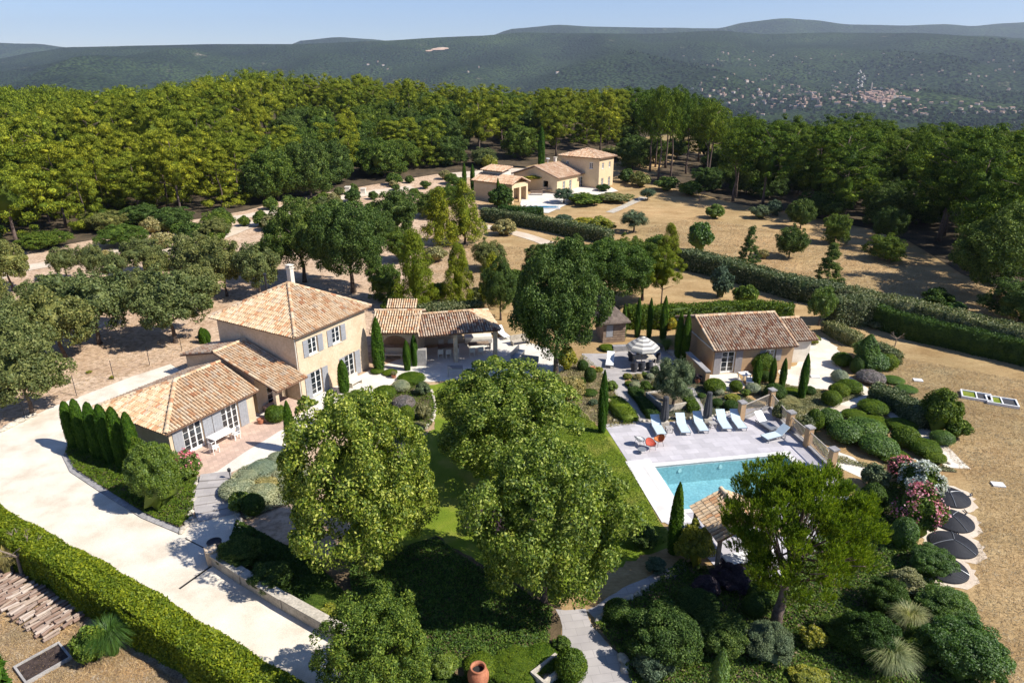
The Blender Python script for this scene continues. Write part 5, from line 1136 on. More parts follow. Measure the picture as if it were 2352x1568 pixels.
# ---------------------------------------------------------------- trees by hand
T = [  # kind, u, v, top, width, name, label, category, material
 ('plane', 833, 1300, 925, 338, 'plane_tree', 'big leafy yellow-green plane tree left of the group, its shade falling on the driveway', 'tree', None, 0),
 ('plane', 1160, 1085, 848, 318, 'plane_tree', 'leafy yellow-green plane tree at the back of the group, in front of the dining terrace', 'tree', None, 1),
 ('plane', 1250, 1385, 1018, 335, 'plane_tree', 'largest leafy plane tree of the group, nearest the grey stone walk', 'tree', None, 2),
 ('plane', 872, 1640, 1392, 262, 'plane_tree', 'young broadleaf tree cut by the bottom edge beside the driveway wall', 'tree', 'oakmid', 0),
 ('oak', 1277, 866, 556, 222, 'oak_tree', 'tall dense evergreen oak standing beside the shaded dining terrace', 'tree', None, 0),
 ('oak', 1398, 705, 545, 190, 'oak_tree', 'broad dark oak behind the tall evergreen oak, near the hut', 'tree', 'oakmid', 1),
 ('oak', 1315, 690, 548, 120, 'oak_tree', 'dark oak half hidden behind the tall evergreen oak', 'tree', None, 2),
 ('oak', 1475, 690, 560, 110, 'oak_tree', 'dark oak between the broad oak and the yellowish pine', 'tree', 'oakmid', 0),
 ('pine', 1518, 706, 540, 92, 'pine_tree', 'yellowish pine at the right end of the trees behind the hut', 'tree', 'pineyoung', 1),
 ('oak', 1150, 735, 595, 85, 'oak_tree', 'dark slim oak behind the dining shelter roof end', 'tree', None, 2),
 ('oak', 700, 648, 455, 165, 'oak_tree', 'broad dark oak behind the tower house, left of two', 'tree', None, 0),
 ('oak', 812, 672, 452, 185, 'oak_tree', 'broad dark oak behind the chimney of the tower house, right of two', 'tree', None, 1),
 ('oakmid', 915, 540, 428, 100, 'oak_tree', 'rounded oak by the gate pillars of the far track', 'tree', 'oak', 2),
 ('youngpine', 1010, 565, 432, 90, 'pine_tree', 'bright feathery pine below the distant outbuilding, left of two', 'tree', 'pine', 0),
 ('youngpine', 1068, 560, 420, 95, 'pine_tree', 'bright feathery pine below the distant outbuilding, right of two', 'tree', 'pine', 1),
 ('youngpine', 958, 712, 532, 108, 'pine_tree', 'light green young pine behind the shelter, leftmost of the three', 'tree', None, 2),
 ('youngpine', 1054, 700, 560, 82, 'pine_tree', 'light green young pine behind the shelter, middle of the three', 'tree', None, 0),
 ('youngpine', 1130, 700, 585, 70, 'pine_tree', 'young pine behind the shelter, rightmost of the three', 'tree', 'pine', 1),
 ('youngpine', 1535, 610, 515, 60, 'pine_tree', 'small pine beside the start of the flowering field hedge', 'tree', 'pine', 2),
 ('olive', 1455, 535, 483, 62, 'olive_tree', 'grey-green olive at the end of the hedge below the distant villa', 'tree', None, 0),
 ('olive', 1295, 468, 432, 50, 'olive_tree', 'small olive beside the distant pool', 'tree', None, 1),
 ('olive', 1487, 462, 432, 36, 'olive_tree', 'smallest olive, by the path from the distant villa', 'tree', None, 0),
 ('olive', 1545, 942, 822, 96, 'olive_tree', 'silvery round olive growing in the square stone planter', 'tree', None, 1),
 ('bush', 1640, 503, 470, 44, 'bush', 'bright green round bush alone in the far field', 'shrub', 'fresh', 0),
 ('bush', 1605, 580, 505, 62, 'bush', 'large bright green bush at the field edge above the hedge', 'shrub', 'tamarisk', 1),
 ('cone', 1718, 610, 520, 52, 'conifer', 'pale green cone-shaped conifer in the field above the hedge', 'tree', None, 0),
 ('oakmid', 1812, 592, 513, 70, 'oak_tree', 'dark rounded oak standing alone in the middle of the dry field', 'tree', 'oak', 1),
 ('bush', 1752, 594, 572, 26, 'bush', 'small brown-green bush between the conifer and the lone oak', 'shrub', 'drybush', 2),
 ('oakmid', 1916, 560, 486, 62, 'oak_tree', 'sparse olive-green tree at the far side of the field', 'tree', None, 2),
 ('oakmid', 2032, 598, 540, 88, 'oak_tree', 'low wide oak at the foot of the right wood', 'tree', 'oakmid', 0),
 ('oak', 2035, 560, 470, 75, 'oak_tree', 'taller dark oak standing behind the low wide one', 'tree', None, 1),
 ('cone', 1897, 668, 560, 76, 'conifer', 'tallest cone-shaped conifer, growing out of the flowering hedge', 'tree', 'cone', 1),
 ('bush', 1655, 682, 612, 56, 'bush', 'grey-green shrub between the two hedges, left one', 'shrub', 'olive', 0),
 ('bush', 1710, 702, 652, 60, 'bush', 'loose dark shrub between the two hedges, right one', 'shrub', 'oakmid', 1),
 ('bush', 2150, 706, 664, 72, 'bush', 'rounded dark shrub above the long hedge on the right', 'shrub', 'boxdark', 0),
 ('bush', 2188, 716, 694, 60, 'bush', 'flat bright juniper beside the rounded dark shrub', 'shrub', 'tamarisk', 1),
 ('oak', 2285, 690, 482, 230, 'oak_tree', 'huge dark oak casting shade over the field on the right', 'tree', 'oak', 2),
 ('oakmid', 2340, 740, 640, 150, 'oak_tree', 'low dark oak at the right edge above the long hedge', 'tree', 'oak', 0),
 ('bush', 1745, 502, 470, 50, 'bush', 'grey willow-like shrub at the edge of the right wood', 'shrub', 'olive', 1),
 ('bush', 1776, 496, 458, 36, 'bush', 'small grey shrub right of the willow-like one', 'shrub', 'olive', 2),
 ('oakmid', 1838, 525, 452, 62, 'oak_tree', 'dark upright oak on the far edge of the field', 'tree', 'oak', 1),
 ('bush', 1150, 480, 425, 62, 'bush', 'big dark laurel in front of the distant outbuilding', 'shrub', 'boxdark', 0),
 ('bush', 1125, 388, 357, 38, 'bush', 'yellow-green bush beyond the distant outbuilding', 'shrub', 'yellowbush', 0),
 ('bush', 1385, 440, 422, 34, 'bush', 'clipped dark bush at the foot of the distant two-storey house', 'shrub', 'boxdark', 1),
 ('bush', 1295, 510, 492, 42, 'bush', 'grey lavender-coloured bush below the distant pool', 'shrub', 'olive', 2),
 ('bush', 1380, 530, 500, 70, 'bush', 'yellow-green bush at the end of the upper field hedge', 'shrub', 'yellowbush', 3),
 ('bush', 1340, 522, 500, 60, 'bush', 'pale yellow bush between the distant pool and the hedge', 'shrub', 'yellowbush', 1),
 ('bush', 1345, 468, 445, 90, 'bush', 'broad mixed shrub bed below the distant villa', 'shrub', 'oakmid', 0),
 ('bush', 1410, 462, 444, 90, 'bush', 'low flowering shrubs right of the distant villa bed', 'shrub', 'laurel', 1),
 ('oakmid', 1030, 470, 425, 70, 'oak_tree', 'small oak left of the distant outbuilding', 'tree', 'oakmid', 0),
 ('bush', 1508, 602, 545, 70, 'bush', 'rounded green shrub at the start of the flowering field hedge', 'shrub', 'oakmid', 3),
 ('truffle', 1880, 748, 660, 62, 'mulberry_tree', 'light green staked young tree behind the studio annex', 'tree', 'fresh', 0),
 ('oakmid', 868, 560, 478, 90, 'oak_tree', 'rounded oak behind the two broad oaks, left of three', 'tree', 'oak', 0),
 ('oakmid', 925, 600, 520, 80, 'oak_tree', 'rounded oak behind the two broad oaks, middle of three', 'tree', None, 1),
 ('oakmid', 760, 520, 462, 80, 'oak_tree', 'oak between the pale track and the two broad oaks', 'tree', None, 2),
 ('oakmid', 985, 500, 440, 80, 'oak_tree', 'oak left of the two feathery pines', 'tree', 'oak', 0),
 ('oakmid', 1120, 620, 545, 70, 'oak_tree', 'bright oak on the bank above the young pines', 'tree', 'oakolive', 1),
 ('oakmid', 885, 690, 600, 80, 'oak_tree', 'oak right of the big pair, close behind the tower house', 'tree', None, 2),
 ('bush', 1000, 690, 650, 60, 'bush', 'green bush between the first two young pines', 'shrub', 'oakmid', 1),
 ('bush', 1095, 700, 660, 50, 'bush', 'green bush between the last two young pines', 'shrub', 'oakolive', 2),
 ('bush', 905, 715, 675, 60, 'bush', 'bush against the rear of the arched loggia', 'shrub', 'oakmid', 3),
 ('bush', 1190, 660, 620, 70, 'bush', 'bush left of the dark oak behind the evergreen oak', 'shrub', 'oakmid', 0),
 ('bush', 1000, 600, 565, 60, 'bush', 'straw-green bush on the bank left of the field path', 'shrub', 'drybush', 1),
 ('oakmid', 1240, 640, 560, 80, 'oak_tree', 'dark oak at the back left of the evergreen oak', 'tree', 'oak', 0),
 ('oakmid', 1440, 620, 535, 80, 'oak_tree', 'grey-green oak behind the hut trees', 'tree', None, 1),
 ('oakmid', 690, 560, 505, 80, 'oak_tree', 'oak beside the pale track above the tower house', 'tree', 'oakolive', 0),
 ('oakmid', 610, 620, 548, 80, 'oak_tree', 'oak joining the orchard and the broad oaks', 'tree', 'oak', 1),
 ('bush', 1470, 430, 395, 50, 'bush', 'golden-green bush under the bare-stemmed pines, left', 'shrub', 'oakolive', 0),
 ('bush', 1530, 440, 405, 60, 'bush', 'dark bush under the bare-stemmed pines, middle', 'shrub', 'oak', 1),
 ('bush', 1585, 450, 415, 60, 'bush', 'green bush under the bare-stemmed pines, right', 'shrub', 'oakmid', 2),
 ('bush', 1440, 420, 390, 40, 'bush', 'bush at the right corner of the distant two-storey house', 'shrub', 'oak', 3),
 ('bush', 1160, 540, 505, 60, 'bush', 'pale bush on the bank below the far hedge', 'shrub', 'drybush', 0),
]
for k, u, v, top, wd, nm, lb, ct, mt, var in T: pt(k, u, v, top, wd, nm, lb, ct, None, mt, var=var)
# orchard of truffle oaks
OR = [(30, 668, 560, 92, 'left edge, second row'), (155, 642, 572, 56, 'beside the pale track, leftmost small one'), (222, 652, 566, 52, 'beside the pale track, yellow-topped'), (268, 652, 586, 46, 'thin one, just below the pale track'),
      (335, 628, 555, 84, 'wide one below the bend of the track'), (375, 642, 590, 56, 'dark small one in the middle of the orchard'), (455, 665, 546, 92, 'tall grey one in the middle of the orchard'), (462, 712, 618, 100, 'in front of the tall grey one'),
      (522, 680, 555, 88, 'left of the pair behind the roof'), (600, 684, 562, 84, 'right of the pair behind the roof'), (230, 790, 628, 152, 'large leaning one with a forked trunk'), (404, 787, 630, 150, 'best-shaped one with a clear trunk, nearest the house'),
      (288, 748, 645, 62, 'slim one between the two large ones'), (150, 826, 668, 140, 'dense one in the front row'), (28, 800, 690, 110, 'at the left edge, third row'), (40, 890, 720, 150, 'big one at the left edge, second from the front'), (75, 955, 795, 150, 'frontmost big one at the left edge'),
      (105, 720, 640, 80, 'half hidden behind the front row'), (600, 522, 498, 24, 'tiny one alone on the pale track'), (495, 552, 508, 56, 'small one where the two tracks meet'), (-30, 760, 640, 110, 'cut by the left edge'), (185, 720, 640, 70, 'behind the large leaning one'), (335, 690, 625, 60, 'small one behind the best-shaped one')]
for i, (u, v, top, wd, lb) in enumerate(OR): pt('truffle', u, v, top - 6, wd * 1.18, 'truffle_oak', 'dusty green orchard oak, ' + lb, 'tree', 'oaks of the sandy orchard', var=i)
# cypresses
CY_ = [('cypfat', 172, 1028, 922, 27, 'leftmost cypress of the clipped row beside the driveway'), ('cypfat', 198, 1040, 917, 28, 'second cypress from the left in the clipped row beside the driveway'), ('cypfat', 230, 1055, 924, 30, 'third cypress from the left in the clipped row beside the driveway'),
       ('cypfat', 257, 1066, 929, 30, 'fourth cypress from the left in the clipped row beside the driveway'), ('cypfat', 286, 1078, 935, 31, 'fifth cypress from the left in the clipped row beside the driveway'), ('cypfat', 318, 1088, 947, 30, 'rightmost cypress of the clipped row beside the driveway'),
       ('cypress', 672, 1036, 920, 24, 'slim cypress at the terrace edge in front of the porch'), ('cypress', 760, 978, 900, 22, 'slim cypress in front of the tower house front doors'), ('cypress', 791, 900, 826, 25, 'cypress close to the right window of the tower house'),
       ('cypress', 871, 852, 728, 27, 'tall thick cypress at the left foot of the arch'), ('cypress', 936, 850, 781, 17, 'short slim cypress in the opening of the arch'), ('cypress', 953, 840, 768, 16, 'short slim cypress at the right foot of the arch'),
       ('cypress', 1382, 992, 850, 21, 'tall solitary cypress at the corner of the pool deck'), ('cypress', 1431, 780, 698, 13, 'thin cypress right against the hut, first of the row behind the terrace'), ('cypress', 1463, 774, 684, 14, 'thin cypress second from the hut'), ('cypress', 1490, 774, 684, 13, 'thin cypress third from the hut'),
       ('cypress', 1522, 780, 680, 17, 'cypress fourth from the hut'), ('cypress', 1556, 822, 714, 18, 'left cypress of the pair against the studio gable'), ('cypress', 1572, 826, 716, 18, 'right cypress of the pair against the studio gable'),
       ('cypress', 1736, 886, 822, 19, 'cypress in front of the round clipped bush by the studio'), ('cypress', 1771, 886, 822, 15, 'slim cypress in front of the studio window, left of two'), ('cypress', 1795, 889, 822, 15, 'slim cypress in front of the studio window, right of two'), ('cypress', 1840, 914, 812, 19, 'leaning cypress in front of the gravel court'),
       ('cypress', 484, 707, 683, 11, 'small cypress alone at the edge of the orchard'), ('cypress', 1546, 1270, 1108, 30, 'ragged dark cypress between the lawn and the pool bar'), ('cypress', 1243, 388, 290, 16, 'tall cypress behind the distant low house'), ('cypress', 1067, 430, 374, 10, 'far thin cypress left of the distant outbuilding, left of two'),
       ('cypress', 1086, 438, 377, 11, 'far thin cypress left of the distant outbuilding, right of two'), ('cypress', 1144, 474, 408, 8, 'far thin cypress in front of the distant outbuilding'), ('cypress', 468, 788, 752, 18, 'stubby dark cypress against the rear corner of the tower house'), ('cypress', 478, 786, 756, 14, 'second stubby cypress touching the tower house corner'),
       ('cypress', -10, 1700, 1400, 120, 'thick cypress cut off by the bottom left corner'), ('cypress', 1640, 1640, 1490, 40, 'narrow bright cypress at the bottom edge among the dark shrubs'), ('cypress', 1985, 850, 768, 42, 'bright rounded-top conifer among the shrubs right of the gravel court')]
for k, u, v, top, wd, lb in CY_: pt(k, u, v, top, wd * (1.02 if k == 'cypfat' else 1.1), 'cypress_tree', lb, 'cypress', mat='tamarisk' if 'bright' in lb else None)
# the big pine
def bigpine():
    x, y, z = G(1780, 1440); e = thing('stone_pine', 'big spreading pine with upright needle tufts in front of the pool bar', 'tree', (x, y, 0)); rng = np.random.default_rng(77); r_ = random.Random(77)
    cx, cy_, cz = at(1838, 1226, 5.0); cx -= x; cy_ -= y; dd = dist(x + cx, y + cy_, 5.0); RX = 178 * dd / F; RZ = 3.2; RY = RX * .92
    tm = MB(); base = Vector((0, 0, -.2)); mid = Vector((cx * .25, cy_ * .2, 1.6)); up = Vector((cx * .7, cy_ * .7, cz - .6)); tm.tube([base, base.lerp(mid, .5) + Vector((-.03, 0, .1)), mid, mid.lerp(up, .5) + Vector((-.05, .05, 0)), up, Vector((cx, cy_, cz + RZ * .7))], [.30, .25, .2, .17, .12, .04], 10)
    n0 = 250; d = sphere_pts(n0, rng); d[:, 2] = np.where(d[:, 2] < -.8, -d[:, 2] * .6, d[:, 2]); d = unit(d); q = (rng.uniform(.35, 1.0, (n0, 1))) ** .6
    a = np.arctan2(d[:, 1], d[:, 0]); q *= (1 + .10 * np.sin(3 * a + 1) + .07 * np.sin(7 * a))[:, None]
    C = d * q * np.array([RX * .9, RY * .9, RZ * .9]) + np.array([cx, cy_, cz])
    for k in range(0, n0, 6):
        p = Vector(C[k]); t = r_.uniform(.2, .95); b = mid.lerp(up, t); m1 = b.lerp(p, .55) + Vector((0, 0, -.2)); tm.tube([b, m1, p], [.06, .04, .018], 5)
    tm.build('trunk', M['barkpine'], e, smooth=True)
    parts = []
    for k in range(n0):
        n = 40; c = C[k]; D = d[k]; r = rng.uniform(.32, .58); off = sphere_pts(n, rng); off[:, 2] = np.abs(off[:, 2]) * .8; B = c + off * r * rng.uniform(.3, 1, (n, 1)) + D * .12
        ax_ = unit(np.array([0, 0, 1.1]) + off * .55 + D * .35)
        m = 15; idx = np.repeat(np.arange(n), m); hgt_ = rng.uniform(0, .28, (n * m, 1)); nd = unit(ax_[idx] * 1.3 + sphere_pts(n * m, rng) * .8)
        A_ = B[idx] + ax_[idx] * hgt_; L = rng.uniform(.09, .16, (n * m, 1)); s = unit(np.cross(nd, sphere_pts(n * m, rng))) * .016
        V = np.stack([A_ - s, A_ + s, A_ + nd * L + s * .4, A_ + nd * L - s * .4], 1).reshape(-1, 3); parts.append((V, np.arange(4 * n * m).reshape(-1, 4)))
    V, Fc = join(parts); link('crown', mesh_np('crown', V, Fc, [M['stonepine']]), e)
bigpine()
# ---------------------------------------------------------------- hedges
def HP(*px, z=0): return [at(u, v, z)[:2] if z else G(u, v)[:2] for u, v in px]
hp = [at(-60, 1122, 2.05), at(330, 1338, 2.05), at(745, 1590, 2.05)]
hp = [(p[0] - .45, p[1] - .55) for p in hp]; dxy = ((hp[0][0] - hp[1][0]) * .4, (hp[0][1] - hp[1][1]) * .4); hp = [(hp[0][0] + dxy[0], hp[0][1] + dxy[1])] + hp
hedge(hp, 1.35, 2.0, 'conifer_hedge', 'long bright conifer hedge between the driveway and the rough lot', 'conifhedge', .14, 900, 3, .07, None, .3)
hedge(HP((1110, 505), (1180, 515), (1260, 532), (1330, 545), (1400, 558)), 2.2, 2.0, 'field_hedge', 'wavy hedge below the distant pool, farthest of the field hedges', 'laurel', .26, 60, 4)
hedge(HP((1565, 612), (1650, 632), (1750, 662), (1850, 690), (1930, 702)), 2.6, 2.3, 'field_hedge', 'flowering hedge running from the garden pines to the tall conifer', 'laurel', .24, 75, 5)
hedge(HP((1930, 708), (2010, 728), (2120, 752), (2230, 782), (2352, 815), (2480, 850)), 2.4, 2.4, 'field_hedge', 'pale flowering hedge running off to the right edge beyond the field', 'laurel', .22, 110, 6)
hedge(HP((1990, 742), (2080, 775), (2200, 802), (2352, 838), (2480, 870)), 1.2, 2.2, 'field_hedge', 'dark clipped hedge in front of the pale flowering one', 'boxdark', .2, 120, 7)
hedge(HP((1440, 752), (1520, 752), (1620, 745), (1720, 738), (1815, 745)), 1.3, 2.2, 'garden_hedge', 'yellow-green hedge behind the cypresses and the studio', 'box', .2, 120, 8)
hedge(HP((930, 745), (1000, 740), (1108, 733)), 1.3, 1.9, 'garden_hedge', 'clipped hedge behind the dining shelter roof', 'laurel', .2, 130, 9, .04)
hedge(HP((1905, 742), (1992, 742)), 2.4, 2.7, 'viburnum_block', 'tall square block of pale flowering shrub at the corner of the field', 'laurel', .2, 170, 10, .05)
hedge(HP((1898, 760), (1930, 778), (1968, 795)), 1.3, 1.1, 'garden_hedge', 'low flowering hedge from the staked tree towards the gravel court', 'laurel', .16, 200, 11)
hedge(HP((1998, 808), (2030, 820), (2055, 838)), 1.2, 1.0, 'garden_hedge', 'short pale-topped hedge beside the clipped domes on the field side', 'laurel', .16, 200, 12)
hedge(HP((1150, 505), (1200, 512), (1245, 512)), 2.2, 2.4, 'far_hedge', 'dark rectangular hedge screening the distant pool', 'boxdark', .3, 60, 13, .05)
hedge(HP((2000, 918), (2050, 935), (2100, 965), (2125, 985)), 1.5, 1.3, 'garden_hedge', 'pale flowering hedge curving along the gravel walk', 'laurel', .15, 260, 14, .08)
hedge(HP((1452, 900), (1480, 935), (1500, 962)), .8, .5, 'box_edging', 'dark box edging left of the square planter', 'boxdark', .08, 700, 15, .04)
hedge(HP((1508, 898), (1550, 890)), .7, .45, 'box_edging', 'box edging behind the square planter', 'box', .08, 700, 16, .04)
hedge(HP((1562, 902), (1580, 925), (1595, 948)), .8, .5, 'box_edging', 'sunlit box edging right of the square planter', 'box', .08, 700, 17, .04)
hedge(HP((1398, 918), (1425, 945), (1450, 972)), 1.3, .45, 'box_mound', 'low box mound left of the grey garden path', 'box', .08, 600, 18, .12)

rb = random.Random(21); nb_ = 0
while nb_ < 46:
    u = rb.uniform(330, 1060); v = lerpt(FR, u) + rb.uniform(4, 62)
    if v < 400: continue
    x, y, z = G(u, v); s_ = rb.uniform(1.6, 3.6)
    place('bush', x, y, z, s_ * rb.uniform(.6, .9), s_, 'shrub', 'scrub bush scattered on the sandy strip along the far track', 'shrub', 'scrub along the far track', rb.choice(['oakolive', 'oakmid', 'drybush', 'oak'])); nb_ += 1
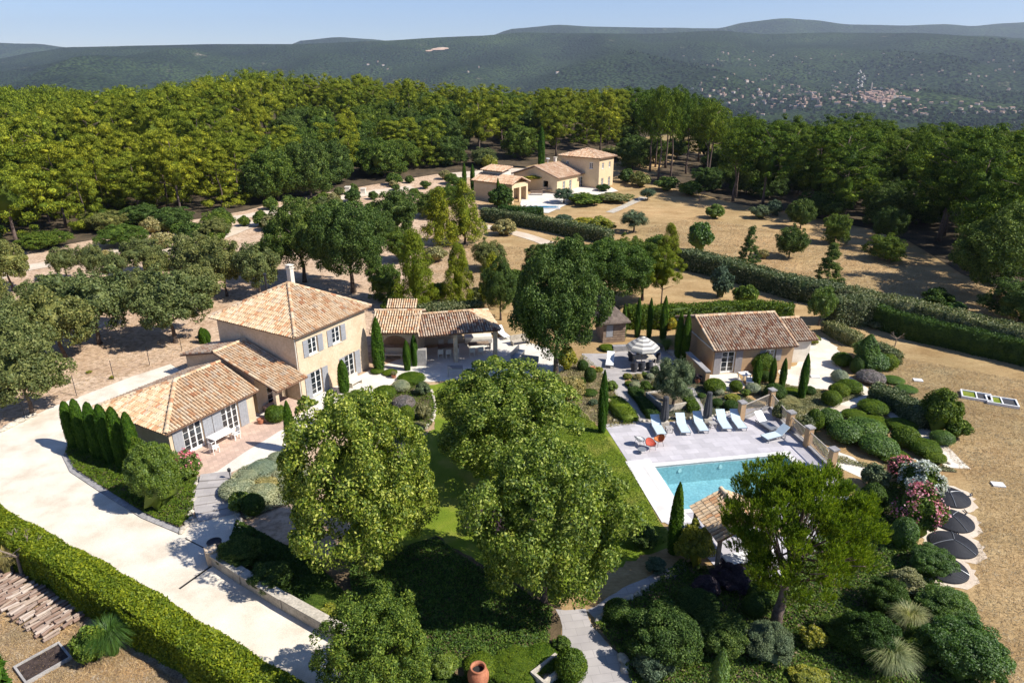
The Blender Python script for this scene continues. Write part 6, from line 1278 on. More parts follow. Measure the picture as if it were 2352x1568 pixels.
# ---------------------------------------------------------------- garden shrubs: (u, v centre, width, height, material, label)
D_, S_ = 'boxdark', 'box'
SH = [
 (1338, 844, 26, 28, D_, 'dark clipped ball at the corner of the upper terrace, upper of two'), (1355, 868, 28, 38, D_, 'dark clipped ball beside the steps to the upper terrace, lower of two'), (1375, 850, 22, 14, 'yellowbush', 'small yellow-green cushion at the end of the upper terrace'),
 (1308, 900, 74, 62, 'drybush', 'large straw-coloured bush between the evergreen oak and the solitary cypress'), (1300, 836, 46, 66, 'yellowbush', 'tall yellowish shrub just right of the evergreen oak trunk'), (1334, 884, 22, 30, 'oakmid', 'small green shrub behind the straw-coloured bush'),
 (1405, 890, 30, 26, 'fresh', 'bright green rounded plant behind the solitary cypress'), (1355, 902, 34, 18, D_, 'low dark box cushion left of the solitary cypress'), (1396, 930, 16, 22, 'whitefl', 'white-flowered bush at the foot of the solitary cypress'), (1363, 926, 22, 18, 'olive', 'grey bush on the lawn edge left of the solitary cypress'),
 (1441, 866, 22, 17, 'yellowbush', 'yellow-green cushion at the top corner of the herb bed'), (1466, 867, 22, 16, 'drybush', 'brownish cushion in the herb bed'), (1480, 862, 16, 14, 'fresh', 'bright cushion in the herb bed below the black chairs'), (1493, 866, 19, 16, 'silver', 'silvery cushion in the herb bed'), (1504, 854, 22, 22, 'olive', 'grey rounded bush below the dining chairs'),
 (1458, 887, 26, 20, 'silver', 'silver-green cushion at the lower end of the herb bed'), (1482, 888, 30, 22, 'oakmid', 'green cushion in the lower herb bed'), (1503, 885, 20, 20, 'drybush', 'golden bush left of the planted olive'), (1468, 899, 24, 14, D_, 'dark low cushion along the herb bed path edge'), (1444, 882, 20, 14, S_, 'green cushion on the path side of the herb bed'),
 (1444, 742, 34, 34, 'yellowbush', 'yellowish shrub behind the first cypress by the hut'), (1477, 745, 32, 30, 'box', 'shrub between the second and third cypresses'), (1507, 745, 30, 32, 'drybush', 'dry shrub between the third and fourth cypresses'), (1538, 750, 32, 34, 'yellowbush', 'yellow-green shrub left of the cypress pair'), (1394, 799, 36, 18, S_, 'low bush in front of the plank hut'),
 (1640, 890, 50, 38, S_, 'clipped mound at the end of the low garden wall'), (1611, 909, 20, 13, D_, 'small box cushion beside the side path'), (1689, 890, 30, 28, S_, 'clipped ball on the studio patio edge'), (1747, 840, 54, 54, S_, 'large round clipped bush against the studio wall'), (1757, 868, 30, 28, D_, 'dark mound below the round clipped bush'),
 (1778, 905, 50, 42, D_, 'dark laurel mound in front of the two slim cypresses'), (1646, 927, 28, 22, D_, 'dark ball left of the yellow shrub by the railing'), (1679, 933, 36, 26, D_, 'dark ball right beside the first railing pillar'), (1682, 914, 36, 20, 'yellowbush', 'yellow-green shrub above the dark ball by the railing'), (1729, 895, 36, 28, 'silver', 'pale flowering bush before the studio terrace'),
 (1819, 900, 44, 20, S_, 'low green mound along the gravel court'), (1808, 918, 62, 24, 'drybush', 'straw-coloured ground shrub behind the corner pillar'), (1858, 900, 28, 24, D_, 'dark bush at the foot of the leaning cypress'), (1649, 900, 26, 24, 'silver', 'silvery bush spilling over the clipped mound'), (1712, 905, 22, 20, 'fresh', 'bright little bush behind the railing'),
 (1866, 782, 36, 24, 'yellowbush', 'yellow-green shrub beside the studio annex'), (1932, 830, 44, 36, S_, 'orange-tinged rounded bush at the edge of the gravel court'), (1926, 868, 38, 32, 'silver', 'grey rose bush between the gravel court and the clipped mounds'),
 (1950, 890, 56, 36, S_, 'kidney-shaped clipped mound, right part, beside the gravel walk'), (1926, 900, 46, 36, S_, 'kidney-shaped clipped mound, middle part'), (1908, 920, 44, 40, S_, 'kidney-shaped clipped mound, lower part'), (2005, 936, 68, 38, S_, 'round clipped cushion standing alone in the bend of the gravel walk'),
 (1999, 836, 72, 56, 'tamarisk', 'large clipped dome beside the field'), (2036, 838, 46, 42, S_, 'smaller dome at the field edge'), (1966, 846, 30, 44, D_, 'dark side of the clipped dome group'), (1975, 810, 40, 46, 'fresh', 'pointed bright shrub above the clipped domes'), (1998, 868, 62, 36, 'lavender', 'grey-purple lavender mound below the domes'),
 (2052, 872, 46, 20, 'tamarisk', 'flat green juniper strip along the field, upper end'), (2082, 892, 46, 18, 'tamarisk', 'flat green juniper strip along the field, lower end'), (2195, 990, 60, 54, 'oakmid', 'green bush at the right end of the walk'), (2162, 1008, 52, 38, 'tamarisk', 'low bright shrub below the green tree by the walk'),
 (1902, 968, 56, 52, 'tamarisk', 'green cushion at the left end of the great clipped group'), (1938, 998, 76, 60, 'tamarisk', 'second great green cushion, left front'), (1985, 990, 92, 60, 'tamarisk', 'highest cushion in the middle of the great clipped group'), (2015, 1026, 84, 56, 'tamarisk', 'broad cushion in the front of the great clipped group'),
 (1962, 952, 54, 26, S_, 'yellow-tipped low band behind the great clipped group, left half'), (2014, 966, 64, 24, S_, 'yellow-tipped low band behind the great clipped group, right half'), (2070, 976, 66, 32, S_, 'rounded clipped end of the yellow-tipped band'), (2076, 1010, 62, 56, S_, 'olive-green cushion at the right of the great clipped group'),
 (2120, 1030, 70, 46, S_, 'low cushion at the right tip of the great clipped group'), (2050, 1046, 72, 34, S_, 'front edge cushion of the great clipped group'), (2144, 1050, 50, 32, S_, 'last small cushion at the tip of the great clipped group'),
 (1868, 972, 40, 64, S_, 'tall clipped bush right behind the middle railing'), (1846, 985, 40, 50, 'laurel', 'pale-leaved bush pushing through the railing'), (1790, 952, 38, 42, 'laurel', 'pale-leaved bush behind the corner of the railing'),
 (2005, 1104, 60, 66, 'olive', 'grey feathery bush left of the white oleander'), (1998, 1160, 60, 80, D_, 'dark bush between the big pine and the oleanders'), (2070, 1238, 60, 80, 'tamarisk', 'feathery bush below the pink oleander'), (2135, 1296, 100, 84, 'tamarisk', 'feathery bush overhanging the lowest black solar dome'),
 (2082, 1340, 80, 66, 'drybush', 'brownish clipped shrub right of the big pine'), (2170, 1398, 120, 96, 'tamarisk', 'feathery green shrub on the edge of the field, upper'), (2205, 1500, 180, 150, 'tamarisk', 'huge bright green shrub at the bottom right, nearest the field'), (2120, 1490, 100, 90, 'oakmid', 'green shrub beside the huge bright one'),
 (2030, 1382, 100, 96, D_, 'dark round shrub behind the upper pampas clump'), (1988, 1478, 130, 130, D_, 'dark clipped bush between the pampas clumps and the pine trunk'), (1935, 1455, 110, 80, 'oakmid', 'mixed green shrub right of the big pine trunk'), (1862, 1470, 60, 60, 'yellowbush', 'yellow-flowering bush by the big pine trunk'), (1858, 1560, 90, 60, 'yellowbush', 'yellow-green bush at the bottom edge'),
 (1757, 1482, 120, 100, 'olive', 'grey-green bush in front of the big pine trunk'), (1652, 1465, 130, 110, 'oak', 'dark bush left of the big pine'), (1728, 1400, 52, 56, D_, 'dark ball in the shade of the big pine'), (1755, 1364, 90, 56, 'oakmid', 'green shrub under the left branches of the big pine'),
 (1680, 1326, 96, 74, 'purple', 'purple-leaved plum in front of the pool bar'), (1620, 1350, 70, 56, 'purple', 'smaller purple-leaved bush left of the plum'), (1600, 1392, 100, 76, 'oak', 'dark shrub below the purple bushes'), (1592, 1266, 84, 112, 'yellowbush', 'tall yellow-green bush right of the ragged cypress'), (1478, 1238, 70, 60, 'oak', 'dark shrub at the lower edge of the lawn'),
 (1505, 1302, 50, 42, 'olive', 'grey spiky shrub at the end of the stone walk'), (1418, 1408, 66, 60, D_, 'dark ball on the right of the stone walk'), (1520, 1470, 170, 150, 'oak', 'large dark bush right of the stone walk'), (1497, 1530, 90, 80, 'olive', 'grey rosemary bush in front of the large dark bush'),
 (1310, 1540, 74, 84, S_, 'big clipped ball beside the stone trough'), (1186, 1524, 120, 66, S_, 'clipped mound right of the terracotta jar'), (1245, 1508, 90, 52, S_, 'second clipped mound behind the stone trough'), (1289, 1484, 46, 42, 'oakmid', 'small tree-like bush by the stone walk'), (1104, 1528, 76, 50, S_, 'clipped cushion behind the terracotta jar'),
 (1215, 1572, 120, 50, S_, 'low mound in front of the stone trough'), (1020, 1532, 66, 56, 'fresh', 'bright bush left of the terracotta jar'), (812, 1420, 66, 58, 'fresh', 'bright bush at the end of the driveway wall'), (555, 1276, 96, 86, 'oak', 'dark shrub behind the wall pillar'), (622, 1330, 96, 76, 'oak', 'dark shrub behind the driveway wall, upper'),
 (736, 1374, 100, 48, 'oakmid', 'dark shrub behind the driveway wall, lower'), (760, 1408, 60, 40, 'yellowbush', 'yellowish sprig on the driveway wall'), (552, 1160, 52, 56, 'fresh', 'yellow-green bush on the right of the garden steps'), (584, 1166, 52, 56, D_, 'dark bush behind the yellow-green one by the steps'),
 (545, 1124, 78, 50, 'silver', 'silvery santolina mound at the top of the steps'), (602, 1134, 76, 46, 'silver', 'second silvery mound, behind the first'), (606, 1070, 68, 32, 'silver', 'silvery mound along the terrace edge'), (637, 1052, 40, 28, 'silver', 'small silvery mound nearest the slim cypress'), (612, 1108, 60, 30, 'drybush', 'dry flower clump among the silvery mounds'), (570, 1092, 44, 26, 'silver', 'silvery mound at the top lip of the terrace'),
 (636, 956, 48, 46, S_, 'leafy bush hiding the porch post'), (716, 925, 32, 16, 'fresh', 'low plants at the front corner of the tower house'), (866, 852, 30, 16, S_, 'clipped cushion at the foot of the thick cypress, left'), (896, 855, 34, 15, S_, 'clipped cushion at the foot of the thick cypress, right'),
 (945, 868, 64, 28, S_, 'long clipped mound at the top of the round bed'), (921, 890, 42, 32, 'silver', 'silvery mound in the round bed'), (928, 926, 52, 34, 'lavender', 'lavender patch in the round bed'), (934, 960, 38, 46, S_, 'bright green mound at the left of the round bed'), (974, 952, 36, 42, 'drybush', 'dry bush at the right of the round bed'),
 (884, 903, 54, 34, S_, 'green mound below the clipped cushions'), (972, 898, 36, 34, 'olive', 'grey rose bush in the round bed'), (822, 916, 70, 40, 'oakmid', 'green shrub in front of the tower house terrace'), (860, 940, 70, 40, 'oakmid', 'green shrub at the back of the left plane tree'), (960, 980, 40, 24, 'drybush', 'dry grass tuft at the low end of the round bed'),
 (1120, 1200, 110, 60, 'purple', 'reddish barberry deep in the shade between the plane trees'), (430, 1082, 66, 60, 'fresh', 'leafy base of the pink flowering bush'),
 (2010, 750, 30, 24, 'laurel', 'small pale bush by the white gate'), (1620, 740, 30, 30, 'box', 'bush behind the left gable of the studio'), (470, 770, 20, 24, D_, 'small bush by the tower corner'),
 (245, 590, 40, 24, 'drybush', 'dry bush on the bank of the pale track'), (80, 800, 30, 20, 'drybush', 'dry tuft in the orchard'), (205, 855, 14, 8, 'yellowbush', 'tiny yellow plant along the fence foot, left'), (257, 868, 12, 7, 'yellowbush', 'tiny yellow plant along the fence foot, right')]
for i, (u, v, w_, h_, mt, lb) in enumerate(SH):
    kb = 'ball_box' if mt in (S_, D_, 'tamarisk', 'silver', 'lavender') and w_ < 100 else ('bigbush' if w_ > 60 else 'bush')
    if w_ >= 96: kb = 'hugebush'
    ball(u, v, w_, h_, lb, 'shrub', mt, kb, 'clipped_shrub' if kb == 'ball_box' else 'shrub')
# small tree-like shrubs
pt('hugebush', 370, 1165, 1012, 118, 'shrub', 'large yellow-green bush in front of the clipped cypress row', 'shrub', None, 'fresh')
pt('bigbush', 325, 1090, 1005, 50, 'shrub', 'olive-green bush beside the wing corner', 'shrub', None, 'box')
pt('bigbush', 2150, 988, 896, 86, 'shrub', 'loose bright green tree-like bush at the end of the curved hedge', 'shrub', None, 'oakmid')
pt('grass', 2080, 1455, 1388, 80, 'pampas_grass', 'pampas clump by the brown clipped shrub, upper of two', 'plant'); pt('grass', 2035, 1550, 1472, 104, 'pampas_grass', 'pampas clump near the bottom edge, lower of two', 'plant')
pt('grass', 1530, 806, 776, 36, 'grass_clump', 'bright upright leaves between the parasol and the cypress pair', 'plant', None, 'fresh')
pt('grass', 262, 1500, 1425, 110, 'grass_clump', 'wild grass tuft on the rough lot', 'plant', None, 'tamarisk'); pt('bush', 215, 1515, 1445, 80, 'shrub', 'wild bush on the rough lot beside the grass tuft', 'shrub', None, 'oakmid')
pt('grass', 20, 1322, 1255, 60, 'grass_clump', 'dry grass tuft near the bare sapling', 'plant', None, 'drybush')
def flowering(u, v, top, wd, mat, label, leafmat='boxdark', n=1500):
    x, y, z = G(u, v); h = hgt(top, y) - z; w_ = wd / ppm(x, y); rng = np.random.default_rng(int(u)); e = thing('oleander', label, 'flowering bush', (x, y, z), rng.uniform(0, 6)); 
    cr = PROTO['bigbush'][2][int(u) % 3][0]; o = link('foliage', cr, e, None, M[leafmat]); o.scale = (w_, w_, h)
    c = np.empty(len(cr.vertices) * 3, np.float32); cr.vertices.foreach_get('co', c); c = c.reshape(-1, 3)[::4]; q = np.linalg.norm(c - np.array([0, 0, .4]), axis=1); c = c[(q > np.percentile(q, 45)) & (c[:, 2] > .2)]
    f_ = np.sin(c[:, 0] * 14 + 2) + np.sin(c[:, 1] * 13) + np.sin(c[:, 2] * 15); c = c[f_ > -.6]; P = c[rng.integers(0, len(c), n)] * np.array([w_, w_, h]) * 1.04 + rng.normal(0, .05, (n, 3)); d = unit(P - np.array([0, 0, h * .4]))
    V, Fc = leaf_mesh(P, d, .13, rng, .8, None, .6); link('flowers', mesh_np('flowers', V, [Fc], [M[mat]]), e)
flowering(2068, 1102, 1052, 66, 'pink', 'pink oleander behind the white one', n=600); flowering(2105, 1150, 1068, 92, 'whitefl', 'white oleander beside the uppermost black solar dome', 'oakmid', n=3600); flowering(2096, 1222, 1118, 108, 'pink', 'big pink oleander in front of the white one', 'oakmid', n=1500)
flowering(432, 1092, 1035, 62, 'pink', 'pink flowering bush at the end of the tiled patio', 'fresh', 700)
# ---------------------------------------------------------------- bare trees
def bare(u, v, top, wd, label, seed, lv=4):
    x, y, z = G(u, v); h = hgt(top, y) - z; w_ = wd / ppm(x, y); r_ = random.Random(seed); m = MB(); t = thing('bare_tree', label, 'tree', (x, y, z))
    m.tube([(0, 0, -.1), (.05, 0, h * .45)], [h * .03, h * .022], 7)
    def br(p, d, L, r, k):
        q = p + d * L; m.tube([p, p.lerp(q, .5) + Vector((r_.uniform(-.05, .05), 0, .02)) * L, q], [r, r * .8, r * .5], 5)
        if k: 
            for _ in range(3): br(q, (d + Vector((r_.uniform(-.8, .8), r_.uniform(-.8, .8), r_.uniform(-.15, .5)))).normalized(), L * .62, r * .5, k - 1)
    for k in range(4):
        a = k * 1.57 + .3; br(Vector((.05, 0, h * .43)), Vector((math.cos(a) * w_ * .6, math.sin(a) * w_ * .6, h * .35)).normalized(), h * .26, h * .02, lv - 1)
    m.build('trunk', M['dead'], t)
bare(2055, 795, 755, 50, 'small leafless tree alone on the dry field', 3, 3); bare(52, 1325, 1215, 90, 'leafless sapling at the left edge of the rough lot', 4, 3); bare(1605, 470, 430, 34, 'thin leafless tree at the edge of the right wood', 5, 3)
# ---------------------------------------------------------------- deck furniture
def frameM(x, y, rz, z=0): return thing
def lounger(px, head, foot, label, mat='sling', group='blue sun loungers on the pool deck'):
    h = Vector(G(*head)); f = Vector(G(*foot)); d = (f - h); L = 1.95; rz = math.atan2(d.y, d.x); c = (h + f) / 2
    t = thing('sun_lounger', label, 'sun lounger', (c.x, c.y, .032), rz, group)
    m = MB(); W_ = .66; z = .34
    pts = [(-L / 2 - .0, .86), (-.30, z), (L / 2, z)]
    a, b, c2 = pts; th = .05
    m.add([(a[0], -W_ / 2, a[1]), (a[0], W_ / 2, a[1]), (b[0], W_ / 2, b[1]), (b[0], -W_ / 2, b[1]), (a[0], -W_ / 2, a[1] - th), (a[0], W_ / 2, a[1] - th), (b[0], W_ / 2, b[1] - th), (b[0], -W_ / 2, b[1] - th)], [(0, 1, 2, 3)[::-1], (4, 5, 6, 7), (0, 3, 7, 4), (1, 5, 6, 2), (0, 4, 5, 1)]); m.build('backrest', M[mat], t)
    m = MB(); m.box(-.298, L / 2, -W_ / 2, W_ / 2, z - th, z); m.build('seat', M[mat], t)
    m = MB()
    for s in (-1, 1): m.box(-L / 2 + .25, L / 2 + .01, s * (W_ / 2 + .022) - .018, s * (W_ / 2 + .022) + .018, z - .07, z - .01)
    for x in (-.5, L / 2 - .05): m.box(x - .02, x + .02, -W_ / 2 - .003, W_ / 2 + .003, z - .11, z - .055)
    m.build('frame', M['alu'], t)
    for x in (-.62, L / 2 - .12):
        for s in (-1, 1): m = MB(); m.box(x - .022, x + .022, s * (W_ / 2 + .02) - .02, s * (W_ / 2 + .02) + .02, 0, z - .072); m.build('leg', M['alu'], t)
    return t
P4 = lambda rx, ry: (1274 + rx * .25, 686 + ry * .25)
for h, f, lb in (((905, 1150), (985, 1290), 'leftmost of the five pale blue loungers'), ((1135, 1135), (1208, 1275), 'second pale blue lounger from the left'), ((1290, 1120), (1375, 1258), 'middle one of the five pale blue loungers'), ((1500, 1100), (1590, 1240), 'fourth pale blue lounger, right of the second closed parasol'), ((1628, 1100), (1727, 1232), 'rightmost of the five pale blue loungers')):
    lounger(None, P4(*h), P4(*f), lb)
lounger(None, P4(2110, 1262), P4(1925, 1310), 'pale blue lounger lying crosswise beside the railing', group='loungers by the railing'); lounger(None, P4(1870, 1140), P4(2000, 1225), 'dark lounger in the shade of the railing', 'alu', 'loungers by the railing')
lounger(None, (1313 + 715 * .125, 745 + 660 * .125), (1313 + 690 * .125, 745 + 810 * .125), 'white lounger on the upper terrace beside the parasol shade', 'slingwhite', 'loungers of the upper terrace')
def low_table(u, v, w_, d_, h, label, rz=.16, mat='woodgrey', top=.04, group=None):
    x, y, z = G(u, v); t = thing('table', label, 'table', (x, y, z + .03), rz, group); m = MB(); m.box(-w_ / 2, w_ / 2, -d_ / 2, d_ / 2, h - top, h); m.build('table_top', M[mat], t)
    for a in (-1, 1):
        for b in (-1, 1): m = MB(); m.box(a * (w_ / 2 - .06) - .025, a * (w_ / 2 - .06) + .025, b * (d_ / 2 - .06) - .025, b * (d_ / 2 - .06) + .025, 0, h - top - .001); m.build('leg', M[mat], t)
    return t
low_table(*P4(1048, 1228), .5, .5, .42, 'small slatted side table between the first two loungers'); low_table(*P4(1445, 1185), .5, .5, .42, 'small slatted side table left of the fourth lounger')
def closed_parasol(u, v, h, label):
    x, y, z = G(u, v); t = thing('closed_parasol', label, 'parasol', (x, y, .032), .16, 'closed parasols on the pool deck'); m = MB(); m.box(-.3, .3, -.3, .3, 0, .5); m.build('base_block', M['stone'], t)
    MB().tube([(0, 0, .5), (0, 0, h)], .03, 8).build('pole', M['iron'], t)
    prof = [(.17, .62), (.27, .66), (.29, .9), (.26, 1.3), (.20, 1.9), (.17, h - .25), (.19, h - .12), (.17, h - .02), (.05, h + .03)]
    m = MB(); n = 20; vs = []; fs = []
    for r, z in prof:
        for k in range(n): a = 6.283 * k / n; q = r * (1 + .12 * (k % 2)); vs.append((q * math.cos(a), q * math.sin(a), z))
    for i in range(len(prof) - 1):
        for k in range(n): fs.append((i * n + k, i * n + (k + 1) % n, (i + 1) * n + (k + 1) % n, (i + 1) * n + k))
    fs += [tuple(range(n - 1, -1, -1)), tuple(range((len(prof) - 1) * n, len(prof) * n))]; m.add(vs, fs); m.build('folded_canopy', M['canvas_grey'], t)
closed_parasol(*P4(1000, 1180), 2.45, 'closed dark parasol on a stone block behind the leftmost loungers'); closed_parasol(*P4(1393, 1148), 2.55, 'closed dark parasol on a stone block between the third and fourth loungers')
def round_chair(u, v, rz, mat, label):
    x, y, z = G(u, v); t = thing('string_chair', label, 'chair', (x, y, .032), rz, 'round string chairs on the pool deck'); m = MB(); n = 16
    vs = [(0, .05, .32)]; fs = []
    for j in range(1, 4):
        for k in range(n): a = 6.283 * k / n; r = .38 * j / 3; vs.append((r * math.cos(a), r * math.sin(a) * .9 + .0, .32 + .42 * (j / 3) ** 2 * (.35 + .65 * max(0, math.sin(a)))))
    for k in range(n): fs.append((0, 1 + k, 1 + (k + 1) % n))
    for j in range(2):
        for k in range(n): fs.append((1 + j * n + k, 1 + (j + 1) * n + k, 1 + (j + 1) * n + (k + 1) % n, 1 + j * n + (k + 1) % n))
    m.add(vs, fs); s = m.build('seat', M[mat], t); md = s.modifiers.new('thick', 'SOLIDIFY'); md.thickness = .03
    m = MB(); pts = [vs[1 + 2 * n + k] for k in range(n)] + [vs[1 + 2 * n]]; m.tube(pts, .014, 6); m.build('rim', M['iron'], t)
    for a in (.6, 2.5, 3.9, 5.5): m = MB(); m.tube([(.25 * math.cos(a), .25 * math.sin(a), .4), (.36 * math.cos(a), .36 * math.sin(a), 0)], .012, 6); m.build('leg', M['iron'], t)
round_chair(*P4(775, 1345), 2.2, 'slingwhite', 'white round string chair on the deck'); round_chair(*P4(955, 1345), -1.2, 'orange', 'orange round string chair on the deck'); round_chair(*P4(878, 1385), .5, 'red', 'red round string chair between the white and orange ones')
x, y, z = G(*P4(800, 1420)); t = thing('wire_table', 'low grey round wire table in front of the white string chair', 'table', (x, y, .032)); MB().lathe([(.3, .3), (.3, .32)], 20).build('table_top', M['alu'], t)
for a in (0, 2.1, 4.2): MB().tube([(.1 * math.cos(a), .1 * math.sin(a), .3), (.25 * math.cos(a), .25 * math.sin(a), 0)], .012, 6).build('leg', M['alu'], t)
# striped parasol, dining table and wicker chairs
x, y, z = G(1473, 838); t = thing('striped_parasol', 'open octagonal parasol in cream and grey rings above the upper terrace', 'parasol', (x, y, .03), .2)
Rr = 38 / ppm(x, y); zt = hgt(771, y + .2); zb = hgt(793, y + .2)
cv = [None, None]; rings = 8
MBs = [MB(), MB()]
for j in range(rings):
    r0, r1 = Rr * j / rings, Rr * (j + 1) / rings; f = lambda r: zt - (zt - zb) * (r / Rr) ** 1.15 - .004 * (j % 2)
    vs = []
    for r in (r0, r1):
        for k in range(8): a = 6.283 * (k + .5) / 8; vs.append((r * math.cos(a), r * math.sin(a), f(r)))
    MBs[j % 2].add(vs, [(k, 8 + k, 8 + (k + 1) % 8, (k + 1) % 8) for k in range(8)])
c_ = MBs[0].build('canopy', M['canvas'], t); o = MBs[1].build('dark_rings', plain('grey_canvas', (.26, .25, .24), .9), c_)
m = MB(); vs = []; 
for z_ in (zb, zb - .16):
    for k in range(8): a = 6.283 * (k + .5) / 8; vs.append((Rr * math.cos(a), Rr * math.sin(a), z_))
m.add(vs, [(k, (k + 1) % 8, 8 + (k + 1) % 8, 8 + k) for k in range(8)]); m.build('valance', M['canvas'], c_)
MB().tube([(0, 0, 0), (0, 0, zt + .05)], .035, 8).build('pole', M['wood'], t)
low_table(1479, 838, 1.9, 1.0, .75, 'stone-topped dining table under the striped parasol', .1, 'stone')
def wicker(u, v, rz, label):
    x, y, z = G(u, v); t = thing('wicker_chair', label, 'chair', (x, y, .03), rz, 'dark wicker chairs round the parasol table'); m = MB(); n = 12
    m.lathe([(.26, 0), (.28, .42), (.28, .44)], 14); m.build('seat', M['wicker'], t); m = MB(); vs = []; 
    for z_ in (.40, .88):
        for r in (.28, .33):
            for k in range(n + 1): a = math.pi * (1.0 + k / n) + 0; vs.append((r * math.cos(a), r * math.sin(a), z_ - .18 * (abs(k - n / 2) / (n / 2)) ** 2 * (z_ > .5)))
    q = n + 1; fs = []
    for k in range(n): fs += [(k, k + 1, 2 * q + k + 1, 2 * q + k), (q + k + 1, q + k, 3 * q + k, 3 * q + k + 1), (2 * q + k, 2 * q + k + 1, 3 * q + k + 1, 3 * q + k)]
    m.add(vs, fs); m.build('backrest', M['wicker'], t)
for i, (u, v, a, lb) in enumerate(((1456, 853, .1, 'left of the three dark wicker chairs in front of the stone table'), (1473, 852, .1, 'middle of the three dark wicker chairs in front of the stone table'), (1490, 850, .1, 'right of the three dark wicker chairs in front of the stone table'), (1450, 828, -1.3, 'dark wicker chair at the left end of the stone table'), (1508, 832, 1.7, 'dark wicker chair at the right end of the stone table'), (1468, 818, 3.2, 'dark wicker chair behind the stone table, left'), (1488, 817, 3.2, 'dark wicker chair behind the stone table, right'))): wicker(u, v, a, lb)
m = MB(); m.box(-2.6, 2.6, -.25, .25, 0, .5); x, y, z = G(1470, 803); o = m.build('garden_wall', M['stonegrey'], None, (x, y, 0)); o.rotation_euler = (0, 0, .1); props(o, 'low dark stone wall behind the parasol table', 'wall')
# railing with pillars
PL = [(1700, 966, 911), (1768, 936, 902), (1811, 990, 943), (1853, 1026, 977), (1907, 1078, 1018)]
pp = []
for i, (u, v, top) in enumerate(PL):
    x, y, z = G(u, v); pp.append(Vector((x, y, 0))); h = 1.5
    t = thing('pillar', ['plastered pillar at the left end of the pool railing', 'plastered pillar at the rear corner of the pool railing', 'plastered pillar third along the pool railing', 'plastered pillar fourth along the pool railing', 'plastered pillar at the near end of the pool railing'][i], 'pillar', (x, y, 0), .3, 'pillars of the pool railing')
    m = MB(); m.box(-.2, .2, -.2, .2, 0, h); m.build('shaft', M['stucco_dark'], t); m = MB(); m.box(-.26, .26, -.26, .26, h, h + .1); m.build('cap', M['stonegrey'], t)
for i in range(4):
    a, b = pp[i], pp[i + 1]; d = b - a; L = d.length; t = thing('railing', ['railing section at the back, facing the studio', 'railing section from the rear corner towards the pool', 'railing section in the middle of the right side', 'railing section nearest the big pine'][i], 'railing', (a.x, a.y, 0), math.atan2(d.y, d.x), 'railing sections of the pool deck')
    m = MB(); m.box(.22, L - .22, -.14, .14, 0, .22); m.build('plinth', M['stonegrey'], t); m = MB(); m.box(.2, L - .2, -.03, .03, 1.18, 1.24); m.box(.2, L - .2, -.02, .02, .34, .38); m.build('rail', M['rail'], t)
    n = int((L - .4) / .14); m = MB()
    for k in range(n): x = .28 + (L - .56) * k / (n - 1); m.box(x - .012, x + .012, -.012, .012, .381, 1.179)
    m.build('balusters', M['rail'], t)
# walls, bench, pots
def wallobj(a, b, w_, h, label, mat='stucco_dark', cap='stonegrey', name='garden_wall'):
    A = Vector(G(*a)); B = Vector(G(*b)); d = B - A; t = thing(name, label, 'wall', (A.x, A.y, 0), math.atan2(d.y, d.x)); L = d.length
    MB().box(0, L, -w_ / 2, w_ / 2, -.2, h).build('masonry', M[mat], t); MB().box(-.05, L + .05, -w_ / 2 - .06, w_ / 2 + .06, h, h + .09).build('coping', M[cap], t); return t
wallobj((1578, 838), (1623, 884), .35, 1.15, 'sloping-looking plastered wall with grey coping left of the studio')
wallobj((492, 1292), (560, 1338), .4, .62, 'low stone retaining wall along the driveway, upper length', 'stone', 'stone', 'retaining_wall'); wallobj((562, 1339), (655, 1396), .4, .62, 'low stone retaining wall along the driveway, middle length', 'stone', 'stone', 'retaining_wall'); wallobj((657, 1397), (800, 1478), .4, .66, 'low stone retaining wall along the driveway, lower length', 'stone', 'stone', 'retaining_wall')
x, y, z = G(490, 1290); m = MB(); m.box(-.3, .3, -.3, .3, 0, .85); o = m.build('wall_pillar', M['stucco'], None, (x, y, 0)); o.rotation_euler = (0, 0, .6); props(o, 'short ochre pillar ending the driveway wall', 'pillar')
def potm(s=1): return [(.16 * s, 0), (.24 * s, .12 * s), (.29 * s, .3 * s), (.27 * s, .45 * s), (.30 * s, .5 * s), (.27 * s, .51 * s), (.22 * s, .44 * s)]
def pot(u, v, s, label, mat='terra', plant=None, z=0):
    x, y, _ = G(u, v); t = thing('flower_pot', label, 'pot', (x, y, z)); MB().lathe(potm(s), 18).build('pot', M[mat], t, smooth=True)
    if plant: o = link('plant', PROTO['bush'][2][0][0], t, (0, 0, .35 * s), M[plant]); o.scale = (.7 * s, .7 * s, .6 * s)
pot(496, 1266, 1.3, 'dark round urn standing behind the driveway wall pillar', 'iron', None, .0)
pot(600, 973, .8, 'terracotta pot in the shade beside the wing', 'terra'); pot(1361, 852, .8, 'small terracotta pot at the upper terrace corner', 'terra'); pot(1602, 880, .9, 'dark potted plant against the garden wall', 'terra', 'purple'); pot(700, 925, .7, 'potted plant at the tower house corner', 'terra', 'fresh'); pot(905, 868, .7, 'flat pot with dry plant near the arch', 'terra', 'drybush')
x, y, z = at(1098, 1531, 1.2); t = thing('terracotta_jar', 'tall terracotta jar with a wide mouth at the bottom edge', 'jar', (x, y, 0))
s = 1.1; MB().lathe([(.22 * s, 0), (.30 * s, .2 * s), (.40 * s, .55 * s), (.41 * s, .75 * s), (.34 * s, .95 * s), (.28 * s, 1.02 * s), (.31 * s, 1.08 * s), (.30 * s, 1.11 * s), (.235 * s, 1.10 * s), (.23 * s, .95 * s), (.30 * s, .7 * s)], 32).build('body', M['terra'], t, smooth=True)
MB().lathe([(.31 * s, .9 * s), (.30 * s, .905 * s)], 24).build('painted_mouth_shade', M['black'], t)  # black disc painted in for the shade inside the jar mouth
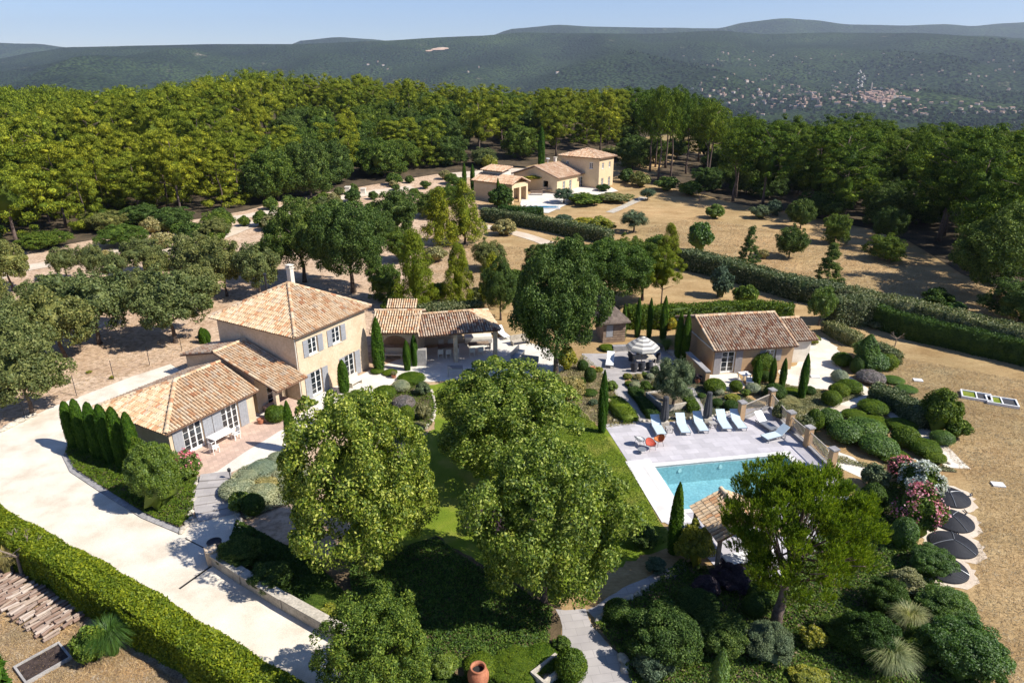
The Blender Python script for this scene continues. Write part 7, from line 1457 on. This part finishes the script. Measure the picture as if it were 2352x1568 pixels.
x, y, z = G(1262, 1552); t = thing('stone_trough', 'rough stone trough between the clipped bushes at the bottom edge', 'trough', (x, y, 0), .75)
m = MB(); m.box(-.75, .75, -.4, -.28, 0, .5); m.box(-.75, .75, .28, .4, 0, .5); m.box(-.75, -.63, -.28, .28, 0, .5); m.box(.63, .75, -.28, .28, 0, .5); m.build('rim', M['stone'], t); MB().box(-.63, .63, -.28, .28, .02, .2).build('bottom', M['stone'], t)
# square planter of the olive
c4 = [Vector(G(*p)) for p in (P4(1040, 1025), P4(1185, 1000), P4(1085, 890), P4(905, 900))]; cc = sum(c4, Vector()) / 4; t = thing('stone_planter', 'square stone planter holding the silvery olive', 'planter', (cc.x, cc.y, 0), math.atan2((c4[1] - c4[0]).y, (c4[1] - c4[0]).x))
a_ = 1.35; m = MB(); m.box(-a_, a_, -a_, -a_ + .18, 0, .5); m.box(-a_, a_, a_ - .18, a_, 0, .5); m.box(-a_, -a_ + .18, -a_ + .18, a_ - .18, 0, .5); m.box(a_ - .18, a_, -a_ + .18, a_ - .18, 0, .5); m.build('kerb', M['stone'], t); MB().box(-a_ + .18, a_ - .18, -a_ + .18, a_ - .18, 0, .38).build('soil', M['soil'], t)
# garden steps
st = thing('garden_steps', 'six shallow curved stone steps from the terrace down to the driveway', 'steps', (*G(490, 1130)[:2], 0)); o0 = Vector(st.location)
SE = [((462, 1098), (532, 1090)), ((459, 1114), (530, 1108)), ((452, 1130), (520, 1124)), ((448, 1148), (522, 1138)), ((446, 1166), (528, 1152)), ((450, 1184), (540, 1166)), ((456, 1200), (552, 1178))]
for k in range(6):
    q = [Vector(G(*p)) - o0 for p in (SE[k + 1][0], SE[k + 1][1], SE[k][1], SE[k][0])]; h = .30 - .048 * k; g = .05
    q[0] = q[0].lerp(q[3], .06); q[1] = q[1].lerp(q[2], .06); m = MB(); m.prism([(p.x, p.y) for p in q], .0, h); m.build('step', M['deck2'], st)
# lamp by the steps, drains
x, y, z = G(531, 1108); t = thing('garden_lamp', 'short dark lantern post beside the garden steps', 'lamp', (x, y, 0)); MB().tube([(0, 0, 0), (0, 0, .8)], .03, 8).build('post', M['iron'], t); MB().lathe([(.05, .8), (.1, .84), (.11, 1.0), (.03, 1.08)], 10).build('lantern', M['iron'], t)
def strip(a, b, w_, label, mat='black'):
    A = Vector(G(*a)); B = Vector(G(*b)); d = B - A; m = MB(); m.box(0, d.length, -w_ / 2, w_ / 2, .0, .022); o = m.build('drain_channel', M[mat], None, (A.x, A.y, 0)); o.rotation_euler = (0, 0, math.atan2(d.y, d.x)); props(o, label, 'drain')
strip((412, 1352), (485, 1300), .12, 'dark drain channel crossing the driveway'); strip((425, 1236), (480, 1264), .06, 'thin dark joint line at the foot of the garden steps')
# white border stones
rs = random.Random(9)
def stone_mesh(i):
    rng = np.random.default_rng(500 + i); v, f = core_mesh((0, 0, .05), (.19, .14, .12), rng, 8, 6, .14); return mesh_np('stone', v, [f], [M['stone']])
STN = [stone_mesh(i) for i in range(5)]
def stones(px, n, label, group, s=1.0, mat=None):
    P = [Vector(G(*p)) for p in px]; L = [(P[i + 1] - P[i]).length for i in range(len(P) - 1)]; T_ = sum(L)
    for k in range(n):
        s_ = T_ * (k + rs.uniform(-.3, .3)) / max(1, n - 1); s_ = min(max(s_, 0), T_ - .01); i = 0
        while s_ > L[i]: s_ -= L[i]; i += 1
        p = P[i].lerp(P[i + 1], s_ / L[i]); o = link('stone', STN[rs.randrange(5)], None, (p.x + rs.uniform(-.05, .05), p.y + rs.uniform(-.05, .05), p.z + .02), mat); q = s * rs.uniform(.7, 1.3); o.scale = (q, q, q * .9); o.rotation_euler = (0, 0, rs.uniform(0, 6)); props(o, label, 'stone', group)
stones([(418, 1222), (436, 1195), (442, 1160), (450, 1120), (458, 1096)], 22, 'white edging stone between the garden steps and the ground cover', 'white stones edging the steps')
stones([(0, 992), (30, 978), (60, 962), (76, 955)], 12, 'pale boulder lining the driveway at the left edge', 'boulders at the left driveway edge', 1.6)
stones([(942, 1010), (975, 990), (996, 960), (1000, 930), (990, 895)], 26, 'pale edging stone round the bed by the lawn', 'stones round the bed by the lawn', .8)
stones([(1410, 966), (1450, 972), (1500, 966), (1560, 958), (1600, 962), (1690, 944)], 36, 'small pale stone edging the beds behind the pool deck', 'stones behind the pool deck', .7)
stones([(545, 1180), (550, 1200), (552, 1230)], 10, 'pale rock in the shade at the foot of the steps', 'rocks at the foot of the steps', 1.2)
stones([(1375, 1425), (1400, 1405), (1440, 1380), (1500, 1345)], 16, 'rock lining the shaded stone walk', 'rocks along the stone walk', 1.2)
stones([(1432, 1510), (1440, 1540)], 3, 'rounded rock at the right side of the stone walk near the bottom', 'rocks near the bottom', 1.5)
stones([(1515, 800), (1530, 805), (1545, 812), (1552, 822)], 10, 'boulder behind the parasol table beside the cypress pair', 'boulders beside the cypress pair', 1.8)
stones([(1890, 950), (1990, 948), (2060, 990), (2120, 1010), (2180, 1065)], 30, 'small white stone along the gravel walk', 'stones along the gravel walk', .6)
# black solar domes on gravel rings
for i, (u, v, w_, lb) in enumerate(((2178, 1142, 62, 'uppermost black solar heating dome beside the white oleander'), (2184, 1196, 92, 'second black solar heating dome'), (2188, 1252, 104, 'third black solar heating dome, the widest'), (2165, 1306, 92, 'lowest black solar heating dome, partly under the feathery bush'))):
    x, y, z = G(u, v); r = 1.16; t = thing('solar_dome', lb, 'solar heater', (x, y, .05), .4 * i, 'black solar heating domes'); prof = []
    for k in range(34): q = r * (1 - k / 34); prof.append((q, .06 + .26 * (1 - (q / r) ** 2) ** 1.0 + (.012 if k % 2 else 0)))
    prof = [(r + .02, 0)] + prof; MB().lathe(prof, 40).build('coil', M['rubber'], t)
    for a in (.3, 2.4, 4.5): 
        m = MB(); pts = [(q * math.cos(a), q * math.sin(a), .09 + .26 * (1 - (q / r) ** 2)) for q in np.linspace(.05, r, 8)]; m.tube(pts, .02, 5); m.build('clamp_strip', M['alu'], t)
    MB().tube([(r, 0, .05), (r + .35, .1, .03), (r + .5, .4, .03)], .03, 6).build('hose', M['rubber'], t)
    rg = sheet('gravel_ring', [(x + (r + .38 + .08 * math.sin(3 * a + i)) * math.cos(a), y + (r + .34) * math.sin(a)) for a in np.linspace(0, 6.2, 30)], .010 + .002 * i, M['sand'], rough=.08)
# cold frames, slabs, gate, fence, pillars
for i, (q, lb) in enumerate(((((2211, 900), (2264, 909), (2271, 924), (2221, 917)), 'left of the two white-framed covers on the dry field'), (((2269, 912), (2319, 920), (2332, 939), (2281, 930)), 'right of the two white-framed covers on the dry field'))):
    p = [Vector(G(*k)) for k in q]; c = sum(p, Vector()) / 4; d = p[1] - p[0]; e_ = p[0] - p[3]; t = thing('cold_frame', lb, 'frame', (c.x, c.y, 0), math.atan2(d.y, d.x), 'white-framed covers on the field'); a = 1.05; b = .72; m = MB()
    m.box(-a, a, -b, -b + .1, 0, .22); m.box(-a, a, b - .1, b, 0, .22); m.box(-a, -a + .1, -b + .1, b - .1, 0, .22); m.box(a - .1, a, -b + .1, b - .1, 0, .22); m.box(-.04, .04, -b + .1, b - .1, .1, .2); m.build('frame', M['white'], t)
    MB().box(-a + .1, -.04, -b + .1, b - .1, 0, .12).build('grass_panel', M['lawn'], t); MB().box(.04, a - .1, -b + .1, b - .1, 0, .12).build('dark_panel', M['canvas_grey'], t)
for u, v, lb in ((2292, 1114, 'small white slab lying on the dry field'), (2108, 874, 'tiny pale slab on the dry field near the lavender'), (1872, 866, 'small wooden crate on the gravel court')):
    x, y, z = G(u, v); m = MB(); m.box(-.35, .35, -.25, .25, 0, .1); o = m.build('slab', M['white'], None, (x, y, 0)); o.rotation_euler = (0, 0, -.2); props(o, lb, 'slab')
A = Vector(G(1988, 744)); B = Vector(G(2034, 756)); d = B - A; t = thing('white_gate', 'white slatted gate against the dark hedge', 'gate', (A.x, A.y, 0), math.atan2(d.y, d.x)); L = d.length; m = MB(); m.box(0, L, -.03, .03, 1.1, 1.18); m.box(0, L, -.03, .03, .2, .28); m.build('rail', M['white'], t); m = MB()
for k in range(9): x = L * k / 8; m.box(x - .05, x + .05, -.06, -.032, .05, 1.25)
m.build('slats', M['white'], t)
FP = [(58, 960), (176, 908), (262, 872), (344, 838), (418, 806)]
pf = [Vector(G(*p)) for p in FP]
t = thing('wire_fence', 'thin wire fence on dark posts between the orchard and the back path', 'fence', tuple(pf[0]))
for p in pf: q = p - pf[0]; MB().tube([(q.x, q.y, -.1), (q.x, q.y, 1.75)], .028, 6).build('post', M['iron'], t)
m = MB()
for a, b in zip(pf, pf[1:]):
    for z_ in (.3, .9, 1.5): m.tube([a - pf[0] + Vector((0, 0, z_)), b - pf[0] + Vector((0, 0, z_))], .006, 4)
m.build('wire', M['iron'], t)
for u, v, top, lb in ((800, 448, 430, 'pale gate pillar on the far track, left'), (835, 446, 434, 'pale gate pillar on the far track, right')):
    x, y, z = G(u, v); m = MB(); h = hgt(top, y) - z; m.box(-.45, .45, -.45, .45, 0, h); m.box(-.55, .55, -.55, .55, h, h + .15); props(m.build('gate_pillar', M['trim'], None, (x, y, z)), lb, 'pillar')
# patio furniture
def chair(u, v, rz, label, mat='white', group=None, z=.03):
    x, y, _ = G(u, v); t = thing('garden_chair', label, 'chair', (x, y, z), rz, group); MB().box(-.24, .24, -.24, .24, .42, .46).build('seat', M[mat], t); MB().box(-.24, .24, -.26, -.23, .47, .9).build('backrest', M[mat], t)
    for a in (-1, 1):
        for b in (-1, 1): MB().box(a * .21 - .02, a * .21 + .02, b * .21 - .02, b * .21 + .02, 0, .42).build('leg', M[mat], t)
        MB().box(a * .26 - .02, a * .26 + .02, -.24, .22, .63, .66).build('armrest', M[mat], t)
low_table(511, 1018, 1.7, .9, .75, 'white garden table on the tiled patio', ANG, 'white'); chair(494, 1040, -.6, 'white armchair at the near end of the patio table'); chair(543, 1008, 2.5, 'white armchair at the far end of the patio table')
low_table(1046, 862, 1.3, .8, .75, 'grey table alone on the shaded terrace', .1, 'alu')
low_table(1030, 812, 1.9, .9, .75, 'dining table under the shelter, left', .2, 'wood'); low_table(1100, 806, 1.9, .9, .75, 'dining table under the shelter, right', .2, 'wood')
for i, (u, v, a) in enumerate(((1012, 822, .2), (1030, 822, .2), (1048, 820, .2), (1014, 803, 3.3), (1036, 802, 3.3), (1084, 818, .2), (1104, 816, .2), (1120, 810, 1.8))): chair(u, v, a, 'pale chair around a dining table in the shade of the shelter', 'trim', 'chairs in the dining shelter')
def bench(u, v, rz, w_, label, mat, z=.03):
    x, y, _ = G(u, v); t = thing('bench', label, 'bench', (x, y, z), rz); MB().box(-w_ / 2, w_ / 2, -.3, .3, .32, .42).build('seat', M[mat], t); MB().box(-w_ / 2, w_ / 2, .26, .34, .425, .85).build('backrest', M[mat], t)
    for a in (-1, 1): MB().box(a * (w_ / 2 - .08) - .03, a * (w_ / 2 - .08) + .03, -.28, .28, 0, .32).build('leg', M[mat], t)
bench(816, 884, ANG, 1.3, 'pale bench between the slim cypress and the tower house doors', 'trim'); bench(905, 822, 0, 1.6, 'pale stone bench inside the arch', 'trim'); bench(1190, 822, 1.2, 2.0, 'grey garden sofa in the shade left of the evergreen oak', 'alu'); bench(1215, 840, -.3, 1.6, 'second grey garden sofa in the shade', 'alu'); bench(1195, 790, .4, 1.8, 'cushioned sofa behind the dining terrace', 'stone')
bench(1722, 882, 1.2, 1.2, 'white metal bench on the studio patio', 'white'); low_table(1708, 876, .8, .8, .72, 'small white table on the studio patio', .3, 'white')
x, y, z = G(970, 838); m = MB(); m.box(-.4, .4, -.3, .3, 0, 1.5); o = m.build('wood_cabinet', M['woodgrey'], None, (x, y, .02)); props(o, 'tall grey plank cabinet right of the arch', 'cabinet')
p0 = at(1098, 770, .75); t = thing('day_bed', 'cream cushioned day bed in the sun behind the dining shelter', 'day bed', (p0[0], p0[1], 0), .15); MB().box(-1.3, 1.3, -.5, .5, .12, .5).build('frame', M['woodgrey'], t); MB().box(-1.28, 1.28, -.48, .48, .501, .75).build('cushion', M['canvas'], t)
lounger(None, (1148, 768), (1162, 779), 'cream lounger beyond the right end of the dining shelter', 'slingwhite', 'loungers behind the shelter')
# distant garden furniture
low_table(1255, 445, 2.0, 1.2, .8, 'pale table on the distant terrace', .2, 'wood'); bench(1232, 450, 0, 2.4, 'wooden bench on the distant terrace', 'wood', G(1232, 450)[2] + .1)
x, y, z = G(1245, 438); carp = place('bush', x, y, 2.2 + z, .9, 8.5, 'wisteria', 'yellow-green climber trained over the distant terrace', 'plant', None, 'yellowbush', sq=.3, rz=.1)
# log stack on the rough lot
LG = []
for i in range(4): m = MB(); m.tube([(-.5, 0, 0), (.0, .01 * i, .01), (.5, 0, 0)], [.07 + .01 * i, .075, .065], 7); LG.append(m.mesh('log', plain('grey_log_%d' % i, [(.36, .28, .22), (.28, .21, .17), (.44, .36, .30), (.24, .16, .12)][i], .9)))
for (a, b, n) in (((-30, 1296), (186, 1430), 70), ((-25, 1330), (160, 1446), 60), ((-20, 1368), (128, 1466), 52)):
    A = Vector(G(*a)); B = Vector(G(*b)); d = (B - A); ang = math.atan2(d.y, d.x) + math.pi / 2
    for k in range(n):
        p = A + d * ((k + rs.uniform(-.3, .3)) / n); o = link('log', LG[rs.randrange(4)], None, (p.x + rs.uniform(-.14, .14), p.y + rs.uniform(-.14, .14), .10 + .12 * (k % 2) + rs.uniform(0, .05))); o.rotation_euler = (rs.uniform(0, 6), rs.uniform(-.08, .08), ang + rs.uniform(-.16, .16)); o.scale = (rs.uniform(.5, .8), .9, .9)
        props(o, 'short split log laid out in rows on the rough lot', 'log', 'logs drying on the rough lot')
x, y, z = G(100, 1525); t = thing('compost_box', 'low board frame filled with dark compost at the bottom left', 'frame', (x, y, 0), .9); m = MB(); m.box(-.9, .9, -.7, -.62, 0, .18); m.box(-.9, .9, .62, .7, 0, .18); m.box(-.9, -.82, -.62, .62, 0, .18); m.box(.82, .9, -.62, .62, 0, .18); m.build('boards', M['woodgrey'], t); MB().box(-.82, .82, -.62, .62, 0, .1).build('compost', plain('compost', (.05, .035, .03), 1, var=.6), t)
# ---------------------------------------------------------------- haze
hm, n, o = nmat('haze'); vol = N(n, 'ShaderNodeVolumePrincipled'); vol.inputs['Color'].default_value = (.72, .83, 1.0, 1); vol.inputs['Density'].default_value = 4.8e-5; vol.inputs['Anisotropy'].default_value = .2
n.links.new(vol.outputs[0], o.inputs['Volume'])
m = MB(); m.box(-19500, 19500, -60, 13500, -330, 900); hz = m.build('haze', hm); props(hz, kind='stuff')
